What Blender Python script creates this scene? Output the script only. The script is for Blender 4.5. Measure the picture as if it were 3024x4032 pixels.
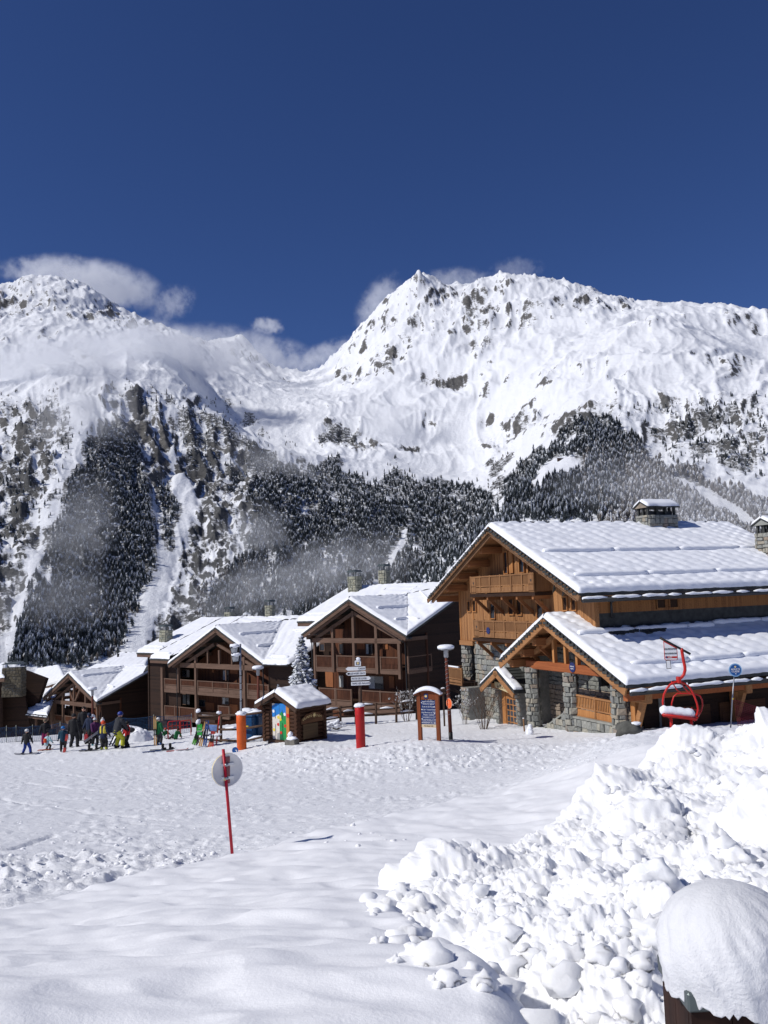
import bpy, bmesh, math, random
import numpy as np
from mathutils import Vector, Matrix
R = math.radians
SC = bpy.context.scene
for o in list(bpy.data.objects):
    bpy.data.objects.remove(o)
# ------------------------------------------------------------------ camera
FPX = 3378.0                       # focal length in photograph pixels (3024 x 4032)
PITCH, ROLL = R(5.5), R(2.1)
_F = Vector((0, math.cos(PITCH), math.sin(PITCH)))
_U0 = Vector((0, -math.sin(PITCH), math.cos(PITCH)))
_R0 = Vector((1, 0, 0))
_R = _R0 * math.cos(ROLL) - _U0 * math.sin(ROLL)
_U = _R0 * math.sin(ROLL) + _U0 * math.cos(ROLL)
cd = bpy.data.cameras.new('camera')
cam = bpy.data.objects.new('camera', cd)
SC.collection.objects.link(cam)
cd.sensor_fit = 'VERTICAL'
cd.angle = 2 * math.atan(2016 / FPX)
cd.clip_start, cd.clip_end = 0.1, 40000
cam.matrix_world = Matrix((( _R.x, _U.x, -_F.x, 0), (_R.y, _U.y, -_F.y, 0), (_R.z, _U.z, -_F.z, 0), (0, 0, 0, 1)))
SC.camera = cam
# ------------------------------------------------------------------ world, sun, exposure
SUN_AZ, SUN_EL = 251.0, 42.5       # clockwise from +Y, degrees
w = bpy.data.worlds.new('World'); SC.world = w; w.use_nodes = True
nt = w.node_tree; nt.nodes.clear()
sky = nt.nodes.new('ShaderNodeTexSky'); sky.sky_type = 'NISHITA'; sky.sun_disc = False
sky.sun_elevation = R(SUN_EL); sky.sun_rotation = R(SUN_AZ)
sky.altitude = 1600; sky.air_density = 1.0; sky.dust_density = 0.0; sky.ozone_density = 8.0
bg = nt.nodes.new('ShaderNodeBackground'); bg.inputs[1].default_value = 0.06
wo = nt.nodes.new('ShaderNodeOutputWorld')
hs = nt.nodes.new('ShaderNodeHueSaturation'); hs.inputs['Saturation'].default_value = 1.07; hs.inputs['Value'].default_value = 0.92
nt.links.new(sky.outputs[0], hs.inputs['Color']); tint = nt.nodes.new('ShaderNodeMix'); tint.data_type = 'RGBA'; tint.blend_type = 'MULTIPLY'; tint.inputs['Factor'].default_value = 1.0; tint.inputs['B'].default_value = (1.12, 0.97, 1.22, 1)
nt.links.new(hs.outputs[0], tint.inputs['A']); nt.links.new(tint.outputs['Result'], bg.inputs[0]); nt.links.new(bg.outputs[0], wo.inputs[0])
sl = bpy.data.lights.new('sun', 'SUN'); sl.energy = 3.75; sl.angle = R(0.5); sl.color = (1.0, 0.965, 0.91)
sun = bpy.data.objects.new('sun', sl); SC.collection.objects.link(sun)
SUNV = Vector((math.sin(R(SUN_AZ)) * math.cos(R(SUN_EL)), math.cos(R(SUN_AZ)) * math.cos(R(SUN_EL)), math.sin(R(SUN_EL))))
sun.rotation_euler = SUNV.to_track_quat('Z', 'Y').to_euler()
SC.view_settings.view_transform = 'Standard'; SC.view_settings.look = 'None'
SC.view_settings.exposure = 0.0; SC.view_settings.gamma = 1.0
SC.view_settings.use_curve_mapping = False
cy = SC.cycles
cy.max_bounces = 8; cy.diffuse_bounces = 3; cy.glossy_bounces = 2; cy.transmission_bounces = 4
cy.volume_bounces = 5; cy.transparent_max_bounces = 12; cy.use_denoising = True
cy.volume_step_rate = 1.0; cy.volume_max_steps = 64
cy.sample_clamp_indirect = 6
# ------------------------------------------------------------------ pixel -> place helpers
def ray(u, v):
    return _F + _R * ((u - 1512) / FPX) - _U * ((v - 2016) / FPX)
def at(u, v, Y):
    d = ray(u, v)
    return d * (Y / d.y)
def project(p):
    p = Vector(p)
    c = p.dot(_F)
    return 1512 + FPX * p.dot(_R) / c, 2016 - FPX * p.dot(_U) / c
# ------------------------------------------------------------------ noise
_rng = np.random.RandomState(7)
_perm = _rng.permutation(512)
_perm = np.concatenate([_perm, _perm, _perm])
_gr = _rng.randn(512, 2); _gr /= np.linalg.norm(_gr, axis=1)[:, None]
def pnoise(x, y, seed=0):
    x = np.asarray(x, float) + seed * 17.31; y = np.asarray(y, float) - seed * 9.77
    xi = np.floor(x).astype(np.int64); yi = np.floor(y).astype(np.int64)
    xf = x - xi; yf = y - yi
    sx = xf * xf * xf * (xf * (xf * 6 - 15) + 10); sy = yf * yf * yf * (yf * (yf * 6 - 15) + 10)
    def g(ix, iy, dx, dy):
        h = _perm[(_perm[ix & 511] + iy) & 511]
        return _gr[h, 0] * dx + _gr[h, 1] * dy
    a = g(xi, yi, xf, yf); b = g(xi + 1, yi, xf - 1, yf)
    c = g(xi, yi + 1, xf, yf - 1); d = g(xi + 1, yi + 1, xf - 1, yf - 1)
    return (a + (b - a) * sx + ((c + (d - c) * sx) - (a + (b - a) * sx)) * sy) * 1.5
def fbm(x, y, oct=4, seed=0, gain=0.5, lac=2.03):
    s = 0; a = 1.0
    for k in range(oct):
        s = s + a * pnoise(x * lac ** k, y * lac ** k, seed + k)
        a *= gain
    return s
def ridged(x, y, oct=4, seed=0, gain=0.5, lac=2.05):
    s = 0; a = 1.0; prev = 1.0
    for k in range(oct):
        n = 1 - np.abs(pnoise(x * lac ** k, y * lac ** k, seed + k)) * 1.4
        n = n * n
        s = s + a * n * prev; prev = np.clip(n, 0, 1); a *= gain
    return s - 0.9
def worley(x, y, seed=0):
    """distance to nearest feature point and that cell's random value"""
    x = np.asarray(x, float); y = np.asarray(y, float)
    xi = np.floor(x).astype(np.int64); yi = np.floor(y).astype(np.int64)
    best = np.full(x.shape, 9.0); val = np.zeros(x.shape)
    for dx in (-1, 0, 1):
        for dy in (-1, 0, 1):
            cx = xi + dx; cy_ = yi + dy
            h = _perm[(_perm[(cx + seed * 31) & 511] + cy_) & 511]
            h2 = _perm[(h + 77) & 511]; h3 = _perm[(h + 191) & 511]
            px = cx + h / 512.0; py = cy_ + h2 / 512.0
            d = np.hypot(px - x, py - y)
            m = d < best
            best = np.where(m, d, best); val = np.where(m, h3 / 512.0, val)
    return best, val
def worley3(x, y, z, seed=0):
    xi = np.floor(x).astype(np.int64); yi = np.floor(y).astype(np.int64); zi = np.floor(z).astype(np.int64)
    best = np.full(x.shape, 9.0); val = np.zeros(x.shape)
    for dx in (-1, 0, 1):
        for dy in (-1, 0, 1):
            for dz in (-1, 0, 1):
                cx = xi + dx; cy_ = yi + dy; cz = zi + dz
                h = _perm[(_perm[(_perm[(cx + seed * 31) & 511] + cy_) & 511] + cz) & 511]
                px = cx + h / 512.0; py = cy_ + _perm[(h + 77) & 511] / 512.0; pz = cz + _perm[(h + 191) & 511] / 512.0
                d = (px - x) ** 2 + (py - y) ** 2 + (pz - z) ** 2
                m = d < best
                best = np.where(m, d, best); val = np.where(m, _perm[(h + 333) & 511] / 512.0, val)
    return np.sqrt(best), val
def rbf(pts, vals, kernel, smooth=0.0):
    P = np.array(pts, float); V = np.array(vals, float); n = len(P)
    D = np.linalg.norm(P[:, None] - P[None], axis=2)
    A = np.zeros((n + 3, n + 3)); A[:n, :n] = kernel(D) + smooth * np.eye(n)
    A[:n, n] = 1; A[:n, n + 1:] = P; A[n, :n] = 1; A[n + 1:, :n] = P.T
    W = np.linalg.solve(A, np.concatenate([V, np.zeros(3)]))
    def f(Q):
        Q = np.asarray(Q, float); out = np.empty(len(Q))
        for i in range(0, len(Q), 20000):
            q = Q[i:i + 20000]
            d = np.sqrt(((q[:, None, :] - P[None]) ** 2).sum(2))
            out[i:i + 20000] = kernel(d) @ W[:n] + W[n] + q @ W[n + 1:]
        return out
    return f
def sstep(a, b, x):
    t = np.clip((x - a) / (b - a), 0, 1)
    return t * t * (3 - 2 * t)
# ------------------------------------------------------------------ object helpers
COL = SC.collection
def link(o, parent=None):
    COL.objects.link(o)
    if parent is not None: o.parent = parent
    return o
def tag(o, label=None, cat=None, group=None, kind=None):
    if label: o['label'] = label
    if cat: o['category'] = cat
    if group: o['group'] = group
    if kind: o['kind'] = kind
    return o
def empty(name, loc=(0, 0, 0), rz=0.0, label=None, cat=None, group=None):
    o = bpy.data.objects.new(name, None); o.empty_display_size = 0.2
    link(o); o.location = loc; o.rotation_euler = (0, 0, rz)
    return tag(o, label, cat, group)
def grid_mesh(name, V, nu, nv, mat, attrs=None, smooth=True, parent=None, flip=False):
    """V: (nu*nv,3) row-major in u; quads between"""
    me = bpy.data.meshes.new(name)
    i = np.arange(nu - 1)[:, None] * nv + np.arange(nv - 1)[None, :]
    q = np.stack([i, i + 1, i + nv + 1, i + nv], -1).reshape(-1, 4)
    if flip: q = q[:, ::-1]
    me.vertices.add(len(V)); me.vertices.foreach_set('co', np.asarray(V, np.float32).ravel())
    me.loops.add(q.size); me.loops.foreach_set('vertex_index', q.astype(np.int32).ravel())
    me.polygons.add(len(q)); me.polygons.foreach_set('loop_start', np.arange(0, q.size, 4, dtype=np.int32))
    me.polygons.foreach_set('loop_total', np.full(len(q), 4, np.int32))
    if attrs:
        for k, a in attrs.items():
            at_ = me.attributes.new(k, 'FLOAT', 'POINT'); at_.data.foreach_set('value', np.asarray(a, np.float32).ravel())
    me.update(calc_edges=True)
    if smooth: me.polygons.foreach_set('use_smooth', np.ones(len(q), bool))
    if mat: me.materials.append(mat)
    o = bpy.data.objects.new(name, me)
    return link(o, parent)
def raw_mesh(name, V, T, mat, parent=None, smooth=False, attrs=None):
    me = bpy.data.meshes.new(name)
    V = np.asarray(V, np.float32); T = np.asarray(T, np.int32); k = T.shape[1]
    me.vertices.add(len(V)); me.vertices.foreach_set('co', V.ravel())
    me.loops.add(T.size); me.loops.foreach_set('vertex_index', T.ravel())
    me.polygons.add(len(T)); me.polygons.foreach_set('loop_start', np.arange(0, T.size, k, dtype=np.int32))
    me.polygons.foreach_set('loop_total', np.full(len(T), k, np.int32))
    if attrs:
        for kk, a in attrs.items():
            at_ = me.attributes.new(kk, 'FLOAT', 'POINT'); at_.data.foreach_set('value', np.asarray(a, np.float32).ravel())
    me.update(calc_edges=True)
    if smooth: me.polygons.foreach_set('use_smooth', np.ones(len(T), bool))
    if mat: me.materials.append(mat)
    return link(bpy.data.objects.new(name, me), parent)
class MB:
    """collects boxes, bars, tubes... into one mesh"""
    def __init__(s): s.v = []; s.f = []; s.sm = []
    def add(s, verts, faces, smooth=False):
        b = len(s.v); s.v += [tuple(p) for p in verts]
        for f in faces: s.f.append([b + i for i in f]); s.sm.append(smooth)
        return s
    BF = [(0, 3, 2, 1), (4, 5, 6, 7), (0, 1, 5, 4), (1, 2, 6, 5), (2, 3, 7, 6), (3, 0, 4, 7)]
    def box(s, x0, x1, y0, y1, z0, z1):
        return s.add([(x0, y0, z0), (x1, y0, z0), (x1, y1, z0), (x0, y1, z0), (x0, y0, z1), (x1, y0, z1), (x1, y1, z1), (x0, y1, z1)], s.BF)
    def bar(s, a, b, w, h, up=(0, 0, 1)):
        """box from a to b, w across, h along up"""
        a = Vector(a); b = Vector(b); d = (b - a).normalized(); up = Vector(up)
        x = d.cross(up)
        if x.length < 1e-5: x = d.cross(Vector((0, 1, 0)))
        x.normalize(); z = x.cross(d).normalized()
        x *= w / 2; z *= h / 2
        return s.add([a - x - z, a + x - z, b + x - z, b - x - z, a - x + z, a + x + z, b + x + z, b - x + z], s.BF)
    def tube(s, path, r, n=8, cap=True, smooth=True):
        path = [Vector(p) for p in path]; rs = r if hasattr(r, '__len__') else [r] * len(path)
        rings = []; prev = None
        for i, p in enumerate(path):
            d = (path[min(i + 1, len(path) - 1)] - path[max(i - 1, 0)])
            if d.length < 1e-9: d = Vector((0, 0, 1))
            d.normalize()
            if prev is None:
                x = d.orthogonal().normalized()
            else:
                x = prev - d * prev.dot(d)
                if x.length < 1e-6: x = d.orthogonal()
                x.normalize()
            prev = x; y = d.cross(x)
            rings.append([p + (x * math.cos(2 * math.pi * k / n) + y * math.sin(2 * math.pi * k / n)) * rs[i] for k in range(n)])
        v = [q for rg in rings for q in rg]; f = []
        for i in range(len(rings) - 1):
            for k in range(n):
                f.append((i * n + k, i * n + (k + 1) % n, (i + 1) * n + (k + 1) % n, (i + 1) * n + k))
        s.add(v, f, smooth)
        if cap:
            b = len(s.v) - len(v)
            s.f.append([b + k for k in range(n)][::-1]); s.sm.append(False)
            s.f.append([b + (len(rings) - 1) * n + k for k in range(n)]); s.sm.append(False)
        return s
    def lathe(s, prof, c=(0, 0, 0), n=16, smooth=True, jit=None, cap=True):
        """prof: list of (r,z)"""
        c = Vector(c); v = []
        for i, (r, z) in enumerate(prof):
            for k in range(n):
                a = 2 * math.pi * k / n; rr = r; zz = z
                if jit:
                    e = jit(i, k); rr = r * (1 + e); zz = z + e * 0.5 * abs(r)
                v.append(c + Vector((rr * math.cos(a), rr * math.sin(a), zz)))
        f = []
        for i in range(len(prof) - 1):
            for k in range(n):
                f.append((i * n + k, i * n + (k + 1) % n, (i + 1) * n + (k + 1) % n, (i + 1) * n + k))
        if cap: f.append(tuple(range(n))[::-1]); f.append(tuple((len(prof) - 1) * n + k for k in range(n)))
        return s.add(v, f, smooth)
    def prism(s, poly, ext):
        """planar polygon (3D points) extruded by vector ext"""
        n = len(poly); P = [Vector(p) for p in poly]; e = Vector(ext)
        nrm = Vector((0, 0, 0))
        for i in range(n): nrm += P[i].cross(P[(i + 1) % n])
        if nrm.dot(e) > 0: P = P[::-1]
        v = P + [p + e for p in P]
        f = [tuple(range(n)), tuple(range(2 * n - 1, n - 1, -1))] + [((i + 1) % n, i, n + i, n + (i + 1) % n) for i in range(n)]
        return s.add(v, f)
    def blob(s, c, r, sub=2, amp=0.15, seed=0, squash=(1, 1, 1), freq=2.0):
        bm = bmesh.new(); bmesh.ops.create_icosphere(bm, subdivisions=sub, radius=1.0)
        vs = []
        co = np.array([v.co[:] for v in bm.verts])
        nn = pnoise(co[:, 0] * freq + seed * 3.1 + co[:, 2] * 1.3, co[:, 1] * freq - seed * 1.7 + co[:, 2] * 0.7, seed) + 0.5 * pnoise(co[:, 0] * freq * 2.2 + co[:, 2] * 2, co[:, 1] * freq * 2.2 - co[:, 2] * 1.6, seed + 3)
        c = Vector(c)
        for v, e in zip(bm.verts, nn):
            k = r * (1 + amp * e)
            vs.append(c + Vector((v.co.x * k * squash[0], v.co.y * k * squash[1], v.co.z * k * squash[2])))
        fs = [tuple(q.index for q in f.verts) for f in bm.faces]; bm.free()
        return s.add(vs, fs, True)
    def build(s, name, mat, parent=None, bevel=0.0):
        me = bpy.data.meshes.new(name)
        me.from_pydata(s.v, [], s.f)
        me.polygons.foreach_set('use_smooth', np.array(s.sm, bool))
        me.update()
        if mat: me.materials.append(mat)
        o = link(bpy.data.objects.new(name, me), parent)
        if bevel:
            m = o.modifiers.new('bevel', 'BEVEL'); m.width = bevel; m.segments = 1; m.limit_method = 'ANGLE'
        return o
# ------------------------------------------------------------------ materials
MATS = {}
def nodes(name):
    m = bpy.data.materials.new(name); m.use_nodes = True
    t = m.node_tree; b = t.nodes['Principled BSDF']
    MATS[name] = m
    return m, t, b
def N(t, ty, **kw):
    n = t.nodes.new(ty)
    for k, v in kw.items():
        if k in n.inputs: n.inputs[k].default_value = v
        else: setattr(n, k, v)
    return n
def L(t, a, b): t.links.new(a, b)
def ramp(t, fac, stops):
    r = t.nodes.new('ShaderNodeValToRGB'); cr = r.color_ramp
    while len(cr.elements) < len(stops): cr.elements.new(0.5)
    for e, (p, c) in zip(cr.elements, stops):
        e.position = p; e.color = (*c, 1) if len(c) == 3 else c
    L(t, fac, r.inputs[0]); return r
def coords(t, which='Object', scale=(1, 1, 1), rot=(0, 0, 0)):
    tc = t.nodes.new('ShaderNodeTexCoord'); mp = t.nodes.new('ShaderNodeMapping')
    mp.inputs['Scale'].default_value = scale; mp.inputs['Rotation'].default_value = rot
    L(t, tc.outputs[which], mp.inputs[0]); return mp.outputs[0]
def noise(t, vec, scale, detail=4, rough=0.55):
    n = t.nodes.new('ShaderNodeTexNoise'); n.inputs['Scale'].default_value = scale
    n.inputs['Detail'].default_value = detail; n.inputs['Roughness'].default_value = rough
    L(t, vec, n.inputs['Vector']); return n
def bump(t, b, h, strength=0.3, dist=0.02):
    n = t.nodes.new('ShaderNodeBump'); n.inputs['Strength'].default_value = strength; n.inputs['Distance'].default_value = dist
    L(t, h, n.inputs['Height']); L(t, n.outputs[0], b.inputs['Normal']); return n
def flat(name, col, rough=0.6, var=0.12, scale=6.0, metal=0.0, bs=0.0, spec=0.3):
    m, t, b = nodes(name)
    c = coords(t); n = noise(t, c, scale)
    lo = tuple(x * (1 - var) for x in col); hi = tuple(min(1, x * (1 + var)) for x in col)
    r = ramp(t, n.outputs[0], [(0.3, lo), (0.7, hi)])
    L(t, r.outputs[0], b.inputs['Base Color'])
    b.inputs['Roughness'].default_value = rough; b.inputs['Metallic'].default_value = metal
    b.inputs['Specular IOR Level'].default_value = spec
    if bs: bump(t, b, n.outputs[0], bs, 0.01)
    return m
def wood(name, col, dark, scale=(6, 6, 0.6), rough=0.75, axis='z', boards=0.0, bs=0.25):
    """grain runs along axis; boards>0 adds tone per board of that width (along local x or z)"""
    m, t, b = nodes(name)
    sc = {'z': (14, 14, 0.7), 'x': (0.7, 14, 14), 'y': (14, 0.7, 14)}[axis]
    c = coords(t, 'Object', sc)
    n = noise(t, c, 1.0, 5, 0.6)
    big = noise(t, coords(t), 0.7, 3)
    mx = N(t, 'ShaderNodeMath', operation='MULTIPLY_ADD'); L(t, big.outputs[0], mx.inputs[0]); mx.inputs[1].default_value = 0.5; L(t, n.outputs[0], mx.inputs[2])
    r = ramp(t, mx.outputs[0], [(0.5, dark), (0.98, col)])
    L(t, r.outputs[0], b.inputs['Base Color'])
    b.inputs['Roughness'].default_value = rough; b.inputs['Specular IOR Level'].default_value = 0.2
    bump(t, b, n.outputs[0], bs, 0.01)
    return m
def make_snow(name, s1=3.0, s2=40.0, b1=0.25, b2=0.25, col=(0.87, 0.885, 0.92), lo=(0.80, 0.825, 0.88), d1=0.06, d2=0.01):
    m, t, b = nodes(name)
    c = coords(t)
    n1 = noise(t, c, s1, 6, 0.6); n2 = noise(t, c, s2, 3, 0.7)
    r = ramp(t, n1.outputs[0], [(0.3, lo), (0.62, col)])
    L(t, r.outputs[0], b.inputs['Base Color'])
    b.inputs['Roughness'].default_value = 0.62; b.inputs['Specular IOR Level'].default_value = 0.18
    bp = N(t, 'ShaderNodeBump', Strength=b1, Distance=d1); L(t, n1.outputs[0], bp.inputs['Height'])
    bp2 = N(t, 'ShaderNodeBump', Strength=b2, Distance=d2); L(t, n2.outputs[0], bp2.inputs['Height']); L(t, bp.outputs[0], bp2.inputs['Normal'])
    L(t, bp2.outputs[0], b.inputs['Normal'])
    return m
SNOW = make_snow('snow')
ROOFSNOW = make_snow('roof_snow', 2.2, 25, 0.2, 0.2)
# ------------------------------------------------------------------ mountains: one height field laid out by distance and bearing
def polar(u, v, d):
    r = ray(u, v); k = math.hypot(r.x, r.y)
    return math.atan2(r.x, r.y), r.z / k
AZK = 3.0
CP = []   # (az, log d, tan elevation)
def cp(u, *vd):
    for v, d in vd:
        a, tn = polar(u, v, d); CP.append((a * AZK, math.log(d), tn))
for a in np.linspace(-0.62, 0.62, 9):
    for d, z in ((95, -15), (160, -34), (330, -85), (650, -120)):
        CP.append((a * AZK, math.log(d), z / d))
# left massif
cp(-500, (2560, 1000), (2100, 1500), (1650, 2300), (1350, 3500), (1180, 4600), (1300, 6500))
cp(0, (2600, 1000), (2350, 1220), (2100, 1500), (1880, 1800), (1650, 2300), (1480, 2800), (1330, 3500), (1200, 4200), (1118, 4600), (1260, 6500))
cp(110, (1080, 4560))
cp(215, (2620, 980), (2380, 1180), (2120, 1430), (1880, 1720), (1620, 2150), (1450, 2700), (1300, 3500), (1180, 4100), (1078, 4500), (1250, 6300))
cp(337, (1118, 4450)); cp(401, (1172, 4400))
cp(430, (2620, 1000), (2380, 1200), (2100, 1480), (1850, 1780), (1600, 2200), (1440, 2800), (1330, 3400), (1190, 4350), (1300, 6300))
cp(547, (1245, 4250)); cp(640, (1285, 4100))
cp(700, (2560, 1050), (2250, 1350), (2020, 1650), (1800, 2000), (1600, 2350), (1478, 2750), (1400, 3100), (1305, 4000), (1400, 6000))
cp(800, (1545, 2650), (1580, 3000), (1450, 3600), (1345, 4700))
cp(900, (2480, 1100), (2200, 1400), (1960, 1700), (1780, 2050), (1635, 2520), (1680, 2900), (1560, 3300), (1440, 4200), (1330, 5000))
cp(950, (1312, 5100)); cp(1000, (1352, 5200))
cp(1040, (2400, 1150), (2150, 1400), (1950, 1700), (1820, 2000), (1722, 2380), (1760, 2750), (1640, 3000), (1520, 3700), (1470, 4300), (1430, 5200))
cp(1150, (1452, 5100)); cp(1150, (1760, 2320), (1800, 2600))
cp(1240, (2380, 1150), (2150, 1450), (1960, 1750), (1850, 2050), (1790, 2280), (1800, 2550), (1640, 3000), (1560, 3500), (1520, 4200), (1466, 5000), (1560, 6500))
cp(1330, (1382, 4800), (1460, 4300)); cp(1420, (1282, 4650)); cp(1480, (1222, 4550)); cp(1560, (1150, 4480))
cp(1400, (2330, 1150), (2120, 1500), (1960, 1800), (1870, 2100), (1820, 2350), (1740, 2700), (1620, 3100), (1520, 3700), (1430, 4200))
cp(1610, (1110, 4440)); cp(1652, (1070, 4400), (1180, 5600))
cp(1650, (2300, 1200), (2100, 1600), (1960, 1900), (1870, 2200), (1840, 2450), (1760, 2750), (1620, 3100), (1480, 3500), (1330, 3900), (1200, 4200))
cp(1700, (1108, 4400)); cp(1760, (1158, 4380)); cp(1810, (1182, 4350)); cp(1850, (1128, 4300)); cp(1900, (1102, 4280)); cp(1950, (1112, 4250)); cp(1990, (1072, 4220))
cp(1830, (2090, 1230), (2120, 1500), (2030, 1750), (1930, 2050), (1850, 2500), (1700, 2900), (1500, 3400), (1300, 3850))
cp(2000, (2120, 1050), (1955, 1330), (1960, 1650), (1880, 2000), (1750, 2500), (1600, 2900), (1440, 3300), (1280, 3800), (1220, 5600))
cp(2060, (1095, 4200)); cp(2120, (1096, 4150)); cp(2200, (1120, 4100)); cp(2300, (1148, 4050)); cp(2400, (1170, 4000)); cp(2480, (1200, 3980))
cp(2150, (2120, 980), (1950, 1200), (1830, 1480), (1810, 1700), (1740, 2000), (1600, 2500), (1460, 2900), (1370, 3300), (1260, 3700))
cp(2290, (2100, 980), (1900, 1250), (1730, 1620), (1680, 1850), (1580, 2200), (1430, 2750), (1350, 3100), (1300, 3500))
cp(2420, (2080, 1000), (1880, 1280), (1720, 1650), (1640, 1900), (1480, 2400), (1370, 2800), (1290, 3120), (1260, 3500))
cp(2590, (2080, 1000), (1900, 1300), (1760, 1650), (1640, 1950), (1480, 2300), (1350, 2700), (1240, 3080), (1270, 3450), (1190, 3980), (1300, 5500))
cp(2680, (1182, 3980)); cp(2750, (1200, 3960)); cp(2840, (1192, 3950)); cp(2920, (1206, 3950))
cp(2800, (2080, 1000), (1920, 1250), (1780, 1550), (1640, 1850), (1480, 2250), (1380, 2600), (1310, 3000), (1330, 3350))
cp(3024, (2080, 980), (1950, 1200), (1800, 1500), (1650, 1800), (1500, 2200), (1405, 2700), (1430, 3200), (1228, 3950), (1300, 5500))
cp(3500, (2060, 980), (1750, 1500), (1500, 2200), (1330, 3000), (1290, 3900), (1400, 5500))
CP = np.array(CP)
elev = rbf(CP[:, :2], CP[:, 2], lambda r: r, 0.0)
NA = 860
AZ = np.linspace(-0.60, 0.62, NA)
DD = np.exp(np.concatenate([np.linspace(math.log(95), math.log(760), 46)[:-1], np.linspace(math.log(760), math.log(5500), 440), np.linspace(math.log(5600), math.log(8000), 10)]))
ND = len(DD)
A2, D2 = np.meshgrid(AZ, DD, indexing='ij')
# coarse evaluation of the base, then bilinear refinement keeps it quick
T0 = elev(np.stack([A2[::2].ravel() * AZK, np.log(D2[::2]).ravel()], 1)).reshape(-1, ND)
TN = np.empty_like(A2); TN[::2] = T0
TN[1:-1:2] = 0.5 * (T0[:-1] + T0[1:]) if NA % 2 else 0.5 * (T0[:-1] + T0[1:])
if NA % 2 == 0: TN[-1] = TN[-2]
X2 = np.sin(A2) * D2; Y2 = np.cos(A2) * D2; Z2 = TN * D2
far = sstep(700, 1500, D2)
# relief: big ridges, ribs running down the faces, small crags
hi = sstep(-50, 900, Z2)
wx = X2 + 60 * pnoise(X2 / 260, Y2 / 260, 3); wy = Y2 + 60 * pnoise(X2 / 260, Y2 / 260, 5)
alp = sstep(650, 1250, Z2); ALPW = alp * (0.42 + 0.58 * sstep(1150, 1500, Z2 + 160 * pnoise(X2 / 500, Y2 / 500, 77)))
rel = 40 * ridged(wx / 620, wy / 620, 2, 1) + 30 * ridged(wx / 230, wy / 230, 4, 9, 0.55) + ALPW * (46 * ridged(wx / 170, wy / 230, 4, 13, 0.66) + 20 * ridged(X2 / 62, Y2 / 90, 4, 17, 0.66))
lat = A2 * 3200
ribs = 26 * ridged(lat / 90 + 0.8 * pnoise(X2 / 300, Y2 / 300, 4), D2 / 620, 3, 21) + 8 * ridged(lat / 30 + 0.6 * pnoise(X2 / 120, Y2 / 120, 8), D2 / 260, 3, 25)
# ---- dark ground: rock bands and scrub, given where they stand
def hit_rows(u, v, TM):
    r = ray(u, v); k = math.hypot(r.x, r.y); a = math.atan2(r.x, r.y); tn = r.z / k
    i = int(round((a - AZ[0]) / (AZ[1] - AZ[0])))
    if i < 0 or i >= NA: return None
    j = int(np.searchsorted(TM[i], tn))
    if j >= ND - 8: return None
    return i, j
TMAX = np.maximum.accumulate(TN, axis=1)
DARK = np.zeros_like(A2); ROUGH = np.full_like(A2, 0.32)
def blob_at(u, v, r, amp, field, ry=None):
    h = hit_rows(u, v, TMAX)
    if h is None: return
    i, j = h
    x, y, z, d = X2[i, j], Y2[i, j], Z2[i, j], D2[i, j]
    rm = r * d / FPX; rz = (ry or r) * d / FPX
    lo, hi_ = max(0, j - 120), min(ND, j + 120)
    la, lb = max(0, i - 130), min(NA, i + 130)
    s = (slice(la, lb), slice(lo, hi_))
    q = ((A2[s] - A2[i, j]) * d / rm) ** 2 + ((Z2[s] - z) / rz) ** 2 + ((D2[s] - d) / (d * 0.16)) ** 2
    field[s] = 1 - (1 - field[s]) * (1 - amp * np.exp(-q * 0.8))
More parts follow.
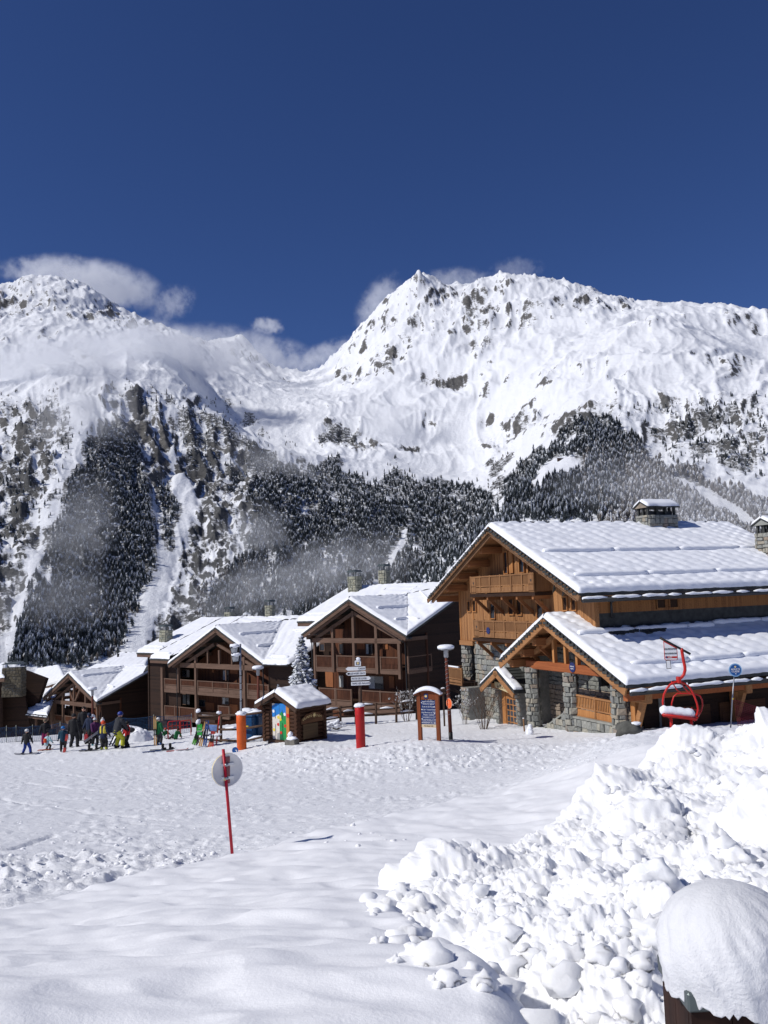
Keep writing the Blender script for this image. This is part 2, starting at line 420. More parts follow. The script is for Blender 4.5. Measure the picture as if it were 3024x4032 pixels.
for u, v, r, a in [  # rock on the right-hand peak and its faces
    (1700, 1150, 55, .62), (1640, 1240, 60, .6), (1503, 1262, 55, .62), (1491, 1440, 70, .8), (1569, 1416, 50, .7), (1540, 1380, 60, .72), (1390, 1470, 40, .75), (1382, 1490, 28, .8),
    (1346, 1462, 24, .75), (1316, 1482, 22, .75), (1420, 1360, 45, .6), (1864, 1362, 60, .85), (1858, 1190, 60, .78), (1792, 1160, 50, .75), (1744, 1486, 55, .95), (1684, 1474, 40, .9), (1804, 1496, 45, .95),
    (1346, 1715, 70, .9), (1430, 1735, 70, .8), (1310, 1663, 35, .7), (1623, 1765, 45, .8), (1696, 1657, 45, .6), (1322, 1597, 40, .45), (1933, 1199, 70, .78), (1984, 1110, 40, .7), (2073, 1251, 50, .65),
    (1880, 1330, 50, .7), (1850, 1270, 45, .7), (2420, 1190, 70, .68), (2300, 1160, 60, .55), (2884, 1232, 60, .7), (2980, 1275, 45, .75), (2169, 1457, 40, .85), (2139, 1516, 40, .85), (2302, 1443, 90, .55), (2434, 1480, 80, .5),
    (1896, 1546, 34, .75), (1977, 1487, 28, .7), (2774, 1384, 90, .55), (2907, 1428, 90, .62), (2043, 1627, 55, .7), (2110, 1650, 60, .75), (1984, 1725, 70, .7), (1918, 1642, 28, .75), (2316, 1620, 90, .68), (2230, 1670, 70, .7),
    (2626, 1583, 60, .75), (2707, 1664, 80, .75), (2951, 1753, 80, .85), (2892, 1634, 80, .7), (2600, 1660, 120, .5), (2800, 1560, 110, .5), (2980, 1560, 80, .6), (1580, 1330, 40, .6), (1750, 1300, 60, .5), (2000, 1250, 70, .55),
    (2200, 1200, 90, .5), (2540, 1260, 60, .5), (2660, 1230, 50, .55), (1900, 1450, 50, .45), (1560, 1560, 30, .4), (2480, 1560, 70, .5), (2750, 1480, 70, .45),
    # left massif
    (150, 1190, 110, .5), (60, 1160, 70, .5), (340, 1230, 50, .8), (430, 1210, 60, .6), (480, 1250, 80, .68), (560, 1280, 60, .6), (620, 1290, 40, .6), (380, 1310, 60, .6), (200, 1310, 40, .7), (60, 1330, 60, .6), (350, 1400, 60, .6), (300, 1350, 40, .6),
    (80, 1590, 110, .72), (180, 1640, 90, .8), (130, 1690, 80, .9), (220, 1810, 70, .92), (60, 1800, 90, .7), (30, 2000, 110, .75), (100, 2060, 90, .75), (60, 2250, 100, .78), (20, 2420, 80, .7), (470, 1540, 70, .85), (540, 1600, 70, .85), (420, 1700, 60, .85),
    (600, 1700, 100, .75), (520, 1800, 90, .75), (640, 1860, 90, .82), (760, 1560, 60, .75), (800, 1700, 90, .8), (760, 1830, 80, .85), (880, 1760, 80, .75), (960, 1800, 80, .65), (700, 2000, 60, .5), (830, 2060, 90, .75), (900, 1950, 80, .8), (760, 2200, 80, .62), (830, 2250, 60, .6), (700, 2400, 90, .72), (600, 2480, 60, .75),
    (820, 2390, 80, .75), (760, 2130, 60, .6), (1060, 1830, 80, .55), (1000, 1750, 60, .45), (1180, 1800, 60, .4), (300, 1520, 60, .55), (250, 1930, 80, .7), (330, 2480, 130, .75), (450, 2520, 110, .75), (200, 2500, 110, .72), (860, 1440, 50, .5), (950, 1380, 50, .6), (1050, 1440, 60, .5), (1130, 1480, 40, .5)]:
    blob_at(u, v, r * (1.0 if v < 1600 else 1.15), a * (.66 if v < 1600 else .92), DARK)
for u, v, r, a in [(500, 2100, 500, .5), (900, 1900, 300, .55), (100, 1900, 400, .55), (2700, 1800, 400, .5), (1300, 2050, 400, .5), (2100, 1950, 300, .5)]:
    blob_at(u, v, r, a * 0.85, DARK)
for u, v, r, a in [(60, 1750, 260, .5), (300, 1950, 300, .45), (620, 1700, 240, .55), (820, 1900, 240, .55), (700, 2250, 260, .5), (150, 2300, 300, .55), (450, 2480, 300, .6), (800, 2420, 200, .55), (1000, 1900, 200, .4), (1150, 2000, 300, .5), (900, 2450, 300, .5), (1500, 2300, 400, .5), (2300, 1900, 300, .45)]:
    blob_at(u, v, r, a, DARK)
# smooth, wind-packed snow: the bowl, the avalanche gullies
def smooth_line(pts, r, dark=0.0):
    for (u0, v0), (u1, v1) in zip(pts[:-1], pts[1:]):
        for k in range(6):
            f = k / 6
            h = hit_rows(u0 + (u1 - u0) * f, v0 + (v1 - v0) * f, TMAX)
            if h is None: continue
            i, j = h; d = D2[i, j]; rm = r * d / FPX
            s = (slice(max(0, i - 40), i + 40), slice(max(0, j - 60), j + 60))
            q = ((A2[s] - A2[i, j]) * d / rm) ** 2 + ((Z2[s] - Z2[i, j]) / (rm * 1.6)) ** 2
            g = np.exp(-q)
            DARK[s] *= (1 - g * (1 - dark))
smooth_line([(520, 2520), (600, 2350), (640, 2200), (690, 2080), (740, 1960), (700, 1850)], 34)
smooth_line([(560, 1800), (590, 1950), (600, 2150)], 16)
smooth_line([(330, 1560), (300, 1700), (260, 1900), (200, 2050)], 44, 0.25)
smooth_line([(60, 2500), (130, 2300), (150, 2150)], 26, 0.2)
smooth_line([(2600, 1850), (2700, 1990), (2850, 2080), (2980, 2150)], 20)
smooth_line([(2120, 1860), (2230, 1830), (2330, 1810)], 40)
smooth_line([(1450, 1890), (1560, 1850), (1640, 1850)], 44)
DARK = np.clip(DARK, 0, 1)
struct_n = 0.8 * fbm(lat / 34, D2 / 150, 3, 59, 0.6) + fbm(lat / 70 + 0.5 * pnoise(X2 / 90, Y2 / 90, 51), D2 / 240, 4, 53, 0.6) + 0.6 * fbm(X2 / 60, Y2 / 60, 3, 57)
DARK0 = DARK.copy()
ROUGH = 0.25 + 0.9 * DARK
k_r = far * np.clip(ROUGH, 0.2, 1.1)
Z2 = Z2 + far * rel * (0.36 + 0.5 * np.clip(DARK, 0, 1)) * (0.45 + 0.55 * hi) + k_r * ribs * (0.22 + 0.70 * hi)
crag = ridged(X2 / 46, Y2 / 46, 3, 31) * 10 + fbm(X2 / 17, Z2 / 17, 2, 35) * 4
Z2 = Z2 + far * np.clip(DARK - 0.25, 0, 1) * crag * 1.5
near_v = 1 - sstep(95, 130, D2)
TMAX2 = np.maximum.accumulate(Z2 / D2, axis=1)
# steep ground sheds its snow
gd = np.gradient(Z2, axis=1) / np.gradient(D2, axis=1); ga = np.gradient(Z2, axis=0) / (D2 * (AZ[1] - AZ[0]))
steep = np.hypot(gd, ga)
curv = np.clip((Z2 - 0.5 * (np.roll(Z2, 6, 0) + np.roll(Z2, -6, 0))) / 14, -1, 1)
DARK = np.clip(DARK * (1 + 0.75 * struct_n + 0.45 * curv) + 0.10 * alp * struct_n + 0.14 * alp, 0, 1) * (1 - 0.22 * alp)
def blur(a, r):
    k_ = np.ones(2 * r + 1) / (2 * r + 1)
    for ax in (0, 1): a = np.apply_along_axis(lambda v_: np.convolve(np.pad(v_, r, mode='edge'), k_, mode='valid'), ax, a)
    return a
hp = steep - blur(steep, 7)
rock_v = np.clip(DARK * (0.60 + 0.45 * sstep(0.5, 1.3, steep)) + 0.6 * sstep(0.22, 0.75, hp) * sstep(0.05, .4, DARK + .16 * alp + .05), 0, 1)
m, t, b = nodes('mountain')
c = coords(t, 'Object')
a_ = N(t, 'ShaderNodeAttribute', attribute_name='dark')
az_ = N(t, 'ShaderNodeAttribute', attribute_name='scrub')
mp = N(t, 'ShaderNodeMapping'); mp.inputs['Scale'].default_value = (1, 0.45, 1.7); L(t, c, mp.inputs[0])
n1 = noise(t, mp.outputs[0], 0.075, 7, 0.74); n2 = noise(t, c, 0.012, 4)
ad = N(t, 'ShaderNodeMath', operation='MULTIPLY_ADD'); L(t, a_.outputs['Fac'], ad.inputs[0]); ad.inputs[1].default_value = 0.62; L(t, n1.outputs[0], ad.inputs[2])
n4 = noise(t, c, 0.22, 3, 0.7)
ad3 = N(t, 'ShaderNodeMath', operation='MULTIPLY_ADD'); L(t, n4.outputs[0], ad3.inputs[0]); ad3.inputs[1].default_value = 0.46; L(t, ad.outputs[0], ad3.inputs[2])
ad4 = N(t, 'ShaderNodeMath', operation='SUBTRACT'); L(t, ad3.outputs[0], ad4.inputs[0]); ad4.inputs[1].default_value = 0.23
ad2 = N(t, 'ShaderNodeMath', operation='MULTIPLY_ADD'); L(t, n2.outputs[0], ad2.inputs[0]); ad2.inputs[1].default_value = 0.25; L(t, ad4.outputs[0], ad2.inputs[2])
mk = ramp(t, ad2.outputs[0], [(0.985, (0, 0, 0)), (1.0, (1, 1, 1))])
mk.color_ramp.elements[0].position = 0.93
sub_ = N(t, 'ShaderNodeMath', operation='SUBTRACT'); L(t, ad2.outputs[0], sub_.inputs[0]); sub_.inputs[1].default_value = 0.10
L(t, sub_.outputs[0], mk.inputs[0]); mk.color_ramp.elements[0].position = 0.83; mk.color_ramp.elements[1].position = 1.0
rk = ramp(t, n1.outputs[0], [(0.35, (0.05, 0.05, 0.05)), (0.6, (0.15, 0.145, 0.14)), (0.75, (0.25, 0.24, 0.225))])
sc_ = ramp(t, n4.outputs[0], [(0.3, (0.04, 0.044, 0.048)), (0.7, (0.13, 0.128, 0.125))])
m1 = N(t, 'ShaderNodeMix', data_type='RGBA'); L(t, az_.outputs['Fac'], m1.inputs['Factor']); L(t, rk.outputs[0], m1.inputs['A']); L(t, sc_.outputs[0], m1.inputs['B'])
m2 = N(t, 'ShaderNodeMix', data_type='RGBA'); L(t, mk.outputs[0], m2.inputs['Factor']); m2.inputs['A'].default_value = (0.80, 0.82, 0.86, 1); L(t, m1.outputs['Result'], m2.inputs['B'])
L(t, m2.outputs['Result'], b.inputs['Base Color']); b.inputs['Roughness'].default_value = 0.8; b.inputs['Specular IOR Level'].default_value = 0.1
bump(t, b, n1.outputs[0], 0.55, 9.0)
V = np.stack([X2.ravel(), Y2.ravel(), Z2.ravel()], 1)
scrub_v = 1 - sstep(60, 420, Z2)
mount = grid_mesh('mountain_terrain', V, NA, ND, m, {'dark': rock_v, 'scrub': scrub_v}, flip=True)
tag(mount, 'snow covered mountain massif with rocky peaks behind the village', kind='structure')
# ------------------------------------------------------------------ forests
def inside(poly, P):
    P = np.asarray(P); x, y = P[:, 0], P[:, 1]; r = np.zeros(len(P), bool); n = len(poly)
    for i in range(n):
        x0, y0 = poly[i]; x1, y1 = poly[(i + 1) % n]
        c_ = ((y0 > y) != (y1 > y)) & (x < (x1 - x0) * (y - y0) / (y1 - y0 + 1e-9) + x0)
        r ^= c_
    return r
def tree_spots(poly, n, rng, thin=0.35, gaps=()):
    q = np.array(poly); lo, hi_ = q.min(0), q.max(0); out = []
    while len(out) < n:
        P = lo + rng.rand(n * 2, 2) * (hi_ - lo)
        wob = np.stack([pnoise(P[:, 0] / 60, P[:, 1] / 60, 61), pnoise(P[:, 0] / 60, P[:, 1] / 60, 67)], 1) * 34 + rng.randn(len(P), 2) * 11
        P = P[inside(poly, P + wob)]
        for g in gaps: P = P[~inside(g, P)]
        nz = fbm(P[:, 0] / 110, P[:, 1] / 110, 3, 41)
        P = P[nz > -thin - rng.rand(len(P)) * 0.4]
        if len(P) == 0: break
        out += P.tolist()
    return out[:n]
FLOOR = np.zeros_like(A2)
def wood_mass(name, spots, rng, hmin, hmax, mat, label, bare=False):
    P = []; IJ = []
    for u, v in spots:
        h = hit_rows(u, v, TMAX2)
        if h is None: continue
        i, j = h
        j = max(1, j)
        IJ.append((i, j))
        P.append((X2[i, j], Y2[i, j], Z2[i, j] - 1.5))
    P = np.array(P); n = len(P)
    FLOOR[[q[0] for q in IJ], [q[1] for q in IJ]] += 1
    H = hmin * .6 + (hmax - hmin * .6) * rng.rand(n) ** 1.3
    # a spruce: three or four ragged skirts on a spire, irregular hexagonal rings
    S = 5
    if not bare:
        rings = [(0.06, .20), (.34, .085), (.37, .155), (.62, .055), (.65, .11), (1.0, .0)]
    else:
        rings = [(0.0, .03), (.2, .06), (.45, .15), (.65, .17), (.85, .09), (1.0, .0)]
    nr = len(rings)
    ang = np.arange(S) * 2 * math.pi / S
    V = np.empty((n, nr, S, 3))
    for k, (zz, rr) in enumerate(rings):
        jit = 1 + 0.35 * (rng.rand(n, S) - 0.5) * (2 if k in (0, 2, 4) else 1)
        a = ang[None] + rng.rand(n, 1) * 6.28
        if k > 0: a = a0 + 0.25 * (rng.rand(n, S) - .5)
        else: a0 = a
        rad = (rr * H)[:, None] * jit * (0.75 + 0.5 * RW[:, None] if k else 1) if False else (rr * H)[:, None] * jit
        V[:, k, :, 0] = P[:, 0:1] + np.cos(a) * rad
        V[:, k, :, 1] = P[:, 1:2] + np.sin(a) * rad
        V[:, k, :, 2] = P[:, 2:3] + (zz * H)[:, None] - (0.05 * H)[:, None] * (rng.rand(n, S) if rr > .1 else 0)
    idx = np.arange(nr * S).reshape(nr, S)
    T = []
    for k in range(nr - 1):
        for s in range(S):
            T.append((idx[k, s], idx[k, (s + 1) % S], idx[k + 1, (s + 1) % S], idx[k + 1, s]))
    T = np.array(T)
    TT = (T[None] + (np.arange(n) * nr * S)[:, None, None]).reshape(-1, 4)
    rv = np.repeat(rng.rand(n), nr * S)
    o = raw_mesh(name, V.reshape(-1, 3), TT, mat, attrs={'tone': rv})
    return tag(o, label, 'forest', kind='stuff')
def tree_mat(name, dark, light, cover):
    m, t, b = nodes(name)
    c = coords(t); n = noise(t, c, 1.2, 4, 0.8)
    g = N(t, 'ShaderNodeNewGeometry'); sx = N(t, 'ShaderNodeSeparateXYZ'); L(t, g.outputs['Normal'], sx.inputs[0])
    at_ = N(t, 'ShaderNodeAttribute', attribute_name='tone')
    a1 = N(t, 'ShaderNodeMath', operation='MULTIPLY_ADD'); L(t, sx.outputs[2], a1.inputs[0]); a1.inputs[1].default_value = 0.28; L(t, n.outputs[0], a1.inputs[2])
    a2 = N(t, 'ShaderNodeMath', operation='MULTIPLY_ADD'); L(t, at_.outputs['Fac'], a2.inputs[0]); a2.inputs[1].default_value = 0.14; L(t, a1.outputs[0], a2.inputs[2])
    mk = ramp(t, a2.outputs[0], [(cover, (0, 0, 0)), (cover + 0.12, (1, 1, 1))])
    cr = ramp(t, n.outputs[0], [(0.3, dark), (0.7, light)])
    mx = N(t, 'ShaderNodeMix', data_type='RGBA'); L(t, mk.outputs[0], mx.inputs['Factor']); L(t, cr.outputs[0], mx.inputs['A']); mx.inputs['B'].default_value = (0.80, 0.83, 0.88, 1)
    L(t, mx.outputs['Result'], b.inputs['Base Color']); b.inputs['Roughness'].default_value = 0.9; b.inputs['Specular IOR Level'].default_value = 0.05
    return m
SPRUCE = tree_mat('hazed_snowy_spruce', (0.034, 0.043, 0.046), (0.095, 0.108, 0.112), 0.51)  # distance haze put into the colour: lighter blue-grey needles, extra snow cover
BARE = tree_mat('frosted_bare_wood', (0.07, 0.06, 0.052), (0.14, 0.128, 0.118), 0.66)
k = 1.8228
def vp(*p): return [(x * k, y * k) for x, y in p]
rg = np.random.RandomState(11)
F1 = vp((222, 935), (262, 925), (300, 965), (335, 1045), (388, 1085), (378, 1160), (348, 1200), (318, 1260), (290, 1330), (262, 1395), (160, 1440), (15, 1445), (55, 1330), (95, 1210), (135, 1110), (170, 1020))
wood_mass('spruce_forest', tree_spots(F1, 4600, rg, 0.36, gaps=[vp((300, 960), (318, 960), (355, 1120), (352, 1220), (335, 1230), (330, 1120))]), rg, 10, 20, SPRUCE, 'dark spruce forest on the left slope, narrow at its top')
F2 = vp((540, 955), (575, 985), (640, 1022), (725, 1000), (790, 1050), (860, 1008), (885, 1040), (945, 1042), (1010, 1045), (1065, 1075), (1010, 1160), (960, 1250), (780, 1290), (690, 1340), (430, 1340), (470, 1280), (530, 1200), (560, 1110), (555, 1040))
G2 = [vp((820, 1230), (850, 1180), (880, 1150), (872, 1190), (838, 1240)), vp((640, 1105), (690, 1085), (690, 1110), (650, 1130))]
wood_mass('spruce_forest', tree_spots(F2, 6200, rg, 0.34, G2), rg, 10, 21, SPRUCE, 'spruce forest in the middle behind the chalets')
F3 = vp((985, 1200), (1055, 1085), (1130, 1012), (1190, 962), (1235, 915), (1300, 902), (1345, 925), (1400, 985), (1340, 1020), (1330, 1120), (1120, 1130), (1000, 1220))
G3 = [vp((1140, 1055), (1180, 1000), (1200, 985), (1275, 990), (1265, 1025), (1200, 1030), (1165, 1060))]
wood_mass('spruce_forest', tree_spots(F3, 3300, rg, 0.40, G3), rg, 11, 22, SPRUCE, 'spruce forest on the ridge behind the big chalet roof')
F4 = vp((1290, 960), (1360, 960), (1440, 1010), (1500, 1020), (1560, 1060), (1659, 1090), (1680, 1180), (1320, 1160), (1250, 1060))
wood_mass('bare_woodland', tree_spots(F4, 4200, rg, 0.5, [vp((1440, 1030), (1480, 1030), (1600, 1100), (1659, 1150), (1640, 1160), (1560, 1115))]), rg, 9, 16, BARE, 'grey brown leafless woodland above the chimneys on the right', bare=True)
F5 = vp((120, 1300), (300, 1300), (270, 1400), (180, 1440), (20, 1440))
wood_mass('bare_woodland', tree_spots(F5, 900, rg, 0.5) + tree_spots(vp((420, 1290), (560, 1180), (560, 1330), (420, 1345)), 500, rg, .5) + tree_spots(vp((1050, 1000), (1120, 960), (1090, 1040), (1050, 1060)), 60, rg, .5), rg, 7, 12, BARE, 'leafless frosted woodland at the foot of the left slope', bare=True)
sp = []
for poly, n in ((vp((0, 860), (120, 830), (200, 960), (120, 1100), (0, 1200)), 190), (vp((380, 900), (480, 850), (640, 960), (540, 1000), (560, 1100), (420, 1010)), 260), (vp((1340, 880), (1659, 850), (1659, 1040), (1480, 1010)), 260), (vp((240, 830), (420, 820), (400, 900), (260, 900)), 60), (vp((690, 930), (800, 930), (800, 960), (690, 960)), 50), (vp((560, 1030), (660, 1010), (560, 1200)), 60)):
    sp += tree_spots(poly, n, rg, 0.1)
wood_mass('scattered_spruces', sp, rg, 8, 16, SPRUCE, 'scattered small spruces among the rocks on the upper slopes')

# forest floor: brush, plus the trees' shade painted into the ground colour
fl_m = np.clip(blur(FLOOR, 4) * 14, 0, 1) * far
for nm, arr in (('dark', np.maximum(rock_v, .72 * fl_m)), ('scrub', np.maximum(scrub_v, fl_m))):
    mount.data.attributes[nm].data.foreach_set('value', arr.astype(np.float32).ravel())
# ------------------------------------------------------------------ the snow ground: bank, piste, village yard
GA = [(0, 4032, 3.9), (1000, 4032, 3.7), (1900, 4032, 3.6), (3024, 4032, 3.3), (-1500, 4032, 4.2), (4300, 4032, 3.0),
      (0, 3640, 9.3), (-900, 3600, 9.6), (1460, 3600, 7.4), (700, 3700, 7.0), (915, 3392, 13.5), (450, 3480, 11.8), (1300, 3290, 15.5), (1512, 3240, 17), (1800, 3165, 19.5), (2000, 3120, 21.5),
      (600, 3300, 17), (100, 3330, 16), (-600, 3330, 16), (300, 3110, 29), (-700, 3110, 29), (1500, 3060, 30), (2200, 3010, 29), (1000, 3090, 29),
      (2300, 2960, 33), (2690, 2868, 25.5), (2880, 2868, 26), (3300, 2830, 25), (2550, 2885, 30), (2450, 2920, 23), (2900, 2950, 20.5), (3024, 3000, 16), (2500, 3300, 13), (3000, 3500, 8),
      (1420, 2944, 41), (1690, 2915, 40), (1780, 2915, 41), (950, 2952, 46), (1180, 2918, 46), (1330, 2925, 45), (300, 2957, 51), (120, 2970, 51), (-300, 2965, 52), (650, 2945, 50), (50, 2918, 58), (500, 2900, 58), (-500, 2930, 58), (800, 2885, 56),
      (1500, 2850, 58), (1250, 2860, 56), (1700, 2830, 58), (1800, 2800, 62), (2100, 2884, 45), (1960, 2878, 48), (1890, 2830, 55), (2300, 2905, 41), (2450, 2895, 38), (2800, 2880, 36), (3300, 2860, 36)]
GP = [at(*p) for p in GA]
gp = [(p.x, p.y) for p in GP]; gz = [p.z for p in GP]
for x, y, z in ((-45, 80, -12.5), (-25, 82, -12.4), (0, 78, -10.8), (15, 66, -8.8), (30, 66, -8.3), (50, 66, -8), (-60, 60, -10), (45, 40, -7), (60, 20, -3), (-45, 20, -6),
                (-60, 98, -16), (-30, 98, -16), (0, 98, -16), (30, 98, -16), (60, 98, -15), (-70, 116, -26), (-30, 116, -26), (0, 116, -26), (30, 116, -26), (70, 116, -26), (0, 0.5, -1.62), (-8, 0.4, -1.9), (8, 0.4, -1.5),
                (-3.4, 5.2, -2.2), (-1.6, 5.2, -2.16), (0, 5.3, -2.14), (1.6, 5.3, -2.12), (3.2, 5.2, -2.08), (-1, 2.3, -1.68), (0.2, 2.3, -1.66), (1.3, 2.3, -1.62), (2.2, 8.0, -2.85), (0.6, 10, -3.3)):
    gp.append((x, y)); gz.append(z)
def k_tp(r):
    return np.where(r > 1e-9, r * r * np.log(np.maximum(r, 1e-9)), 0)
def gcoord(x, y):   # compress distance so near and far anchors weigh alike
    x = np.asarray(x, float); y = np.asarray(y, float)
    s = np.hypot(x, y) + 4.0
    return np.stack([x / s * 2.2, np.log(s)], -1)
_gq = gcoord([p[0] for p in gp], [p[1] for p in gp])
gbase = rbf(_gq, gz, k_tp, 1e-4)
def ground(x, y):
    return float(gbase(gcoord([x], [y]))[0])
def ground_hit(u, v, y0=2.0, y1=90.0):
    """where the view ray meets the ground"""
    d = ray(u, v); ys = np.exp(np.linspace(math.log(y0), math.log(y1), 900))
    g = gbase(gcoord(d.x / d.y * ys, ys)); zz = d.z / d.y * ys
    k_ = np.argmax(g >= zz)
    return Vector((d.x / d.y * ys[k_], ys[k_], g[k_]))
# edge of the untouched bank, as distance per bearing
BE = [ground_hit(u, v) for u, v in ((-900, 3850), (-300, 3720), (0, 3640), (300, 3548), (600, 3478), (915, 3395), (1200, 3318), (1500, 3245), (1800, 3172), (2000, 3125))]
bea = np.array([math.atan2(p.x, p.y) for p in BE]); bed = np.array([math.hypot(p.x, p.y) for p in BE])
NG = 640
gaz = np.concatenate([np.linspace(-0.95, -0.50, 34)[:-1], np.linspace(-0.50, 0.50, NG - 66), np.linspace(0.50, 0.95, 34)[1:]])
gdd = np.concatenate([np.linspace(0.05, 1.9, 14)[:-1], np.exp(np.linspace(math.log(1.9), math.log(66), 520)), np.linspace(66, 118, 46)[1:]])
ga2, gd2 = np.meshgrid(gaz, gdd, indexing='ij')
gx = np.sin(ga2) * gd2; gy = np.cos(ga2) * gd2
gzv = gbase(gcoord(gx.ravel(), gy.ravel())).reshape(gx.shape)
dbk = np.interp(ga2, bea, bed)
edge_n = 0.35 * pnoise(gx / 1.3, gy / 1.3, 71) + 0.12 * pnoise(gx / 0.4, gy / 0.4, 72)
bank = 1 - sstep(-0.35, 0.30, gd2 - dbk + edge_n)
# bank: soft wind dimples
dim = 0.045 * fbm(gx / 0.9 + 0.4 * gy, gy / 0.55, 3, 80, 0.45) + 0.03 * pnoise(gx / 2.2, gy / 1.6, 83) - 0.05 * np.clip(pnoise(gx / 0.5 + gy * .3, gy / 0.42, 84) - 0.25, 0, 1)
gzv += bank * (0.16 + dim)
# piste: combed and skied snow, ruts, churned patches
lump = np.clip(0.5 - worley(gx / 0.33, gy / 0.33, 2)[0], 0, 1) * 0.14 + np.clip(0.55 - worley(gx / 0.16, gy / 0.16, 5)[0], 0, 1) * 0.07 + 0.05 * fbm(gx / 0.8, gy / 0.8, 3, 87) + 0.16 * np.abs(pnoise(gx / .42, gy / .42, 131)) + 0.09 * np.abs(pnoise(gx / .2, gy / .2, 133)) - .05
def patch(u, v, rx, ry, field, amp=1.0):
    p = ground_hit(u, v)
    field[:] = np.maximum(field, amp * np.exp(-(((gx - p.x) / rx) ** 2 + ((gy - p.y) / ry) ** 2)))
churn = np.zeros_like(gx)
for u, v, rx, ry, a in ((100, 3560, 3.2, 1.6, 1), (350, 3500, 2.6, 1.5, 1), (650, 3430, 2.2, 1.0, .8), (150, 3400, 3, 1.4, .75), (450, 3330, 3, 1.3, .55), (0, 3480, 3, 1.5, .9), (820, 3410, 1.5, 1.0, .8),
                        (1050, 2975, 6, 3.2, .9), (1350, 2985, 6, 3.4, 1), (1650, 2975, 6, 3.4, 1), (1950, 2960, 6, 3.2, 1), (2200, 2950, 5, 3.5, .9), (1550, 3020, 9, 3.5, .7), (1100, 3030, 8, 3, .6), (2000, 3010, 6, 3, .7),
                        (700, 2950, 5, 2.2, .55), (450, 2925, 6, 2, .5), (150, 2935, 5, 2, .5), (1250, 2905, 4, 2, .8), (2500, 2900, 5, 3, .5), (1300, 3330, 2.4, 1.0, .4), (1600, 3240, 3, 1.0, .4)):
    patch(u, v, rx, ry, churn, a)
base_ch = np.clip(0.16 + 0.42 * fbm(gx / 3.0, gy / 1.1, 3, 110), 0, .5)
churn = np.maximum(churn, base_ch)
churn *= np.clip(0.65 + 0.7 * fbm(gx / 2.2, gy / 2.2, 3, 88), 0, 1.2)
comb = 0.012 * pnoise(gx / 1.8, gy / 0.22, 90) + 0.012 * pnoise(gx / 0.5, gy / 0.14, 91) + 0.02 * fbm(gx / 3, gy / 1.2, 2, 92)
pebble = np.clip(0.30 - worley(gx / 0.55, gy / 0.55, 9)[0], 0, 1) * 0.22 * (pnoise(gx / 2.5, gy / 1.6, 94) > 0.12)
rut = np.zeros_like(gx)
def track(pts, wdt, dep):
    P = [ground_hit(*q) for q in pts]
    for a, b in zip(P[:-1], P[1:]):
        ax, ay, bx, by = a.x, a.y, b.x, b.y; l2 = (bx - ax) ** 2 + (by - ay) ** 2
        tt = np.clip(((gx - ax) * (bx - ax) + (gy - ay) * (by - ay)) / l2, 0, 1)
        dd = np.hypot(gx - ax - tt * (bx - ax), gy - ay - tt * (by - ay)) + 0.03 * pnoise(gx / .3, gy / .3, 95)
        rut[:] = np.minimum(rut, -dep * np.exp(-(dd / wdt) ** 2)); rut[:] = np.maximum(rut, rut + dep * 0.6 * np.exp(-((dd - 1.7 * wdt) / (0.7 * wdt)) ** 2))
track([(-200, 3370), (40, 3345), (210, 3292)], 0.10, 0.07)
track([(-100, 3410), (120, 3390), (260, 3368)], 0.10, 0.06)
track([(330, 3600), (400, 3500), (480, 3440)], 0.14, 0.12)
track([(-100, 3265), (70, 3258)], 0.08, 0.05)
track([(480, 3120), (505, 3085)], 0.06, 0.03)
track([(550, 3130), (640, 3145), (760, 3150)], 0.04, 0.03)
rt_ = random.Random(12)
for k_ in range(26):
    u0 = rt_.uniform(-100, 2000); v0 = rt_.uniform(3030, 3380); du = rt_.uniform(150, 520) * rt_.choice((-1, 1)); dv_ = rt_.uniform(-45, 25)
    if v0 > 3200 and u0 > 1300: continue
    track([(u0, v0), (u0 + du * .35, v0 + dv_ * .2), (u0 + du * .7, v0 + dv_ * .55), (u0 + du, v0 + dv_)], .07 + .004 * (3380 - v0) / 30, rt_.uniform(.02, .045))
pist = (1 - bank) * sstep(6.0, 7.5, gd2) * (1 - sstep(62, 75, gd2))
gzv += pist * (np.clip(churn, 0, 1) * (lump + 0.06 * pnoise(gx / .6, gy / .45, 96)) * 1.15 + (1 - 0.7 * np.clip(churn, 0, 1)) * (comb + pebble * .8) + rut)
m, t, b = nodes('ground_snow'); c = coords(t); pk_ = N(t, 'ShaderNodeAttribute', attribute_name='pack')
n1 = noise(t, c, 1.3, 6, 0.6); n2 = noise(t, c, 40, 3, 0.7); mpp = N(t, 'ShaderNodeMapping'); mpp.inputs['Scale'].default_value = (1, 1.6, 1); L(t, c, mpp.inputs[0]); n3 = noise(t, mpp.outputs[0], 5.5, 5, 0.7)
ra = ramp(t, n1.outputs[0], [(0.3, (.84, .85, .872)), (0.62, (.885, .89, .905))]); rb_ = ramp(t, n3.outputs[0], [(0.3, (.74, .755, .79)), (0.65, (.86, .868, .885))])
mx = N(t, 'ShaderNodeMix', data_type='RGBA'); L(t, pk_.outputs['Fac'], mx.inputs['Factor']); L(t, ra.outputs[0], mx.inputs['A']); L(t, rb_.outputs[0], mx.inputs['B']); L(t, mx.outputs['Result'], b.inputs['Base Color'])
b.inputs['Roughness'].default_value = .6; b.inputs['Specular IOR Level'].default_value = .18
b1_ = N(t, 'ShaderNodeBump', Strength=.18, Distance=.05); L(t, n1.outputs[0], b1_.inputs['Height'])
b3_ = N(t, 'ShaderNodeBump', Distance=.10); ms_ = N(t, 'ShaderNodeMath', operation='MULTIPLY'); L(t, pk_.outputs['Fac'], ms_.inputs[0]); ms_.inputs[1].default_value = .5; L(t, ms_.outputs[0], b3_.inputs['Strength']); L(t, n3.outputs[0], b3_.inputs['Height']); L(t, b1_.outputs[0], b3_.inputs['Normal'])
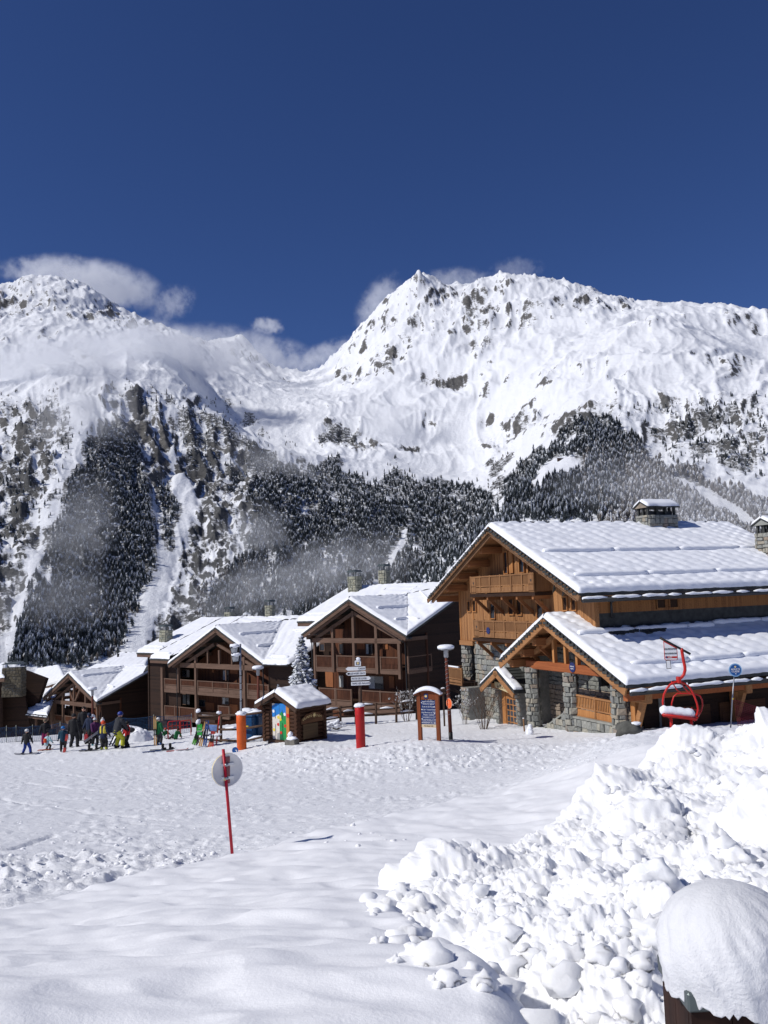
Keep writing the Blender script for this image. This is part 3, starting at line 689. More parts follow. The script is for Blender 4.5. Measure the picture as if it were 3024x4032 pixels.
b2_ = N(t, 'ShaderNodeBump', Strength=.35, Distance=.012); L(t, n2.outputs[0], b2_.inputs['Height']); L(t, b3_.outputs[0], b2_.inputs['Normal']); L(t, b2_.outputs[0], b.inputs['Normal'])
SNOWG = m
_pl = [at(*p) for p in ((2700, 2900, 13.5), (2440, 3050, 12.6), (2280, 3160, 11.6), (2040, 3300, 10.3), (1760, 3380, 9.3), (1600, 3520, 7.8), (1510, 3620, 6.8), (1680, 3770, 5.0), (1800, 3890, 4.3), (1870, 4032, 3.6), (1920, 4300, 2.7), (4200, 4300, 2.5), (4200, 2900, 13.0), (3100, 2880, 13.2))]
_gm = (gd2 < 15) & (gd2 > 2.2) & (ga2 > -0.1)
_q = np.stack([gx[_gm], gy[_gm]], 1); _PL = np.array([(p.x, p.y) for p in _pl]); _d = np.full(len(_q), 99.0)
for _i in range(len(_PL)):
    _a, _e = _PL[_i], _PL[(_i + 1) % len(_PL)] - _PL[_i]
    _t = np.clip(((_q - _a) @ _e) / (_e @ _e), 0, 1); _d = np.minimum(_d, np.linalg.norm(_q - _a - _t[:, None] * _e, axis=1))
_d = np.where(inside([tuple(p) for p in _PL], _q), _d, 0)
gzv[_gm] -= 0.45 * sstep(0.0, 0.55, _d)
gr = grid_mesh('snow_ground', np.stack([gx.ravel(), gy.ravel(), gzv.ravel()], 1), len(gaz), len(gdd), SNOWG, {'pack': np.clip(pist * (1 - bank), 0, 1)}, flip=True)
tag(gr, 'skied snow field with an untouched soft bank in front', kind='structure')
# ------------------------------------------------------------------ ploughed heap on the right
HA = [(2700, 2905, 13.5), (2620, 2950, 13.2), (2520, 3010, 12.8), (2400, 3110, 12), (2300, 3185, 11.4), (2060, 3330, 10.2), (1740, 3375, 9.0), (1560, 3510, 7.7), (1470, 3610, 6.9),
      (2000, 3500, 6.9), (2300, 3400, 7.7), (2600, 3250, 8.8), (2900, 3150, 9.4), (2000, 3720, 5.0), (2400, 3720, 4.6), (2200, 4000, 3.6), (2550, 4032, 3.35), (2700, 3500, 5.8), (3024, 3320, 6.8), (3024, 3010, 11.7), (2850, 3020, 12.6), (3100, 2950, 12.4), (3400, 3200, 7.5), (2700, 3850, 3.95), (3200, 3700, 4.3),
      (1640, 3735, 5.2), (1760, 3845, 4.5), (1830, 4032, 3.5), (2700, 4200, 2.95), (3300, 4200, 2.75), (3600, 2900, 12)]
HP = [at(*p) for p in HA]
hb = rbf(gcoord([p.x for p in HP], [p.y for p in HP]), [p.z for p in HP], k_tp, 2e-3)
poly = [at(*p) for p in ((2790, 2850, 14.2), (2560, 2900, 14.2), (2440, 3000, 13.2), (2280, 3120, 12.3), (2040, 3260, 11.2), (1740, 3340, 10.2), (1550, 3470, 8.4), (1440, 3600, 7.0), (1620, 3760, 5.1), (1740, 3870, 4.4), (1800, 4032, 3.6), (1850, 4300, 2.7), (4200, 4300, 2.5), (4200, 2900, 13.5), (3100, 2850, 13.8))]
PL = np.array([(p.x, p.y) for p in poly])
haz = np.linspace(-0.10, 0.78, 470); hdd = np.exp(np.linspace(math.log(2.3), math.log(15.6), 430))
ha2, hd2 = np.meshgrid(haz, hdd, indexing='ij'); hx = np.sin(ha2) * hd2; hy = np.cos(ha2) * hd2
Q = np.stack([hx.ravel(), hy.ravel()], 1)
ins = inside([tuple(p) for p in PL], Q)
dist = np.full(len(Q), 99.0)
for i in range(len(PL)):
    a, b_ = PL[i], PL[(i + 1) % len(PL)]; e = b_ - a
    tt = np.clip(((Q - a) @ e) / (e @ e), 0, 1)
    dist = np.minimum(dist, np.linalg.norm(Q - a - tt[:, None] * e, axis=1))
sd = np.where(ins, dist, -dist).reshape(hx.shape)
hz = hb(gcoord(hx.ravel(), hy.ravel())).reshape(hx.shape)
hz = hz - 0.02 + 0.10 * fbm(hx / 1.5, hy / 1.5, 3, 101)
pk = at(2680, 2840, 13.4)       # the tall block on top
hz += 0.16 * np.exp(-(((hx - pk.x) / 0.42) ** 2 + ((hy - pk.y) / 0.5) ** 2) ** 1.5) + 0.0 * np.exp(-(((hx - pk.x - .9) / 0.5) ** 2 + ((hy - pk.y + .1) / 0.5) ** 2))
dk = at(2810, 3420, 7.9)        # hollow in the heap
hz -= 0.34 * np.exp(-(((hx - dk.x) / 0.28) ** 2 + ((hy - dk.y) / 0.7) ** 2))
for (u, v, Y, r, dep) in ((2260, 3800, 5.7, .16, .14), (2560, 3640, 6.3, .22, .12)):
    q = at(u, v, Y); hz -= dep * np.exp(-(((hx - q.x) / r) ** 2 + ((hy - q.y) / (r * 1.4)) ** 2))
gb_ = gbase(gcoord(hx.ravel(), hy.ravel())).reshape(hx.shape)
fall = sstep(-0.15, 0.45, sd)
hz = np.where(sd > 0.45, hz, (gb_ - 0.25 + np.minimum(0, sd + 0.15) * 0.8) * (1 - fall) + hz * fall)
m, t, b = nodes('heap_snow')
c = coords(t); n1 = noise(t, c, 5.0, 6, 0.65); n2 = noise(t, c, 60, 3, 0.7); n3 = noise(t, c, 1.1, 4, 0.6)
r1 = ramp(t, n1.outputs[0], [(0.3, (0.80, 0.815, 0.84)), (0.6, (0.875, 0.88, 0.89))])
r2 = ramp(t, n3.outputs[0], [(0.66, (0, 0, 0)), (0.78, (0.35, 0.35, 0.35))])
mx = N(t, 'ShaderNodeMix', data_type='RGBA'); L(t, r2.outputs[0], mx.inputs['Factor']); L(t, r1.outputs[0], mx.inputs['A']); mx.inputs['B'].default_value = (0.62, 0.56, 0.48, 1)
L(t, mx.outputs['Result'], b.inputs['Base Color']); b.inputs['Roughness'].default_value = 0.6; b.inputs['Specular IOR Level'].default_value = 0.15
b.inputs['Subsurface Weight'].default_value = 1.0; b.inputs['Subsurface Radius'].default_value = (1.0, 1.0, 1.0); b.inputs['Subsurface Scale'].default_value = 0.022
bp = N(t, 'ShaderNodeBump', Strength=0.35, Distance=0.03); L(t, n1.outputs[0], bp.inputs['Height'])
bp2 = N(t, 'ShaderNodeBump', Strength=0.35, Distance=0.006); L(t, n2.outputs[0], bp2.inputs['Height']); L(t, bp.outputs[0], bp2.inputs['Normal']); L(t, bp2.outputs[0], b.inputs['Normal'])
HEAPM = m
# clods: rounded lumps of several sizes pushed out along the surface normal
ux = np.stack([np.gradient(hx, axis=0), np.gradient(hy, axis=0), np.gradient(hz, axis=0)], -1)
uv_ = np.stack([np.gradient(hx, axis=1), np.gradient(hy, axis=1), np.gradient(hz, axis=1)], -1)
nn = np.cross(uv_, ux); nn /= np.linalg.norm(nn, axis=-1, keepdims=True) + 1e-9
nn *= np.sign(nn[..., 2:3])
keep = sstep(-0.45, 0.35, sd)
P3 = np.stack([hx, hy, hz], -1)
def clods(P, s, seed, sharp=0.72):
    x, y, z = P[..., 0] / s, P[..., 1] / s, P[..., 2] / s * 1.15
    wx_ = pnoise(x * 1.7 + z, y * 1.7, seed) * 0.28; wy_ = pnoise(x * 1.7, y * 1.7 + z, seed + 2) * 0.28
    d, v = worley3(x + wx_, y + wy_, z + 0.5 * wx_, seed)
    return np.sqrt(np.clip(1 - (d / sharp) ** 2, 0, 1)) * (0.25 + 0.95 * v)
def billow(P, s, seed):
    x, y, z = P[..., 0] / s, P[..., 1] / s, P[..., 2] / s
    a = pnoise(x + z * .75, y - z * .6, seed); b_ = pnoise(x * .8 - z * .9 + 5.2, y * .9 + z * .7 - 3.1, seed + 1)
    return np.abs(a) * .62 + np.abs(b_) * .55
size_n = np.clip(0.85 + 0.6 * fbm(hx / 1.4, hy / 1.4, 2, 105), 0.35, 1.25)
mod_ = np.clip(0.55 + 1.1 * fbm(hx / .9, hy / .9, 2, 141), 0.12, 1.35)
for s_, a_ in ((1.7, .34), (.8, .22), (.40, .15), (.2, .085)):
    P3 = P3 + nn * ((a_ * billow(P3, s_, int(s_ * 50)) * (size_n if s_ > .6 else mod_) - a_ * .25) * keep)[..., None]
off = 0.075 * clods(P3, 0.40, 7) ** 1.6 * mod_
P3 = P3 + nn * (off * keep)[..., None]
off = 0.042 * clods(P3, 0.15, 13) * mod_ + 0.065 * billow(P3, .10, 17) * np.clip(1.3 - .5 * mod_, .5, 1.2) + 0.022 * clods(P3, 0.06, 19) + 0.036 * billow(P3, .045, 23) + 0.018 * billow(P3, .022, 27)
P3 = P3 + nn * (off * keep)[..., None]
hz = P3[..., 2]
hp_o = grid_mesh('snow_heap', P3.reshape(-1, 3), len(haz), len(hdd), m, flip=True)
tag(hp_o, 'large heap of clumpy ploughed snow filling the lower right foreground', 'snow heap')
# loose lumps that rolled off the heap
def heap_z(x, y):
    a = math.atan2(x, y); d = math.hypot(x, y)
    i = int(np.clip(round((a - haz[0]) / (haz[1] - haz[0])), 0, len(haz) - 1)); j = int(np.clip(np.searchsorted(hdd, d), 0, len(hdd) - 1))
    i2 = int(np.clip(np.searchsorted(gaz, a), 0, len(gaz) - 1)); j2 = int(np.clip(np.searchsorted(gdd, d), 0, len(gdd) - 1))
    return max(hz[i, j], gzv[i2, j2])
def ground_z(x, y):
    a = math.atan2(x, y); d = math.hypot(x, y)
    i2 = int(np.clip(np.searchsorted(gaz, a), 0, len(gaz) - 1)); j2 = int(np.clip(np.searchsorted(gdd, d), 0, len(gdd) - 1))
    return float(gzv[i2, j2])
def heap_hit(u, v):
    d = ray(u, v)
    for Y in np.exp(np.linspace(math.log(2.6), math.log(15), 400)):
        x = d.x / d.y * Y
        if heap_z(x, Y) >= d.z / d.y * Y: return Vector((x, Y, heap_z(x, Y)))
    return at(u, v, 8)
rr = random.Random(5); mb = MB()
big = [(1510, 3590, 7.6, .17), (1590, 3550, 7.9, .2), (1640, 3590, 7.6, .2), (1600, 3715, 6.7, .16), (1640, 3760, 6.4, .1), (1490, 3720, 6.8, .06), (1560, 3790, 6.3, .05), 
       (2580, 3480, 7.4, .2), (2640, 3460, 7.5, .18), (2560, 3690, 6.0, .13), (2240, 3770, 5.7, .12),
       (1410, 3330, 11.5, .05), (1620, 3445, 9.4, .08), (2900, 3380, 7.2, .16), (2980, 3400, 7.0, .18)]
for q, (u, v, Y, r) in enumerate(big):
    p = heap_hit(u, v); z = p.z
    mb.blob((p.x, p.y, z - r * 0.05), r * 0.62, 3, 0.55, q, (1.15, 1, .85), 2.2)
for q in range(300):
    k_ = rr.random(); u = 1450 + 1570 * rr.random(); v = 2950 + 1050 * rr.random()
    p = at(u, v, 3.4 + 9.5 * ((4032 - v) / 1100) ** 1.6)
    i = int((math.atan2(p.x, p.y) - haz[0]) / (haz[1] - haz[0])); j = int(np.searchsorted(hdd, math.hypot(p.x, p.y)))
    if not (0 <= i < len(haz) and 0 <= j < len(hdd)): continue
    if sd[i, j] < -0.7 or (sd[i, j] < -0.1 and rr.random() < 0.6): continue
    r = 0.02 + 0.07 * rr.random() ** 2
    mb.blob((p.x, p.y, heap_z(p.x, p.y) + r * 0.1), r, 2, 0.5, q + 50, (1.1, 1, .8), 2.2)
tag(mb.build('snow_chunks', HEAPM), 'loose rounded lumps of snow lying on and below the heap', 'snow lumps', kind='stuff')
# churned crumbs on the piste
mb = MB()
for q in range(1050):
    if q < 420: u = 900 + 1450 * rr.random(); v = 2935 + 105 * rr.random() ** 1.4; f = .85
    elif q < 700:
        u = -30 + 900 * rr.random() ** 1.2; v = 3420 - u * .08 + 150 * (rr.random() - .3) * (1 - u / 1300); f = .55
    else: u = -30 + 1700 * rr.random(); v = 3030 + 330 * rr.random(); f = .45
    p = ground_hit(u, v); r = (0.02 + 0.06 * rr.random() ** 3) * f
    mb.blob((p.x, p.y, ground_z(p.x, p.y) + r * 0.15), r, 1, 0.65, q, (1.35, 1, .75), 2.6)
tag(mb.build('snow_crumbs', SNOWG), 'small crumbs of churned snow strewn over the skied ground', 'snow crumbs', kind='stuff')
# ------------------------------------------------------------------ building frames
class Fr:
    """upright frame: local x along the front, y away from the viewer, z up; origin at (x, y, z) world"""
    def __init__(s, O, psi):
        s.O = Vector(O); s.psi = psi
        s.ex = Vector((math.cos(psi), -math.sin(psi), 0)); s.ey = Vector((math.sin(psi), math.cos(psi), 0)); s.ez = Vector((0, 0, 1))
    def W(s, x, y, z): return s.O + s.ex * x + s.ey * y + s.ez * z
    def loc(s, P):
        d = Vector(P) - s.O; return Vector((d.dot(s.ex), d.dot(s.ey), d.z))
    def fp(s, u, v, y=0.0):
        d = ray(u, v); k_ = (s.O.dot(s.ey) + y) / d.dot(s.ey); q = s.loc(d * k_); return q.x, q.z
    def sp(s, u, v, x=0.0):
        d = ray(u, v); k_ = (s.O.dot(s.ex) + x) / d.dot(s.ex); q = s.loc(d * k_); return q.y, q.z
    def pp(s, u, v, n, c):
        """ray with local plane n.P = c"""
        d = ray(u, v); n = Vector(n); dl = Vector((d.dot(s.ex), d.dot(s.ey), d.z)); ol = s.loc((0, 0, 0))
        k_ = (c - n.dot(ol)) / n.dot(dl); return ol + dl * k_
    def empty(s, name, label, cat, group=None):
        return empty(name, s.O, -s.psi, label, cat, group)
# ------------------------------------------------------------------ building materials
def stone_mat(name, stops, rnd=1.0):
    m, t, b = nodes(name)
    oi = N(t, 'ShaderNodeObjectInfo'); c = coords(t, 'Object'); n = noise(t, c, 3.0, 5, 0.65)
    r = ramp(t, oi.outputs['Random'], stops)
    r2 = ramp(t, n.outputs[0], [(0.3, (0.66, 0.66, 0.66)), (0.7, (1.12, 1.12, 1.10))])
    mx = N(t, 'ShaderNodeMix', data_type='RGBA', blend_type='MULTIPLY'); mx.inputs['Factor'].default_value = 1.0
    L(t, r.outputs[0], mx.inputs['A']); L(t, r2.outputs[0], mx.inputs['B']); L(t, mx.outputs['Result'], b.inputs['Base Color'])
    b.inputs['Roughness'].default_value = 0.85; b.inputs['Specular IOR Level'].default_value = 0.2
    bump(t, b, n.outputs[0], 0.5, 0.03); return m
STONE = stone_mat('rubble_stone', [(0.0, (0.20, 0.205, 0.19)), (0.3, (0.27, 0.275, 0.255)), (0.55, (0.32, 0.32, 0.29)), (0.72, (0.36, 0.34, 0.28)), (0.86, (0.33, 0.26, 0.20)), (1.0, (0.24, 0.25, 0.25))])
STONE2 = stone_mat('chimney_stone', [(0.0, (0.24, 0.24, 0.19)), (0.5, (0.34, 0.34, 0.27)), (0.8, (0.40, 0.38, 0.29)), (1.0, (0.30, 0.32, 0.28))])
MORTAR = flat('mortar', (0.22, 0.22, 0.205), 0.95, 0.25, 5, bs=0.4)
SLATE = flat('slate', (0.045, 0.047, 0.045), 0.8, 0.4, 3, bs=0.5)
LARCH = wood('larch_boards', (0.50, 0.235, 0.085), (0.30, 0.12, 0.04), axis='z')
LARCHX = wood('larch_beam', (0.42, 0.21, 0.09), (0.24, 0.11, 0.045), axis='x')
LARCHY = wood('larch_purlin', (0.36, 0.155, 0.06), (0.18, 0.07, 0.028), axis='y')
BALC = wood('balcony_wood', (0.33, 0.17, 0.075), (0.17, 0.08, 0.035), axis='z')
REDBEAM = wood('red_beam', (0.36, 0.115, 0.04), (0.21, 0.06, 0.022), axis='x')
DKBEAM = wood('grey_brown_beam', (0.165, 0.102, 0.073), (0.085, 0.05, 0.035), axis='x')
DKPOST = wood('grey_brown_post', (0.165, 0.102, 0.073), (0.085, 0.05, 0.035), axis='z')
DKWALL = wood('dark_timber_wall', (0.05, 0.025, 0.015), (0.022, 0.011, 0.007), axis='x')
REDWOOD = wood('red_brown_wood', (0.14, 0.055, 0.03), (0.06, 0.024, 0.014), axis='z')
SHUT = wood('orange_shutter', (0.34, 0.135, 0.055), (0.2, 0.07, 0.03), axis='z')
GUTTER = flat('dark_gutter', (0.03, 0.03, 0.032), 0.5, 0.2, 4)
m, t, b = nodes('window_glass'); b.inputs['Base Color'].default_value = (0.02, 0.024, 0.03, 1); b.inputs['Roughness'].default_value = 0.08; b.inputs['Specular IOR Level'].default_value = 0.6
n = noise(t, coords(t), 1.5, 2); r = ramp(t, n.outputs[0], [(0.3, (0.012, 0.014, 0.018)), (0.7, (0.035, 0.04, 0.05))]); L(t, r.outputs[0], b.inputs['Base Color'])
GLASS = m
CURTAIN = flat('pale_curtain', (0.45, 0.46, 0.45), 0.9, 0.2, 5)
METALCAP = flat('sheet_metal', (0.10, 0.12, 0.12), 0.45, 0.25, 3, metal=0.5)
def plankmat(name, col, dark, w=0.14, axis=0):
    """boards told apart by a tone per board and a fine groove"""
    m, t, b = nodes(name)
    c = coords(t, 'Object'); sx = N(t, 'ShaderNodeSeparateXYZ'); L(t, c, sx.inputs[0])
    mu = N(t, 'ShaderNodeMath', operation='DIVIDE'); L(t, sx.outputs[axis], mu.inputs[0]); mu.inputs[1].default_value = w
    fl = N(t, 'ShaderNodeMath', operation='FLOOR'); L(t, mu.outputs[0], fl.inputs[0])
    wn = N(t, 'ShaderNodeTexWhiteNoise', noise_dimensions='1D'); L(t, fl.outputs[0], wn.inputs['W'])
    fr = N(t, 'ShaderNodeMath', operation='FRACT'); L(t, mu.outputs[0], fr.inputs[0])
    gr_ = ramp(t, fr.outputs[0], [(0.0, (0, 0, 0)), (0.10, (1, 1, 1))])
    sc = (14, 14, 0.7) if axis == 0 else (0.7, 14, 14)
    n = noise(t, coords(t, 'Object', sc), 1.0, 5, 0.6); ng = noise(t, c, 0.5, 3)
    a1 = N(t, 'ShaderNodeMath', operation='MULTIPLY_ADD'); L(t, wn.outputs['Value'], a1.inputs[0]); a1.inputs[1].default_value = 0.45; L(t, n.outputs[0], a1.inputs[2])
    a2 = N(t, 'ShaderNodeMath', operation='MULTIPLY_ADD'); L(t, ng.outputs[0], a2.inputs[0]); a2.inputs[1].default_value = 0.5; L(t, a1.outputs[0], a2.inputs[2])
    r = ramp(t, a2.outputs[0], [(0.6, dark), (1.25, col)]); r.color_ramp.elements[1].position = 1.0
    mx = N(t, 'ShaderNodeMix', data_type='RGBA', blend_type='MULTIPLY'); mx.inputs['Factor'].default_value = 0.55
    L(t, r.outputs[0], mx.inputs['A']); L(t, gr_.outputs[0], mx.inputs['B']); L(t, mx.outputs['Result'], b.inputs['Base Color'])
    b.inputs['Roughness'].default_value = 0.75; b.inputs['Specular IOR Level'].default_value = 0.2
    bump(t, b, gr_.outputs[0], 0.6, 0.02); return m
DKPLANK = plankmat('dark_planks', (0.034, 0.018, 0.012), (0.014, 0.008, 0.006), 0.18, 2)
REDPLANK = plankmat('red_planks', (0.105, 0.038, 0.018), (0.038, 0.014, 0.008), 0.16, 0)
# ------------------------------------------------------------------ builders
def prism_part(parent, name, poly, ext, mat, bevel=0): return MB().prism(poly, ext).build(name, mat, parent, bevel)
def roof_snow(parent, A, B, C, D, T=0.28, roll=(1, 1, 0, 1), seed=0, pat=1.0, sp=0.2, name='roof_snow', mat=None):
    """snow sheet on quad A,B (eave) C,D (ridge); roll: which edges AB, BC, CD, DA are rounded off"""
    A, B, C, D = [np.array(p, float) for p in (A, B, C, D)]
    Lx = max(np.linalg.norm(B - A), np.linalg.norm(C - D)); Ly = max(np.linalg.norm(D - A), np.linalg.norm(C - B))
    nu = max(6, int(Lx / sp)); nv = max(6, int(Ly / sp))
    s = np.linspace(0, 1, nu); q = np.linspace(0, 1, nv)
    # crowd samples at the edges so the rounding shows
    s = s + 0.12 * (-np.sin(2 * np.pi * s)) / (2 * np.pi) * 3; q = q + 0.12 * (-np.sin(2 * np.pi * q)) / (2 * np.pi) * 3
    s = np.clip(s, 0, 1); q = np.clip(q, 0, 1)
    S, Qq = np.meshgrid(s, q, indexing='ij')
    P = ((1 - S) * (1 - Qq))[..., None] * A + (S * (1 - Qq))[..., None] * B + (S * Qq)[..., None] * C + ((1 - S) * Qq)[..., None] * D
    nrm = np.cross(B - A, D - A)
    if np.linalg.norm(nrm) < 1e-6: nrm = np.cross(C - A, D - A)
    if np.linalg.norm(nrm) < 1e-6: nrm = np.cross(B - A, C - A)
    nrm = nrm / np.linalg.norm(nrm); nrm = nrm * np.sign(nrm[2])
    ev = (B - A) / (np.linalg.norm(B - A) + 1e-9) if np.linalg.norm(B - A) > 0.2 else (C - D) / (np.linalg.norm(C - D) + 1e-9)
    up = np.cross(nrm, ev); up = up * np.sign(up[2] + 1e-9)
    xs = P @ ev; ys = P @ up
    e = np.full(S.shape, 9.0)
    for k_, (p, r_) in enumerate(((A, B), (B, C), (C, D), (D, A))):
        if not roll[k_] or np.linalg.norm(r_ - p) < 1e-6: continue
        dd = (r_ - p) / np.linalg.norm(r_ - p)
        w_ = P - p; e = np.minimum(e, np.linalg.norm(w_ - (w_ @ dd)[..., None] * dd, axis=-1))
    rad = T * 0.95
    f = np.sqrt(np.clip(1 - (1 - np.clip(e / rad, 0, 1)) ** 2, 0, 1))
    wv = 0.5 * pnoise(xs / 2.3, ys / 2.3, seed + 3)
    ph = xs / 0.95 + ys * 0.55 + 0.35 * wv; rw_ = ys / 0.46 + 0.18 * pnoise(xs / 1.2, ys / 1.2, seed + 8)
    spot = np.clip(np.cos(2 * np.pi * ph), 0, 1) ** 1.3 * (0.45 + 0.55 * np.cos(2 * np.pi * rw_)) * np.clip(0.75 + 0.7 * pnoise(xs / 1.7, ys / 1.3, seed + 5), 0.1, 1.2)
    h = pat * (-0.14 * spot + 0.03 * np.cos(2 * np.pi * rw_) + 0.02 * pnoise(xs / .5, ys / .5, seed + 6)) + 0.05 * pnoise(xs / 3, ys / 2, seed) + 0.02 * pnoise(xs / .7, ys / .7, seed + 9)
    th = f * (T + h * sstep(0.0, 0.5, e))
    P = P + nrm * th[..., None]
    # ragged lip at rounded edges
    lip = (e < 0.02) * 0.06 * pnoise(xs / 0.5, ys / 0.5, seed + 12)
    P = P + np.array([0, 0, 1.0]) * 0 - up * lip[..., None]
    a_, b_, c_ = P[0, 0], P[-1, 0], P[0, -1]
    fl = np.cross(P[1, nv // 2] - P[0, nv // 2], P[0, min(nv - 1, nv // 2 + 1)] - P[0, nv // 2])[2] > 0
    o = grid_mesh(name, P.reshape(-1, 3), nu, nv, mat or ROOFSNOW, parent=parent, flip=fl)
    return o
def slab(parent, A, B, C, D, th=0.16, mat=None, name='roof'):
    A, B, C, D = [Vector(p) for p in (A, B, C, D)]
    poly = [A, B, C] if (C - D).length < 1e-6 else ([B, C, D] if (A - B).length < 1e-6 else [A, B, C, D])
    return prism_part(parent, name, poly, (0, 0, -th), mat or SLATE)
def roof_plane(parent, A, B, C, D, T=0.28, roll=(1, 1, 0, 1), seed=0, sp=0.2, th=0.16, pat=1.0):
    r_ = slab(parent, A, B, C, D, th)
    lift = Vector((0, 0, 0.012))
    roof_snow(r_, *[Vector(p) + lift for p in (A, B, C, D)], T, roll, seed, pat, sp)
    return r_
def snow_guard(parent, a, b, nrm, r=0.09, seed=0):
    a = Vector(a); b = Vector(b); n = Vector(nrm).normalized(); l = (b - a).length
    g = MB().tube([a + n * 0.20, b + n * 0.20], r, 8).build('snow_guard', DKPOST, parent)
    k_ = max(4, int(l / 0.3)); pts = []; rs = []
    for i in range(k_ + 1):
        f = i / k_; pts.append(a.lerp(b, f) + n * (0.30 + 0.015 * math.sin(i * 2.1 + seed)) + Vector((0, 0, 0))); rs.append(r * (1.8 + 0.1 * math.sin(i * 1.3 + seed) + 0.1 * math.sin(i * 3.7)))
    rs[0] *= 0.7; rs[-1] *= 0.7
    MB().tube(pts, rs, 10).build('snow', ROOFSNOW, g)
    return g
def gutter(parent, a, b, seed=0, snow=True, r=0.09):
    a = Vector(a); b = Vector(b)
    g = MB().tube([a, b], r, 8).build('gutter', GUTTER, parent)
    if snow:
        rr_ = random.Random(seed); l = (b - a).length; f = 0.0; d = (b - a) / l; mbs = MB()
        while f < l - 0.5:
            seg = min(l - f, rr_.uniform(0.7, 2.4)); k_ = max(3, int(seg / 0.25)); pts = []; rs = []
            for i in range(k_ + 1):
                pts.append(a + d * (f + seg * i / k_) + Vector((0, 0, r * 0.8 + 0.03 * rr_.random()))); rs.append(r * (0.75 + 0.35 * rr_.random()))
            rs[0] *= 0.5; rs[-1] *= 0.5; mbs.tube(pts, rs, 6); f += seg + rr_.choice((0.0, 0.1, 0.3))
        tag(mbs.build('gutter_snow', ROOFSNOW, g), kind='stuff')
    return g
def railing(parent, p0, p1, h=0.95, panel=0.0, bal=0.11, mat=None, rail=None, post_every=2.2, fascia=0.0, name='balcony_railing', hearts=False):
    """p0,p1: the top line of the handrail in local space"""
    p0 = Vector(p0); p1 = Vector(p1); d = (p1 - p0); l = d.length; d.normalize(); z = Vector((0, 0, 1)); mat = mat or REDWOOD; rail = rail or DKBEAM
    n = d.cross(z).normalized()
    r_ = MB().bar(p0 - z * .04, p1 - z * .04, 0.11, 0.08).build(name, rail, parent)
    MB().bar(p0 - z * (h - panel), p1 - z * (h - panel), 0.08, 0.07).build('lower_rail', rail, r_)
    k_ = int(l / bal); mb = MB(); top = -0.08; bot = -(h - panel) + 0.03
    for i in range(1, k_):
        c_ = p0 + d * (l * i / k_); mb.bar(c_ + z * bot, c_ + z * top, 0.07, 0.03, up=n)
    tag(mb.build('balusters', mat, r_), kind='stuff')
    if panel:
        MB().bar(p0 - z * (h - panel / 2 + .03), p1 - z * (h - panel / 2 + .03), 0.04, panel - 0.1).build('panel', rail if not hearts else mat, r_)
        MB().bar(p0 - z * h, p1 - z * h, 0.08, 0.07).build('lower_rail', rail, r_)
    if fascia: MB().bar(p0 - z * (h + fascia / 2 + .05), p1 - z * (h + fascia / 2 + .05), 0.14, fascia).build('fascia_beam', rail, r_)
    m_ = max(1, round(l / post_every))
    for i in range(m_ + 1):
        c_ = p0 + d * (l * i / m_); MB().bar(c_ - z * (h + fascia), c_ + z * 0.03, 0.12, 0.12, up=n).build('rail_post', rail, r_)
    return r_
STV = []
def stone_variants():
    rg_ = random.Random(3)
    for k_ in range(16):
        j = lambda s_=0.12: rg_.uniform(-s_, s_)
        bx_ = [(-.5, 0, -.5), (.5, 0, -.5), (.5, 0, .5), (-.5, 0, .5)]
        bx_ = [(x + j(), 0, z + j()) for x, _, z in bx_]
        mid = [(x * .97, -.65 + j(.12), z * .96) for x, _, z in bx_]
        fr = [(x * .78 + j(.05), -1 + j(.2), z * .74 + j(.05)) for x, _, z in bx_]
        v = bx_ + mid + fr; f = []
        for a in (0, 4):
            for i in range(4): f.append((a + i, a + (i + 1) % 4, a + 4 + (i + 1) % 4, a + 4 + i))
        f.append((8, 9, 10, 11))
        me = bpy.data.meshes.new('stone'); me.from_pydata(v, [], f); me.update(); STV.append(me)
stone_variants()
def stone_at(parent, loc, w, h, dep, rz, mat, rg_):
    me = STV[rg_.randrange(16)]
    o = bpy.data.objects.new('stone', me)
    if not me.materials: me.materials.append(STONE)
    link(o, parent); o.location = loc; o.scale = (w, dep, h); o.rotation_euler = (0, rg_.uniform(-.05, .05), rz)
    if mat is not STONE:
        o.material_slots[0].link = 'OBJECT'; o.material_slots[0].material = mat
    return o
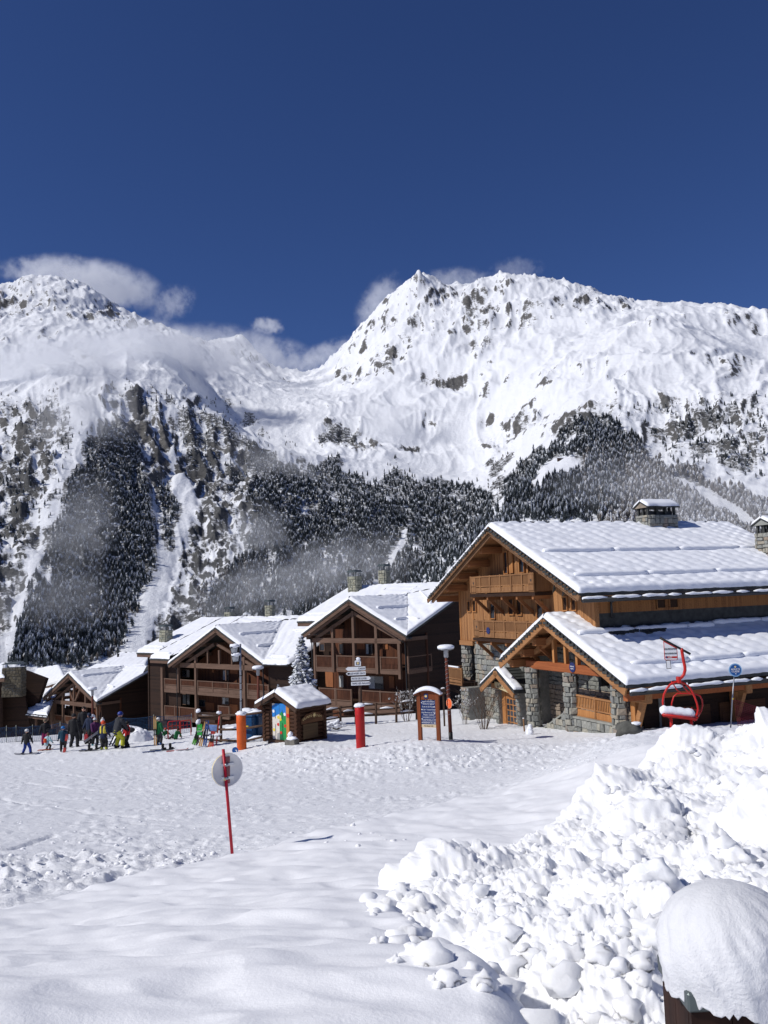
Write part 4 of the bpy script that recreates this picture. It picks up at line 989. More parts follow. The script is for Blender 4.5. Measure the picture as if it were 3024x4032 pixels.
def stones_rect(parent, x0, x1, z0, z1, y, seed=0, size=0.36, mask=None, mat=None, single=True, normal='-y', mort=0.02, facing=None):
    """irregular courses on the plane; facing maps (a, z) of the plane to a local position and a z rotation"""
    rg_ = random.Random(seed); mat = mat or STONE; z = z0; MBX = MB(); cnt = 0
    while z < z1 - 0.08:
        h = min(z1 - z, size * rg_.uniform(0.5, 0.95))
        if z1 - z - h < 0.12: h = z1 - z
        a = x0 - rg_.uniform(0, 0.2)
        while a < x1 - 0.03:
            w_ = size * rg_.uniform(0.6, 1.45); lo = max(a, x0); hi_ = min(a + w_, x1)
            if x1 - hi_ < 0.1: hi_ = x1
            cx, cz = (lo + hi_) / 2, z + h / 2
            if hi_ - lo > 0.06 and (mask is None or mask(cx, cz, hi_ - lo, h)):
                p, rz = facing(cx, cz) if facing else ((cx, y, cz), 0.0)
                if single:
                    stone_at(parent, p, hi_ - lo - mort, h - mort, 0.07 + 0.05 * rg_.random(), rz + rg_.uniform(-.03, .03), mat, rg_); cnt += 1
                else:
                    me = STV[rg_.randrange(16)]; c_, s_ = math.cos(rz), math.sin(rz); dp = 0.07 + .05 * rg_.random(); vs = []
                    for v_ in me.vertices:
                        lx, ly, lz = v_.co.x * (hi_ - lo - mort), v_.co.y * dp, v_.co.z * (h - mort)
                        vs.append((p[0] + lx * c_ - ly * s_, p[1] + lx * s_ + ly * c_, p[2] + lz))
                    MBX.add(vs, [tuple(q.vertices) for q in me.polygons])
            a = hi_ if hi_ > lo else a + w_
        z += h
    if not single:
        return tag(MBX.build('rubble_masonry', mat, parent), kind='stuff')
    return cnt
def round_column(parent, x, y, z0, z1, r, seed, size=0.32):
    c_ = MB().lathe([(r * .94, z0), (r * .94, z1)], (x, y, 0), 20).build('stone_column', MORTAR, parent)
    per = 2 * math.pi * r
    def fc(a, z):
        th = a / r; return (x + math.cos(th) * r * .93, y + math.sin(th) * r * .93, z), th + math.pi / 2
    stones_rect(c_, -per * .82, per * .02, z0, z1, 0, seed, size, facing=fc)
    return c_
def chimney(parent, x, y, z0, z1, wx, wy, seed, capm='metal', mat=None, size=0.3, name='chimney'):
    mat = mat or STONE2
    c_ = MB().box(x - wx / 2, x + wx / 2, y - wy / 2, y + wy / 2, z0, z1).build(name, MORTAR, parent)
    stones_rect(c_, x - wx / 2, x + wx / 2, z0, z1, y - wy / 2, seed, size, mat=mat)
    stones_rect(c_, y - wy / 2, y + wy / 2, z0, z1, 0, seed + 1, size, mat=mat, facing=lambda a, z: ((x + wx / 2, a, z), math.pi / 2))
    stones_rect(c_, y - wy / 2, y + wy / 2, z0, z1, 0, seed + 2, size * 1.3, mat=mat, single=False, facing=lambda a, z: ((x - wx / 2, a, z), -math.pi / 2))
    if capm == 'metal':
        h = 0.38
        for sx in (-1, 1):
            for sy in (-1, 1): MB().box(x + sx * (wx / 2 - .06) - .025, x + sx * (wx / 2 - .06) + .025, y + sy * (wy / 2 - .06) - .025, y + sy * (wy / 2 - .06) + .025, z1, z1 + h).build('cap_leg', METALCAP, c_)
        a, b_ = wx / 2 + .12, wy / 2 + .1
        MB().prism([(x - a, y - b_, z1 + h), (x + a, y - b_, z1 + h), (x + a * .55, y - b_, z1 + h + .2), (x - a * .55, y - b_, z1 + h + .2)], (0, 2 * b_, 0)).build('chimney_cap', METALCAP, c_)
    return c_
def window(parent, x0, x1, z0, z1, y, fm=None, sh=None, fw=0.07, d=0.06, curtain=False, axis='y', x=None, name='window', glass=None):
    """window on a wall facing -y (axis y) or +x (axis x: x0,x1 run along y)"""
    fm = fm or DKPOST
    def bx(mb, a0, a1, b0, b1, e0, e1):
        return mb.box(a0, a1, y - e1, y - e0, b0, b1) if axis == 'y' else mb.box(x + e0, x + e1, a0, a1, b0, b1)
    f = MB(); bx(f, x0, x0 + fw, z0, z1, 0, d); bx(f, x1 - fw, x1, z0, z1, 0, d); bx(f, x0 + fw, x1 - fw, z0, z0 + fw, 0, d * .96); bx(f, x0 + fw, x1 - fw, z1 - fw, z1, 0, d * .96)
    o = f.build(name, fm, parent)
    bx(MB(), x0 + fw * .5, x1 - fw * .5, z0 + fw * .5, z1 - fw * .5, 0.004, 0.02).build('pane', glass or GLASS, o)
    if curtain: bx(MB(), x0 + fw, x0 + (x1 - x0) * .4, z0 + fw, z1 - fw, 0.022, 0.03).build('curtain', CURTAIN, o)
    return o
# ------------------------------------------------------------------ the three dark chalets (cross-gabled, open timber fronts)
def dark_chalet(fr, za, wl, wr, zl, zr, yw, ym, zm, xr, left, label, yp, yb, posts, beams, rafters, rails, wins, seed, floors, base_z=-4.0, fascia_snow=True):
    E = fr.empty('chalet', label, 'chalet', 'dark timber chalets with open gabled fronts')
    tm = (zm - zr) / ym
    # roofs
    roof_plane(E, (wr, 0, zr), (0, yw, za), (0, yw, za), (0, 0, za), 0.26, (0, 0, 0, 1), seed, 0.24)
    lw = roof_plane(E, (-wl, 0, zl), (0, 0, za), (0, yw, za), (0, yw, za), 0.26, (1, 0, 0, 0), seed + 1, 0.3)
    if xr > wr + .2: roof_plane(E, (wr, 0, zr), (xr, 0, zr), (xr, ym, zm), (wr, ym, zm), 0.3, (1, 1, 0, 0), seed + 2, 0.24)
    roof_plane(E, (wr, 0, zr), (wr, 0.02, zr), (wr, ym, zm), (0, yw, za), 0.3, (0, 1 if xr <= wr + .2 else 0, 0, 0), seed + 3, 0.24)
    roof_plane(E, (0, yw, za), (wr, ym, zm), (wr, ym, zm), (0, ym, zm), 0.3, (0, 0, 0, 0), seed + 4, 0.24)
    prev = 0.0
    first = True
    for (xl, yl) in left:
        z_ = zr + tm * yl
        if first:
            xv = -wl * (1 - yl / yw)
            roof_plane(E, (xv, yl, z_), (0, yw, za), (0, ym, zm), (xv, ym, zm), 0.3, (0, 0, 0, 0), seed + 5, 0.26); prev = xv; first = False
        rp = roof_plane(E, (xl, yl, z_), (prev, yl, z_), (prev, ym, zm), (xl, ym, zm), 0.3, (1, 0, 0, 1), seed + 6, 0.24)
        MB().box(xl + .05, prev - .05, yl + .04, yl + .10, z_ - 0.45, z_ - 0.03).build('eave_board', DKBEAM, E)
        prev = xl
    xl = left[-1][0]
    roof_plane(E, (xr, 2 * ym, zr), (xl, 2 * ym, zr), (xl, ym, zm), (xr, ym, zm), 0.3, (1, 1, 0, 1), seed + 7, 0.5)
    # walls
    def side(xw, y0, name='side_wall'):
        pts = [(xw, y0, base_z), (xw, 2 * ym - 1.0, base_z), (xw, 2 * ym - 1.0, zr + tm * 1.0 - .18), (xw, ym, zm - .2), (xw, y0, zr + tm * y0 - .18)]
        return prism_part(E, name, pts, (-0.2 if xw > 0 else 0.2, 0, 0), DKPLANK)
    side(xr - 0.55, yp if xr < wr + 1 else 0.9); side(left[-1][0] + 0.7, left[-1][1] + 0.9)
    prism_part(E, 'back_wall', [(xl + .8, 2 * ym - 1.05, base_z), (xr - .8, 2 * ym - 1.05, base_z), (xr - .8, 2 * ym - 1.05, zr + tm - .2), (xl + .8, 2 * ym - 1.05, zr + tm - .2)], (0, 0.2, 0), DKPLANK)
    tw = (za - zr) / wr
    a_, b_ = -wl + .5, wr - .5
    fw = prism_part(E, 'front_wall', [(a_, yb, base_z), (b_, yb, base_z), (b_, yb, za - tw * b_ - .2), (0, yb, za - .22), (a_, yb, za + tw * a_ - .2)], (0, 0.2, 0), REDPLANK)
    if xr > wr + .2:
        prism_part(E, 'front_wall', [(wr - .6, 1.2, base_z), (xr - .7, 1.2, base_z), (xr - .7, 1.2, zr + tm * 1.2 - .2), (wr - .6, 1.2, zr + tm * 1.2 - .2)], (0, 0.2, 0), DKPLANK)
    pl, pyl = -wl + .5, yb
    for (xx, yy) in left:
        prism_part(E, 'front_wall', [(xx + .8, yy + 1.0, base_z), (pl, yy + 1.0, base_z), (pl, yy + 1.0, zr + tm * (yy + 1) - .2), (xx + .8, yy + 1.0, zr + tm * (yy + 1) - .2)], (0, 0.2, 0), DKPLANK)
        pl = xx + .8
    # barge boards, two deep, and the purlin ends
    for (xt, zt) in ((-wl, zl), (wr, zr)):
        d = Vector((0 - xt, 0, za - zt)).normalized(); nn_ = Vector((-d.z, 0, d.x)) if xt < 0 else Vector((d.z, 0, -d.x))
        nn_ = nn_ if nn_.z > 0 else -nn_
        for off, yy, hh in ((0.30, 0.05, 0.24), (0.50, 0.20, 0.20)):
            p0 = Vector((xt, yy, zt)) - nn_ * off; p1 = Vector((0, yy, za)) - nn_ * off
            if off > .4: p0 += d * .35
            MB().bar(p0, p1 + d * 0.05, 0.07, hh, up=nn_).build('barge_board', DKBEAM, E)
        for f in (0.0, 0.33, 0.63, 0.92):
            c_ = Vector((0, 0, za)).lerp(Vector((xt, 0, zt)), f) - Vector((0, 0, .52))
            if f == 0 and xt > 0: continue
            MB().box(c_.x - .11, c_.x + .11, 0.28, yb, c_.z - .15, c_.z + .13).build('purlin', DKBEAM, E)
    gutter(E, (wr - .02, 0.05, zr - .2), (wr - .02, 0.6, zr - .2), seed, False)
    gutter(E, (-wl + .02, 0.05, zl - .2), (-wl + .02, left[0][1] + .4, zl - .2), seed + 1, False)
    for (xt, zt) in ((-wl + .55, zl), (wr - .75, zr)):
        MB().tube([(xt - .3 if xt > 0 else xt, 0.3, zt - .25), (xt, yp - .1, zt - .6), (xt, yp - .1, base_z)], 0.05, 6).build('downpipe', GUTTER, E)
    # timber front
    for (u0, v0, u1, v1, w_) in posts:
        x0, z0 = fr.fp(u0, v0, yp); x1, z1 = fr.fp(u1, v1, yp); xm = (x0 + x1) / 2
        MB().box(xm - w_ / 2, xm + w_ / 2, yp - w_ / 2, yp + w_ / 2, min(z0, z1), max(z0, z1)).build('post', DKPOST, E)
    for (u0, v0, u1, v1, h_) in beams:
        x0, z0 = fr.fp(u0, v0, yp); x1, z1 = fr.fp(u1, v1, yp); zz = (z0 + z1) / 2
        MB().box(x0, x1, yp - .13, yp + .13, zz - h_ / 2, zz + h_ / 2).build('tie_beam', DKBEAM, E)
    for (u0, v0, u1, v1, h_) in rafters:
        x0, z0 = fr.fp(u0, v0, yp); x1, z1 = fr.fp(u1, v1, yp)
        MB().bar((x0, yp, z0), (x1, yp, z1), 0.16, h_, up=(0, -1, 0.001)).build('brace', DKBEAM, E) if False else MB().bar((x0, yp, z0), (x1, yp, z1), 0.16, h_).build('brace', DKBEAM, E)
    for (u0, v0, u1, v1, h_, pn, fa) in rails:
        x0, z0 = fr.fp(u0, v0, yp); x1, z1 = fr.fp(u1, v1, yp); zz = (z0 + z1) / 2
        railing(E, (x0, yp - .02, zz), (x1, yp - .02, zz), h_, pn, 0.13, fascia=fa)
    for (u0, v0, u1, v1, dep) in floors:
        x0, z0 = fr.fp(u0, v0, yp); x1, z1 = fr.fp(u1, v1, yp); zz = (z0 + z1) / 2
        MB().box(x0, x1, yp + .15, yb, zz - dep, zz).build('balcony_floor', DKWALL, E)
    for (u0, v0, u1, v1, kd) in wins:
        x0, z0 = fr.fp(u0, v0, yb); x1, z1 = fr.fp(u1, v1, yb)
        if kd == 's': MB().box(x0, x1, yb - .06, yb - .004, min(z0, z1), max(z0, z1)).build('shutter', SHUT, E)
        else: window(E, x0, x1, min(z0, z1), max(z0, z1), yb, curtain=kd == 'c')
    return E, tm
def c3(x, y): return (1200 + .3918 * x, 2200 + .3918 * y)
def c4(x, y): return (600 + .2411 * x, 2560 + .2411 * y)
def c5(x, y): return (100 + .1929 * x, 2600 + .1929 * y)
def px(f, *p):
    """pairs of crop coordinates then extras -> native pixel tuple"""
    return (*f(p[0], p[1]), *f(p[2], p[3]), *p[4:])
# middle chalet (nearest of the three)
p = at(1372, 2359, 69); gz3 = -9.3
FR3 = Fr((p.x, p.y, gz3), R(41)); za = p.z - gz3
P3s = [px(c3, 285, 690, 293, 1140, .24), px(c3, 488, 525, 503, 1110, .25), px(c3, 722, 680, 733, 1158, .26), px(c3, 948, 840, 965, 1210, .24), px(c3, 100, 840, 112, 1290, .2), px(c3, 318, 1300, 320, 1460, .12)]
B3s = [px(c3, 65, 812, 975, 835, .38)]
R3s = [px(c3, 115, 800, 485, 548, .26), px(c3, 498, 548, 930, 795, .26)]
RL3 = [px(c3, 120, 968, 280, 975, .98, 0, .3), px(c3, 328, 970, 488, 975, .98, 0, .3), px(c3, 505, 975, 718, 982, .98, 0, .3), px(c3, 765, 984, 950, 990, .98, 0, .3), px(c3, 150, 1296, 470, 1312, 1.35, .45, .35), px(c3, 570, 1320, 960, 1340, 1.35, .45, .35)]
W3 = [px(c3, 345, 850, 395, 960, 'w'), px(c3, 610, 850, 690, 965, 'c'), px(c3, 528, 845, 606, 910, 's'), px(c3, 790, 850, 840, 910, 's'), px(c3, 150, 850, 205, 930, 'w'), px(c3, 340, 1165, 400, 1300, 'c'), px(c3, 640, 1170, 800, 1320, 'c'), px(c3, 210, 1130, 290, 1290, 's'), px(c3, 850, 1180, 905, 1300, 's')]
C3, tm3 = dark_chalet(FR3, za, 5.63, 5.88, za - 2.8, za - 2.88, 7.3, 9.8, za + .95, 5.88, [(-9.0, 2.7)], 'dark timber chalet with open gabled balcony front left of the big chalet, two chimneys', 0.8, 3.0, P3s, B3s, R3s, RL3, W3, 10, [px(c3, 120, 1075, 950, 1095, .22), px(c3, 150, 1440, 960, 1470, .25)])
chimney(C3, -7.3, 8.6, za - .6, za + 2.05, 1.0, .75, 5); chimney(C3, -5.0, 10.2, za - .2, za + 2.5, .75, .7, 8)
for x_, y_ in ((-2.3, 10.0), (1.6, 10.6)): MB().tube([(x_, y_, za + .6), (x_, y_, za + 1.75), (x_, y_, za + 1.95)], [.12, .1, .14], 8).build('vent_pipe', GUTTER, C3)
snow_guard(C3, (2.0, 1.0, za - 1.0), (2.0, 5.0, za - 1.0), (.44, 0, .9), .08, 1); snow_guard(C3, (3.9, .9, za - 1.92), (3.9, 2.4, za - 1.92), (.44, 0, .9), .08, 2)
snow_guard(C3, (4.4, 5.2, za - 2.88 + tm3 * 5.2), (0.8, 8.2, za - 2.88 + tm3 * 8.2 - .1), (0, -.36, .93), .07, 3); snow_guard(C3, (5.4, 2.3, za - 2.88 + tm3 * 2.3), (3.9, 2.6, za - 2.88 + tm3 * 2.6), (0, -.36, .93), .07, 4)
snow_guard(C3, (-8.7, 3.6, za - 2.88 + tm3 * 3.6), (-5.5, 3.6, za - 2.88 + tm3 * 3.6), (0, -.36, .93), .06, 5)
railing(C3, (5.3, 0.8, FR3.fp(1592, 2585, .8)[1]), (5.3, 3.6, FR3.fp(1592, 2585, .8)[1]), .98, 0, .13, fascia=.3)
# second chalet
p = at(847, 2470, 80); gz2 = -11.2
FR2 = Fr((p.x, p.y, gz2), R(41)); za = p.z - gz2
P2s = [px(c4, 165, 265, 185, 1150, .34), px(c4, 425, 285, 432, 690, .2), px(c4, 715, 110, 722, 1150, .26), px(c4, 905, 0, 910, 230, .16), px(c4, 1097, 0, 1100, 240, .2), px(c4, 1303, 60, 1308, 250, .18), px(c4, 1508, 110, 1518, 1000, .26), px(c4, 370, 900, 372, 1080, .12), px(c4, 1200, 310, 1205, 500, .1)]
B2s = [px(c4, 465, 245, 1660, 285, .46)]
R2s = [px(c4, 560, 205, 1010, -95, .26), px(c4, 1060, -95, 1700, 290, .26)]
RL2 = [px(c4, 205, 460, 415, 470, 1.0, .42, .3), px(c4, 470, 474, 700, 490, 1.0, .42, .3), px(c4, 750, 492, 1500, 545, 1.0, .42, .3), px(c4, 1560, 545, 1900, 565, 1.0, .42, .3), px(c4, 212, 902, 702, 945, .95, 0, .35), px(c4, 1085, 905, 1260, 915, .95, 0, .2)]
W2 = [px(c4, 1150, 320, 1260, 500, 'c'), px(c4, 1275, 310, 1400, 385, 's'), px(c4, 980, 310, 1015, 365, 's'), px(c4, 1140, 760, 1260, 900, 'c'), px(c4, 760, 800, 870, 930, 'w'), px(c4, 875, 850, 1010, 990, 's'), px(c4, 300, 300, 620, 450, 'w'), px(c4, 1270, 880, 1400, 1050, 's'), px(c4, 400, 700, 620, 900, 'w')]
C2, tm2 = dark_chalet(FR2, za, 7.6, 6.52, za - 3.53, za - 3.14, 8.4, 9.6, za + .40, 9.9, [(-10.9, 0.15), (-15.0, 1.3)], 'dark timber chalet with open gabled balcony front behind the small hut', 0.8, 3.2, P2s, B2s, R2s, RL2, W2, 30, [px(c4, 205, 590, 1900, 680, .25), px(c4, 212, 1065, 1000, 1140, .3)])
chimney(C2, -13.0, 3.6, za - 2.6, za - .45 + .0, 1.15, .8, 15); chimney(C2, -3.6, 9.9, za - .3, za + 1.75, .8, .6, 18); chimney(C2, -13.5, 12.5, za - .8, za + 1.1, 1.0, .6, 21, size=.36)
MB().tube([(2.2, 9.6, za), (2.2, 9.6, za + 1.05), (2.2, 9.6, za + 1.15)], [.12, .1, .13], 8).build('vent_pipe', GUTTER, C2)
snow_guard(C2, (1.9, 1.2, za - .92), (1.9, 5.6, za - .92), (.43, 0, .9), .09, 1); snow_guard(C2, (4.1, 1.4, za - 1.98), (4.1, 3.4, za - 1.98), (.43, 0, .9), .09, 2)
snow_guard(C2, (9.2, 6.2, za - 3.14 + tm2 * 6.2), (4.0, 6.2, za - 3.14 + tm2 * 6.2), (0, -.35, .93), .06, 3); snow_guard(C2, (9.2, .8, za - 3.14 + tm2 * .8), (6.9, .8, za - 3.14 + tm2 * .8), (0, -.35, .93), .07, 4)
snow_guard(C2, (-14.7, 2.2, za - 3.14 + tm2 * 2.2), (-11.2, 2.2, za - 3.14 + tm2 * 2.2), (0, -.35, .93), .07, 5); snow_guard(C2, (-10.7, .8, za - 3.14 + tm2 * .8), (-8.0, .8, za - 3.14 + tm2 * .8), (0, -.35, .93), .07, 6)
gutter(C2, (6.6, -.05, za - 3.25), (9.9, -.05, za - 3.25), 5, True, .07)
# left chalet
p = at(268, 2650, 95); gz1 = -12.9
FR1 = Fr((p.x, p.y, gz1), R(42)); za = p.z - gz1
P1s = [px(c5, 565, 830, 575, 1400, .55), px(c5, 777, 665, 768, 1400, .22), px(c5, 1000, 470, 995, 1400, .22), px(c5, 1240, 690, 1232, 1180, .22), px(c5, 1465, 945, 1478, 1400, .2)]
B1s = [px(c5, 600, 845, 1460, 930, .42)]
R1s = [px(c5, 610, 805, 990, 480, .24), px(c5, 1010, 480, 1440, 890, .24), px(c5, 895, 580, 990, 840, .2), px(c5, 1115, 600, 1020, 830, .2)]
RL1 = [px(c5, 610, 1108, 755, 1118, .95, .35, .3), px(c5, 820, 1130, 980, 1145, .95, .35, .3), px(c5, 640, 1285, 755, 1290, .9, .3, .2), px(c5, 830, 1310, 980, 1320, .9, .3, .2)]
W1 = [px(c5, 1060, 930, 1120, 980, 's'), px(c5, 1165, 950, 1225, 990, 's'), px(c5, 1060, 1075, 1125, 1160, 's'), px(c5, 830, 920, 980, 1100, 'w'), px(c5, 640, 1000, 750, 1100, 'w')]
C1, tm1 = dark_chalet(FR1, za, 5.9, 6.0, za - 2.96, za - 2.79, 6.96, 7.0, za + .02, 6.0, [(-6.4, 5.0)], 'small dark timber chalet with trussed gable behind the skiers on the left', 0.9, 3.0, P1s, B1s, R1s, RL1, W1, 50, [px(c5, 610, 1210, 1460, 1290, .25)])
snow_guard(C1, (1.2, .9, za - .58), (1.2, 6.2, za - .58), (.43, 0, .9), .09, 1); snow_guard(C1, (5.4, 2.5, za - 2.79 + tm1 * 2.5), (3.6, 2.8, za - 2.79 + tm1 * 2.8), (0, -.36, .93), .07, 2)
prism_part(C1, 'bare_slates', [(4.6, 6.9, za + .06), (5.95, 5.6, za - .5), (5.95, 6.95, za + .06)], (0, 0, .26), SLATE)
# its low porch roof on the left, on posts
def wl(fr, u, v, y): x, z = fr.fp(u, v, y); return Vector((x, y, z))
A_ = wl(FR1, 8, 2797, -1.6); B_ = wl(FR1, 188, 2818, -1.6); C_ = wl(FR1, 240, 2690, 4.5); D_ = wl(FR1, 90, 2690, 4.5)
roof_plane(C1, A_, B_, C_, D_, .26, (1, 1, 0, 1), 61, .24); MB().bar(A_ + Vector((0, .1, -.3)), B_ + Vector((0, .1, -.3)), .1, .42).build('eave_board', DKBEAM, C1)
gutter(C1, A_ + Vector((0, -.08, -.2)), B_ + Vector((0, -.08, -.2)), 8, True, .06)
snow_guard(C1, A_.lerp(D_, .22) + Vector((.6, 0, 0)), B_.lerp(C_, .22) + Vector((-.8, 0, 0)), (0, -.4, .9), .07, 4)
for (u, v0, v1) in ((52, 2815, 2925), (97, 2818, 2915), (142, 2826, 2920), (207, 2840, 2905)):
    x_, z_ = FR1.fp(u, v0, -1.0); MB().box(x_ - .1, x_ + .1, -1.1, -.9, -.3, z_).build('post', DKPOST, C1)
prism_part(C1, 'front_wall', [(A_.x - 1, 1.5, -.3), (B_.x + 1.5, 1.5, -.3), (B_.x + 1.5, 1.5, B_.z + .3), (A_.x - 1, 1.5, B_.z + .3)], (0, .2, 0), DKPLANK)
chimney(C1, FR1.fp(182, 2640, 7)[0], 7.0, FR1.fp(182, 2690, 7)[1], FR1.fp(182, 2660, 7)[1], .9, .8, 62)
# ---- roofs further back: simple gabled chalets seen over the others
def back_chalet(label, eave_px, ridge_px, Y, Yr, wall_v, seed, grp=None, roll=(1, 1, 0, 1)):
    """front slope given by its eave (two pixels at Y) and ridge (two pixels at Yr)"""
    A = at(*eave_px[0], Y); B = at(*eave_px[1], Y - (eave_px[1][0] - eave_px[0][0]) / FPX * Y * .85); C = at(*ridge_px[1], Yr - (ridge_px[1][0] - ridge_px[0][0]) / FPX * Yr * .85); D = at(*ridge_px[0], Yr)
    zb = min(A.z, B.z) - 5.0
    E = empty('chalet', (A.x, A.y, zb), 0, label, 'chalet', grp); o = Vector(E.location)
    a, b_, c_, d = [q - o for q in (A, B, C, D)]
    roof_plane(E, a, b_, c_, d, .3, roll, seed, .26)
    back = Vector((c_.x - b_.x, c_.y - b_.y, 0)); e_, f_ = d + back - Vector((0, 0, d.z - a.z)), c_ + back - Vector((0, 0, c_.z - b_.z))
    roof_plane(E, f_, e_, d, c_, .3, (1, 1, 0, 1), seed + 1, .4)
    i = (b_ - a).normalized(); k_ = back.normalized() * .8
    w0, w1, w2, w3 = a + i * .6 + k_, b_ - i * .6 + k_, f_ - i * .6 - k_, e_ + i * .6 - k_
    for nm, s0, s1, mid in (('front_wall', w0, w1, None), ('side_wall', w1, w2, c_ - i * .6), ('side_wall', w3, w0, d + i * .6), ('back_wall', w2, w3, None)):
        poly = [Vector((s0.x, s0.y, 0)), Vector((s1.x, s1.y, 0)), s1 - Vector((0, 0, -.1)), s0 - Vector((0, 0, -.1))]
        if mid is not None: poly = poly[:3] + [mid - Vector((0, 0, .25))] + poly[3:]
        n_ = (poly[1] - poly[0]).cross(Vector((0, 0, 1))).normalized()
        prism_part(E, nm, poly, -n_ * .2, DKPLANK)
    MB().bar(a - Vector((0, 0, .25)) + k_ * .1, b_ - Vector((0, 0, .25)) + k_ * .1, .1, .35).build('eave_board', DKBEAM, E)
    return E
E_ = back_chalet('snowy roof of a chalet standing between the left chalet and the hut chalet', [(372, 2636), (575, 2628)], [(470, 2577), (600, 2575)], 103, 109, 2700, 70)
g_ = Vector(E_.location); q = at(465, 2590, 106) - g_; MB().tube([q - Vector((0, 0, .4)), q + Vector((0, 0, .3)), q + Vector((0, 0, .5))], [.16, .13, .18], 8).build('vent_pipe', GUTTER, E_)
E_ = back_chalet('snowy roofed chalet behind the left porch roof', [(55, 2744), (265, 2676)], [(150, 2637), (238, 2624)], 108, 114, 2760, 75)
E_ = back_chalet('dark chalet cut by the left edge of the picture', [(-160, 2690), (18, 2668)], [(-120, 2625), (30, 2618)], 100, 106, 2800, 80)
q = Vector(E_.location); ch_ = at(55, 2735, 97) - q
chimney(E_, ch_.x, ch_.y, ch_.z - .2, (at(55, 2628, 97) - q).z, 2.1, 1.2, 83, 'metal', stone_mat('tan_stone', [(0, (.10, .085, .06)), (.6, (.14, .12, .085)), (1, (.12, .11, .09))]), .42)
prism_part(E_, 'front_wall', [at(-200, 2690, 98) - q, at(95, 2715, 98) - q, at(130, 2930, 98) - q, at(-200, 2930, 98) - q], (0, .3, 0), DKPLANK)
prism_part(E_, 'side_wall', [at(95, 2640, 99) - q, at(180, 2672, 99) - q, at(140, 2790, 99) - q, at(60, 2830, 99) - q], (0.2, .4, 0), DKPLANK)
# ------------------------------------------------------------------ the big larch and stone chalet on the right
p = at(1921, 2058, 50); BZ = -8.0
FB = Fr((p.x, p.y, BZ), R(67))
BC = FB.empty('chalet', 'large larch and rubble stone chalet with broad snowy roof and balconies', 'chalet')
ZA, ZE, HW = 11.75, 7.72, 8.5; TB = (ZA - ZE) / HW
YB = 1.75; YEND = 18.4
# main roof
rR = roof_plane(BC, (HW, 0, ZE), (HW, YEND, ZE), (0, YEND, ZA), (0, 0, ZA), .30, (1, 1, 0, 1), 101, .12, .14)
rL = roof_plane(BC, (-HW, YEND, ZE), (-HW, 0, ZE), (0, 0, ZA), (0, YEND, ZA), .30, (1, 1, 0, 1), 102, .3, .14)
for xx, sd_ in ((4.15, 1), (7.1, 2)):
    y_ = 0.9 if xx < 5 else .7
    while y_ < YEND - .8:
        l_ = min(4.6, YEND - .5 - y_); snow_guard(rR, (xx, y_, ZA - TB * xx), (xx, y_ + l_, ZA - TB * xx), (.43, 0, .9), .085, sd_ + y_); y_ += l_ + .06
# stepped slab edge under the snow along both rakes
for sg in (-1, 1):
    for i in range(30):
        x0 = sg * (HW - .1 - i * HW / 30.4); z0 = ZA - TB * abs(x0)
        MB().box(min(x0, x0 - sg * .36), max(x0, x0 - sg * .36), -.07 - .03 * (i % 3), .25, z0 - .13 + .0, z0 - .02).build('slab_edge', SLATE, rR if sg > 0 else rL)
gutter(BC, (HW + .16, .1, ZE - .36), (HW + .16, YEND, ZE - .36), 11, True, .11)
MB().box(HW - .12, HW - .02, .2, YEND - .2, ZE - .42, ZE - .15).build('eave_board', GUTTER, BC)
# soffit boards and rafters of the deep front overhang
for sg in (-1, 1):
    prism_part(BC, 'soffit', [(sg * HW, .25, ZE - .16), (0, .25, ZA - .16), (0, YB + .3, ZA - .16), (sg * HW, YB + .3, ZE - .16)], (0, 0, -.05), LARCHX)
    for off, yy, hh, dp in ((.22, 0.0, .26, .09), (.42, .16, .24, .08)):
        d = Vector((-sg * HW, 0, ZA - ZE)).normalized(); n_ = Vector((sg * TB, 0, 1)).normalized()
        p0 = Vector((sg * HW, yy, ZE)) - n_ * off - d * (.15 if off < .3 else -.2); p1 = Vector((0, yy, ZA)) - n_ * off + d * .05
        MB().bar(p0, p1, dp, hh, up=n_).build('barge_board', wood('barge_larch', (0.26, .145, .075), (.14, .072, .036), axis='x') if 'barge_larch' not in MATS else MATS['barge_larch'], BC)
    for f in (.0, .19, .37, .55, .73, .90):
        if f == 0 and sg > 0: continue
        cx, cz = sg * HW * f, ZA - TB * HW * f - .55
        pr = MB().box(cx - .16, cx + .16, .30, YB + .3, cz - .2, cz + .2).build('purlin', LARCHY, BC, .03)
        MB().box(cx - .12, cx + .12, .22, .30, cz - .08, cz + .17).build('carved_end', LARCHY, pr)
    for k_ in range(9):
        x0 = sg * (HW - .6 - k_ * .92)
# walls: stone below, larch boards above
WX0, WX1 = -7.25, 7.4; ZW = 4.95
def roofz(x): return ZA - TB * abs(x) - .2
back = prism_part(BC, 'back_wall', [(WX0, YEND - 1, 0), (WX1, YEND - 1, 0), (WX1, YEND - 1, roofz(WX1)), (0, YEND - 1, roofz(0)), (WX0, YEND - 1, roofz(WX0))], (0, .25, 0), DKPLANK)
lw_ = prism_part(BC, 'side_wall', [(WX0 + .05, YB + .1, ZW), (WX0 + .05, YEND - 1, ZW), (WX0 + .05, YEND - 1, roofz(WX0)), (WX0 + .05, YB + .1, roofz(WX0))], (.2, 0, 0), DKPLANK)
prism_part(BC, 'side_wall', [(WX0 + 2.2, YB + .4, 0), (WX0 + 2.2, YEND - 1, 0), (WX0 + 2.2, YEND - 1, ZW), (WX0 + 2.2, YB + .4, ZW)], (.2, 0, 0), MORTAR)
SIDEL = plankmat('side_larch', (0.30, .135, .05), (.15, .06, .024), .16, 1)
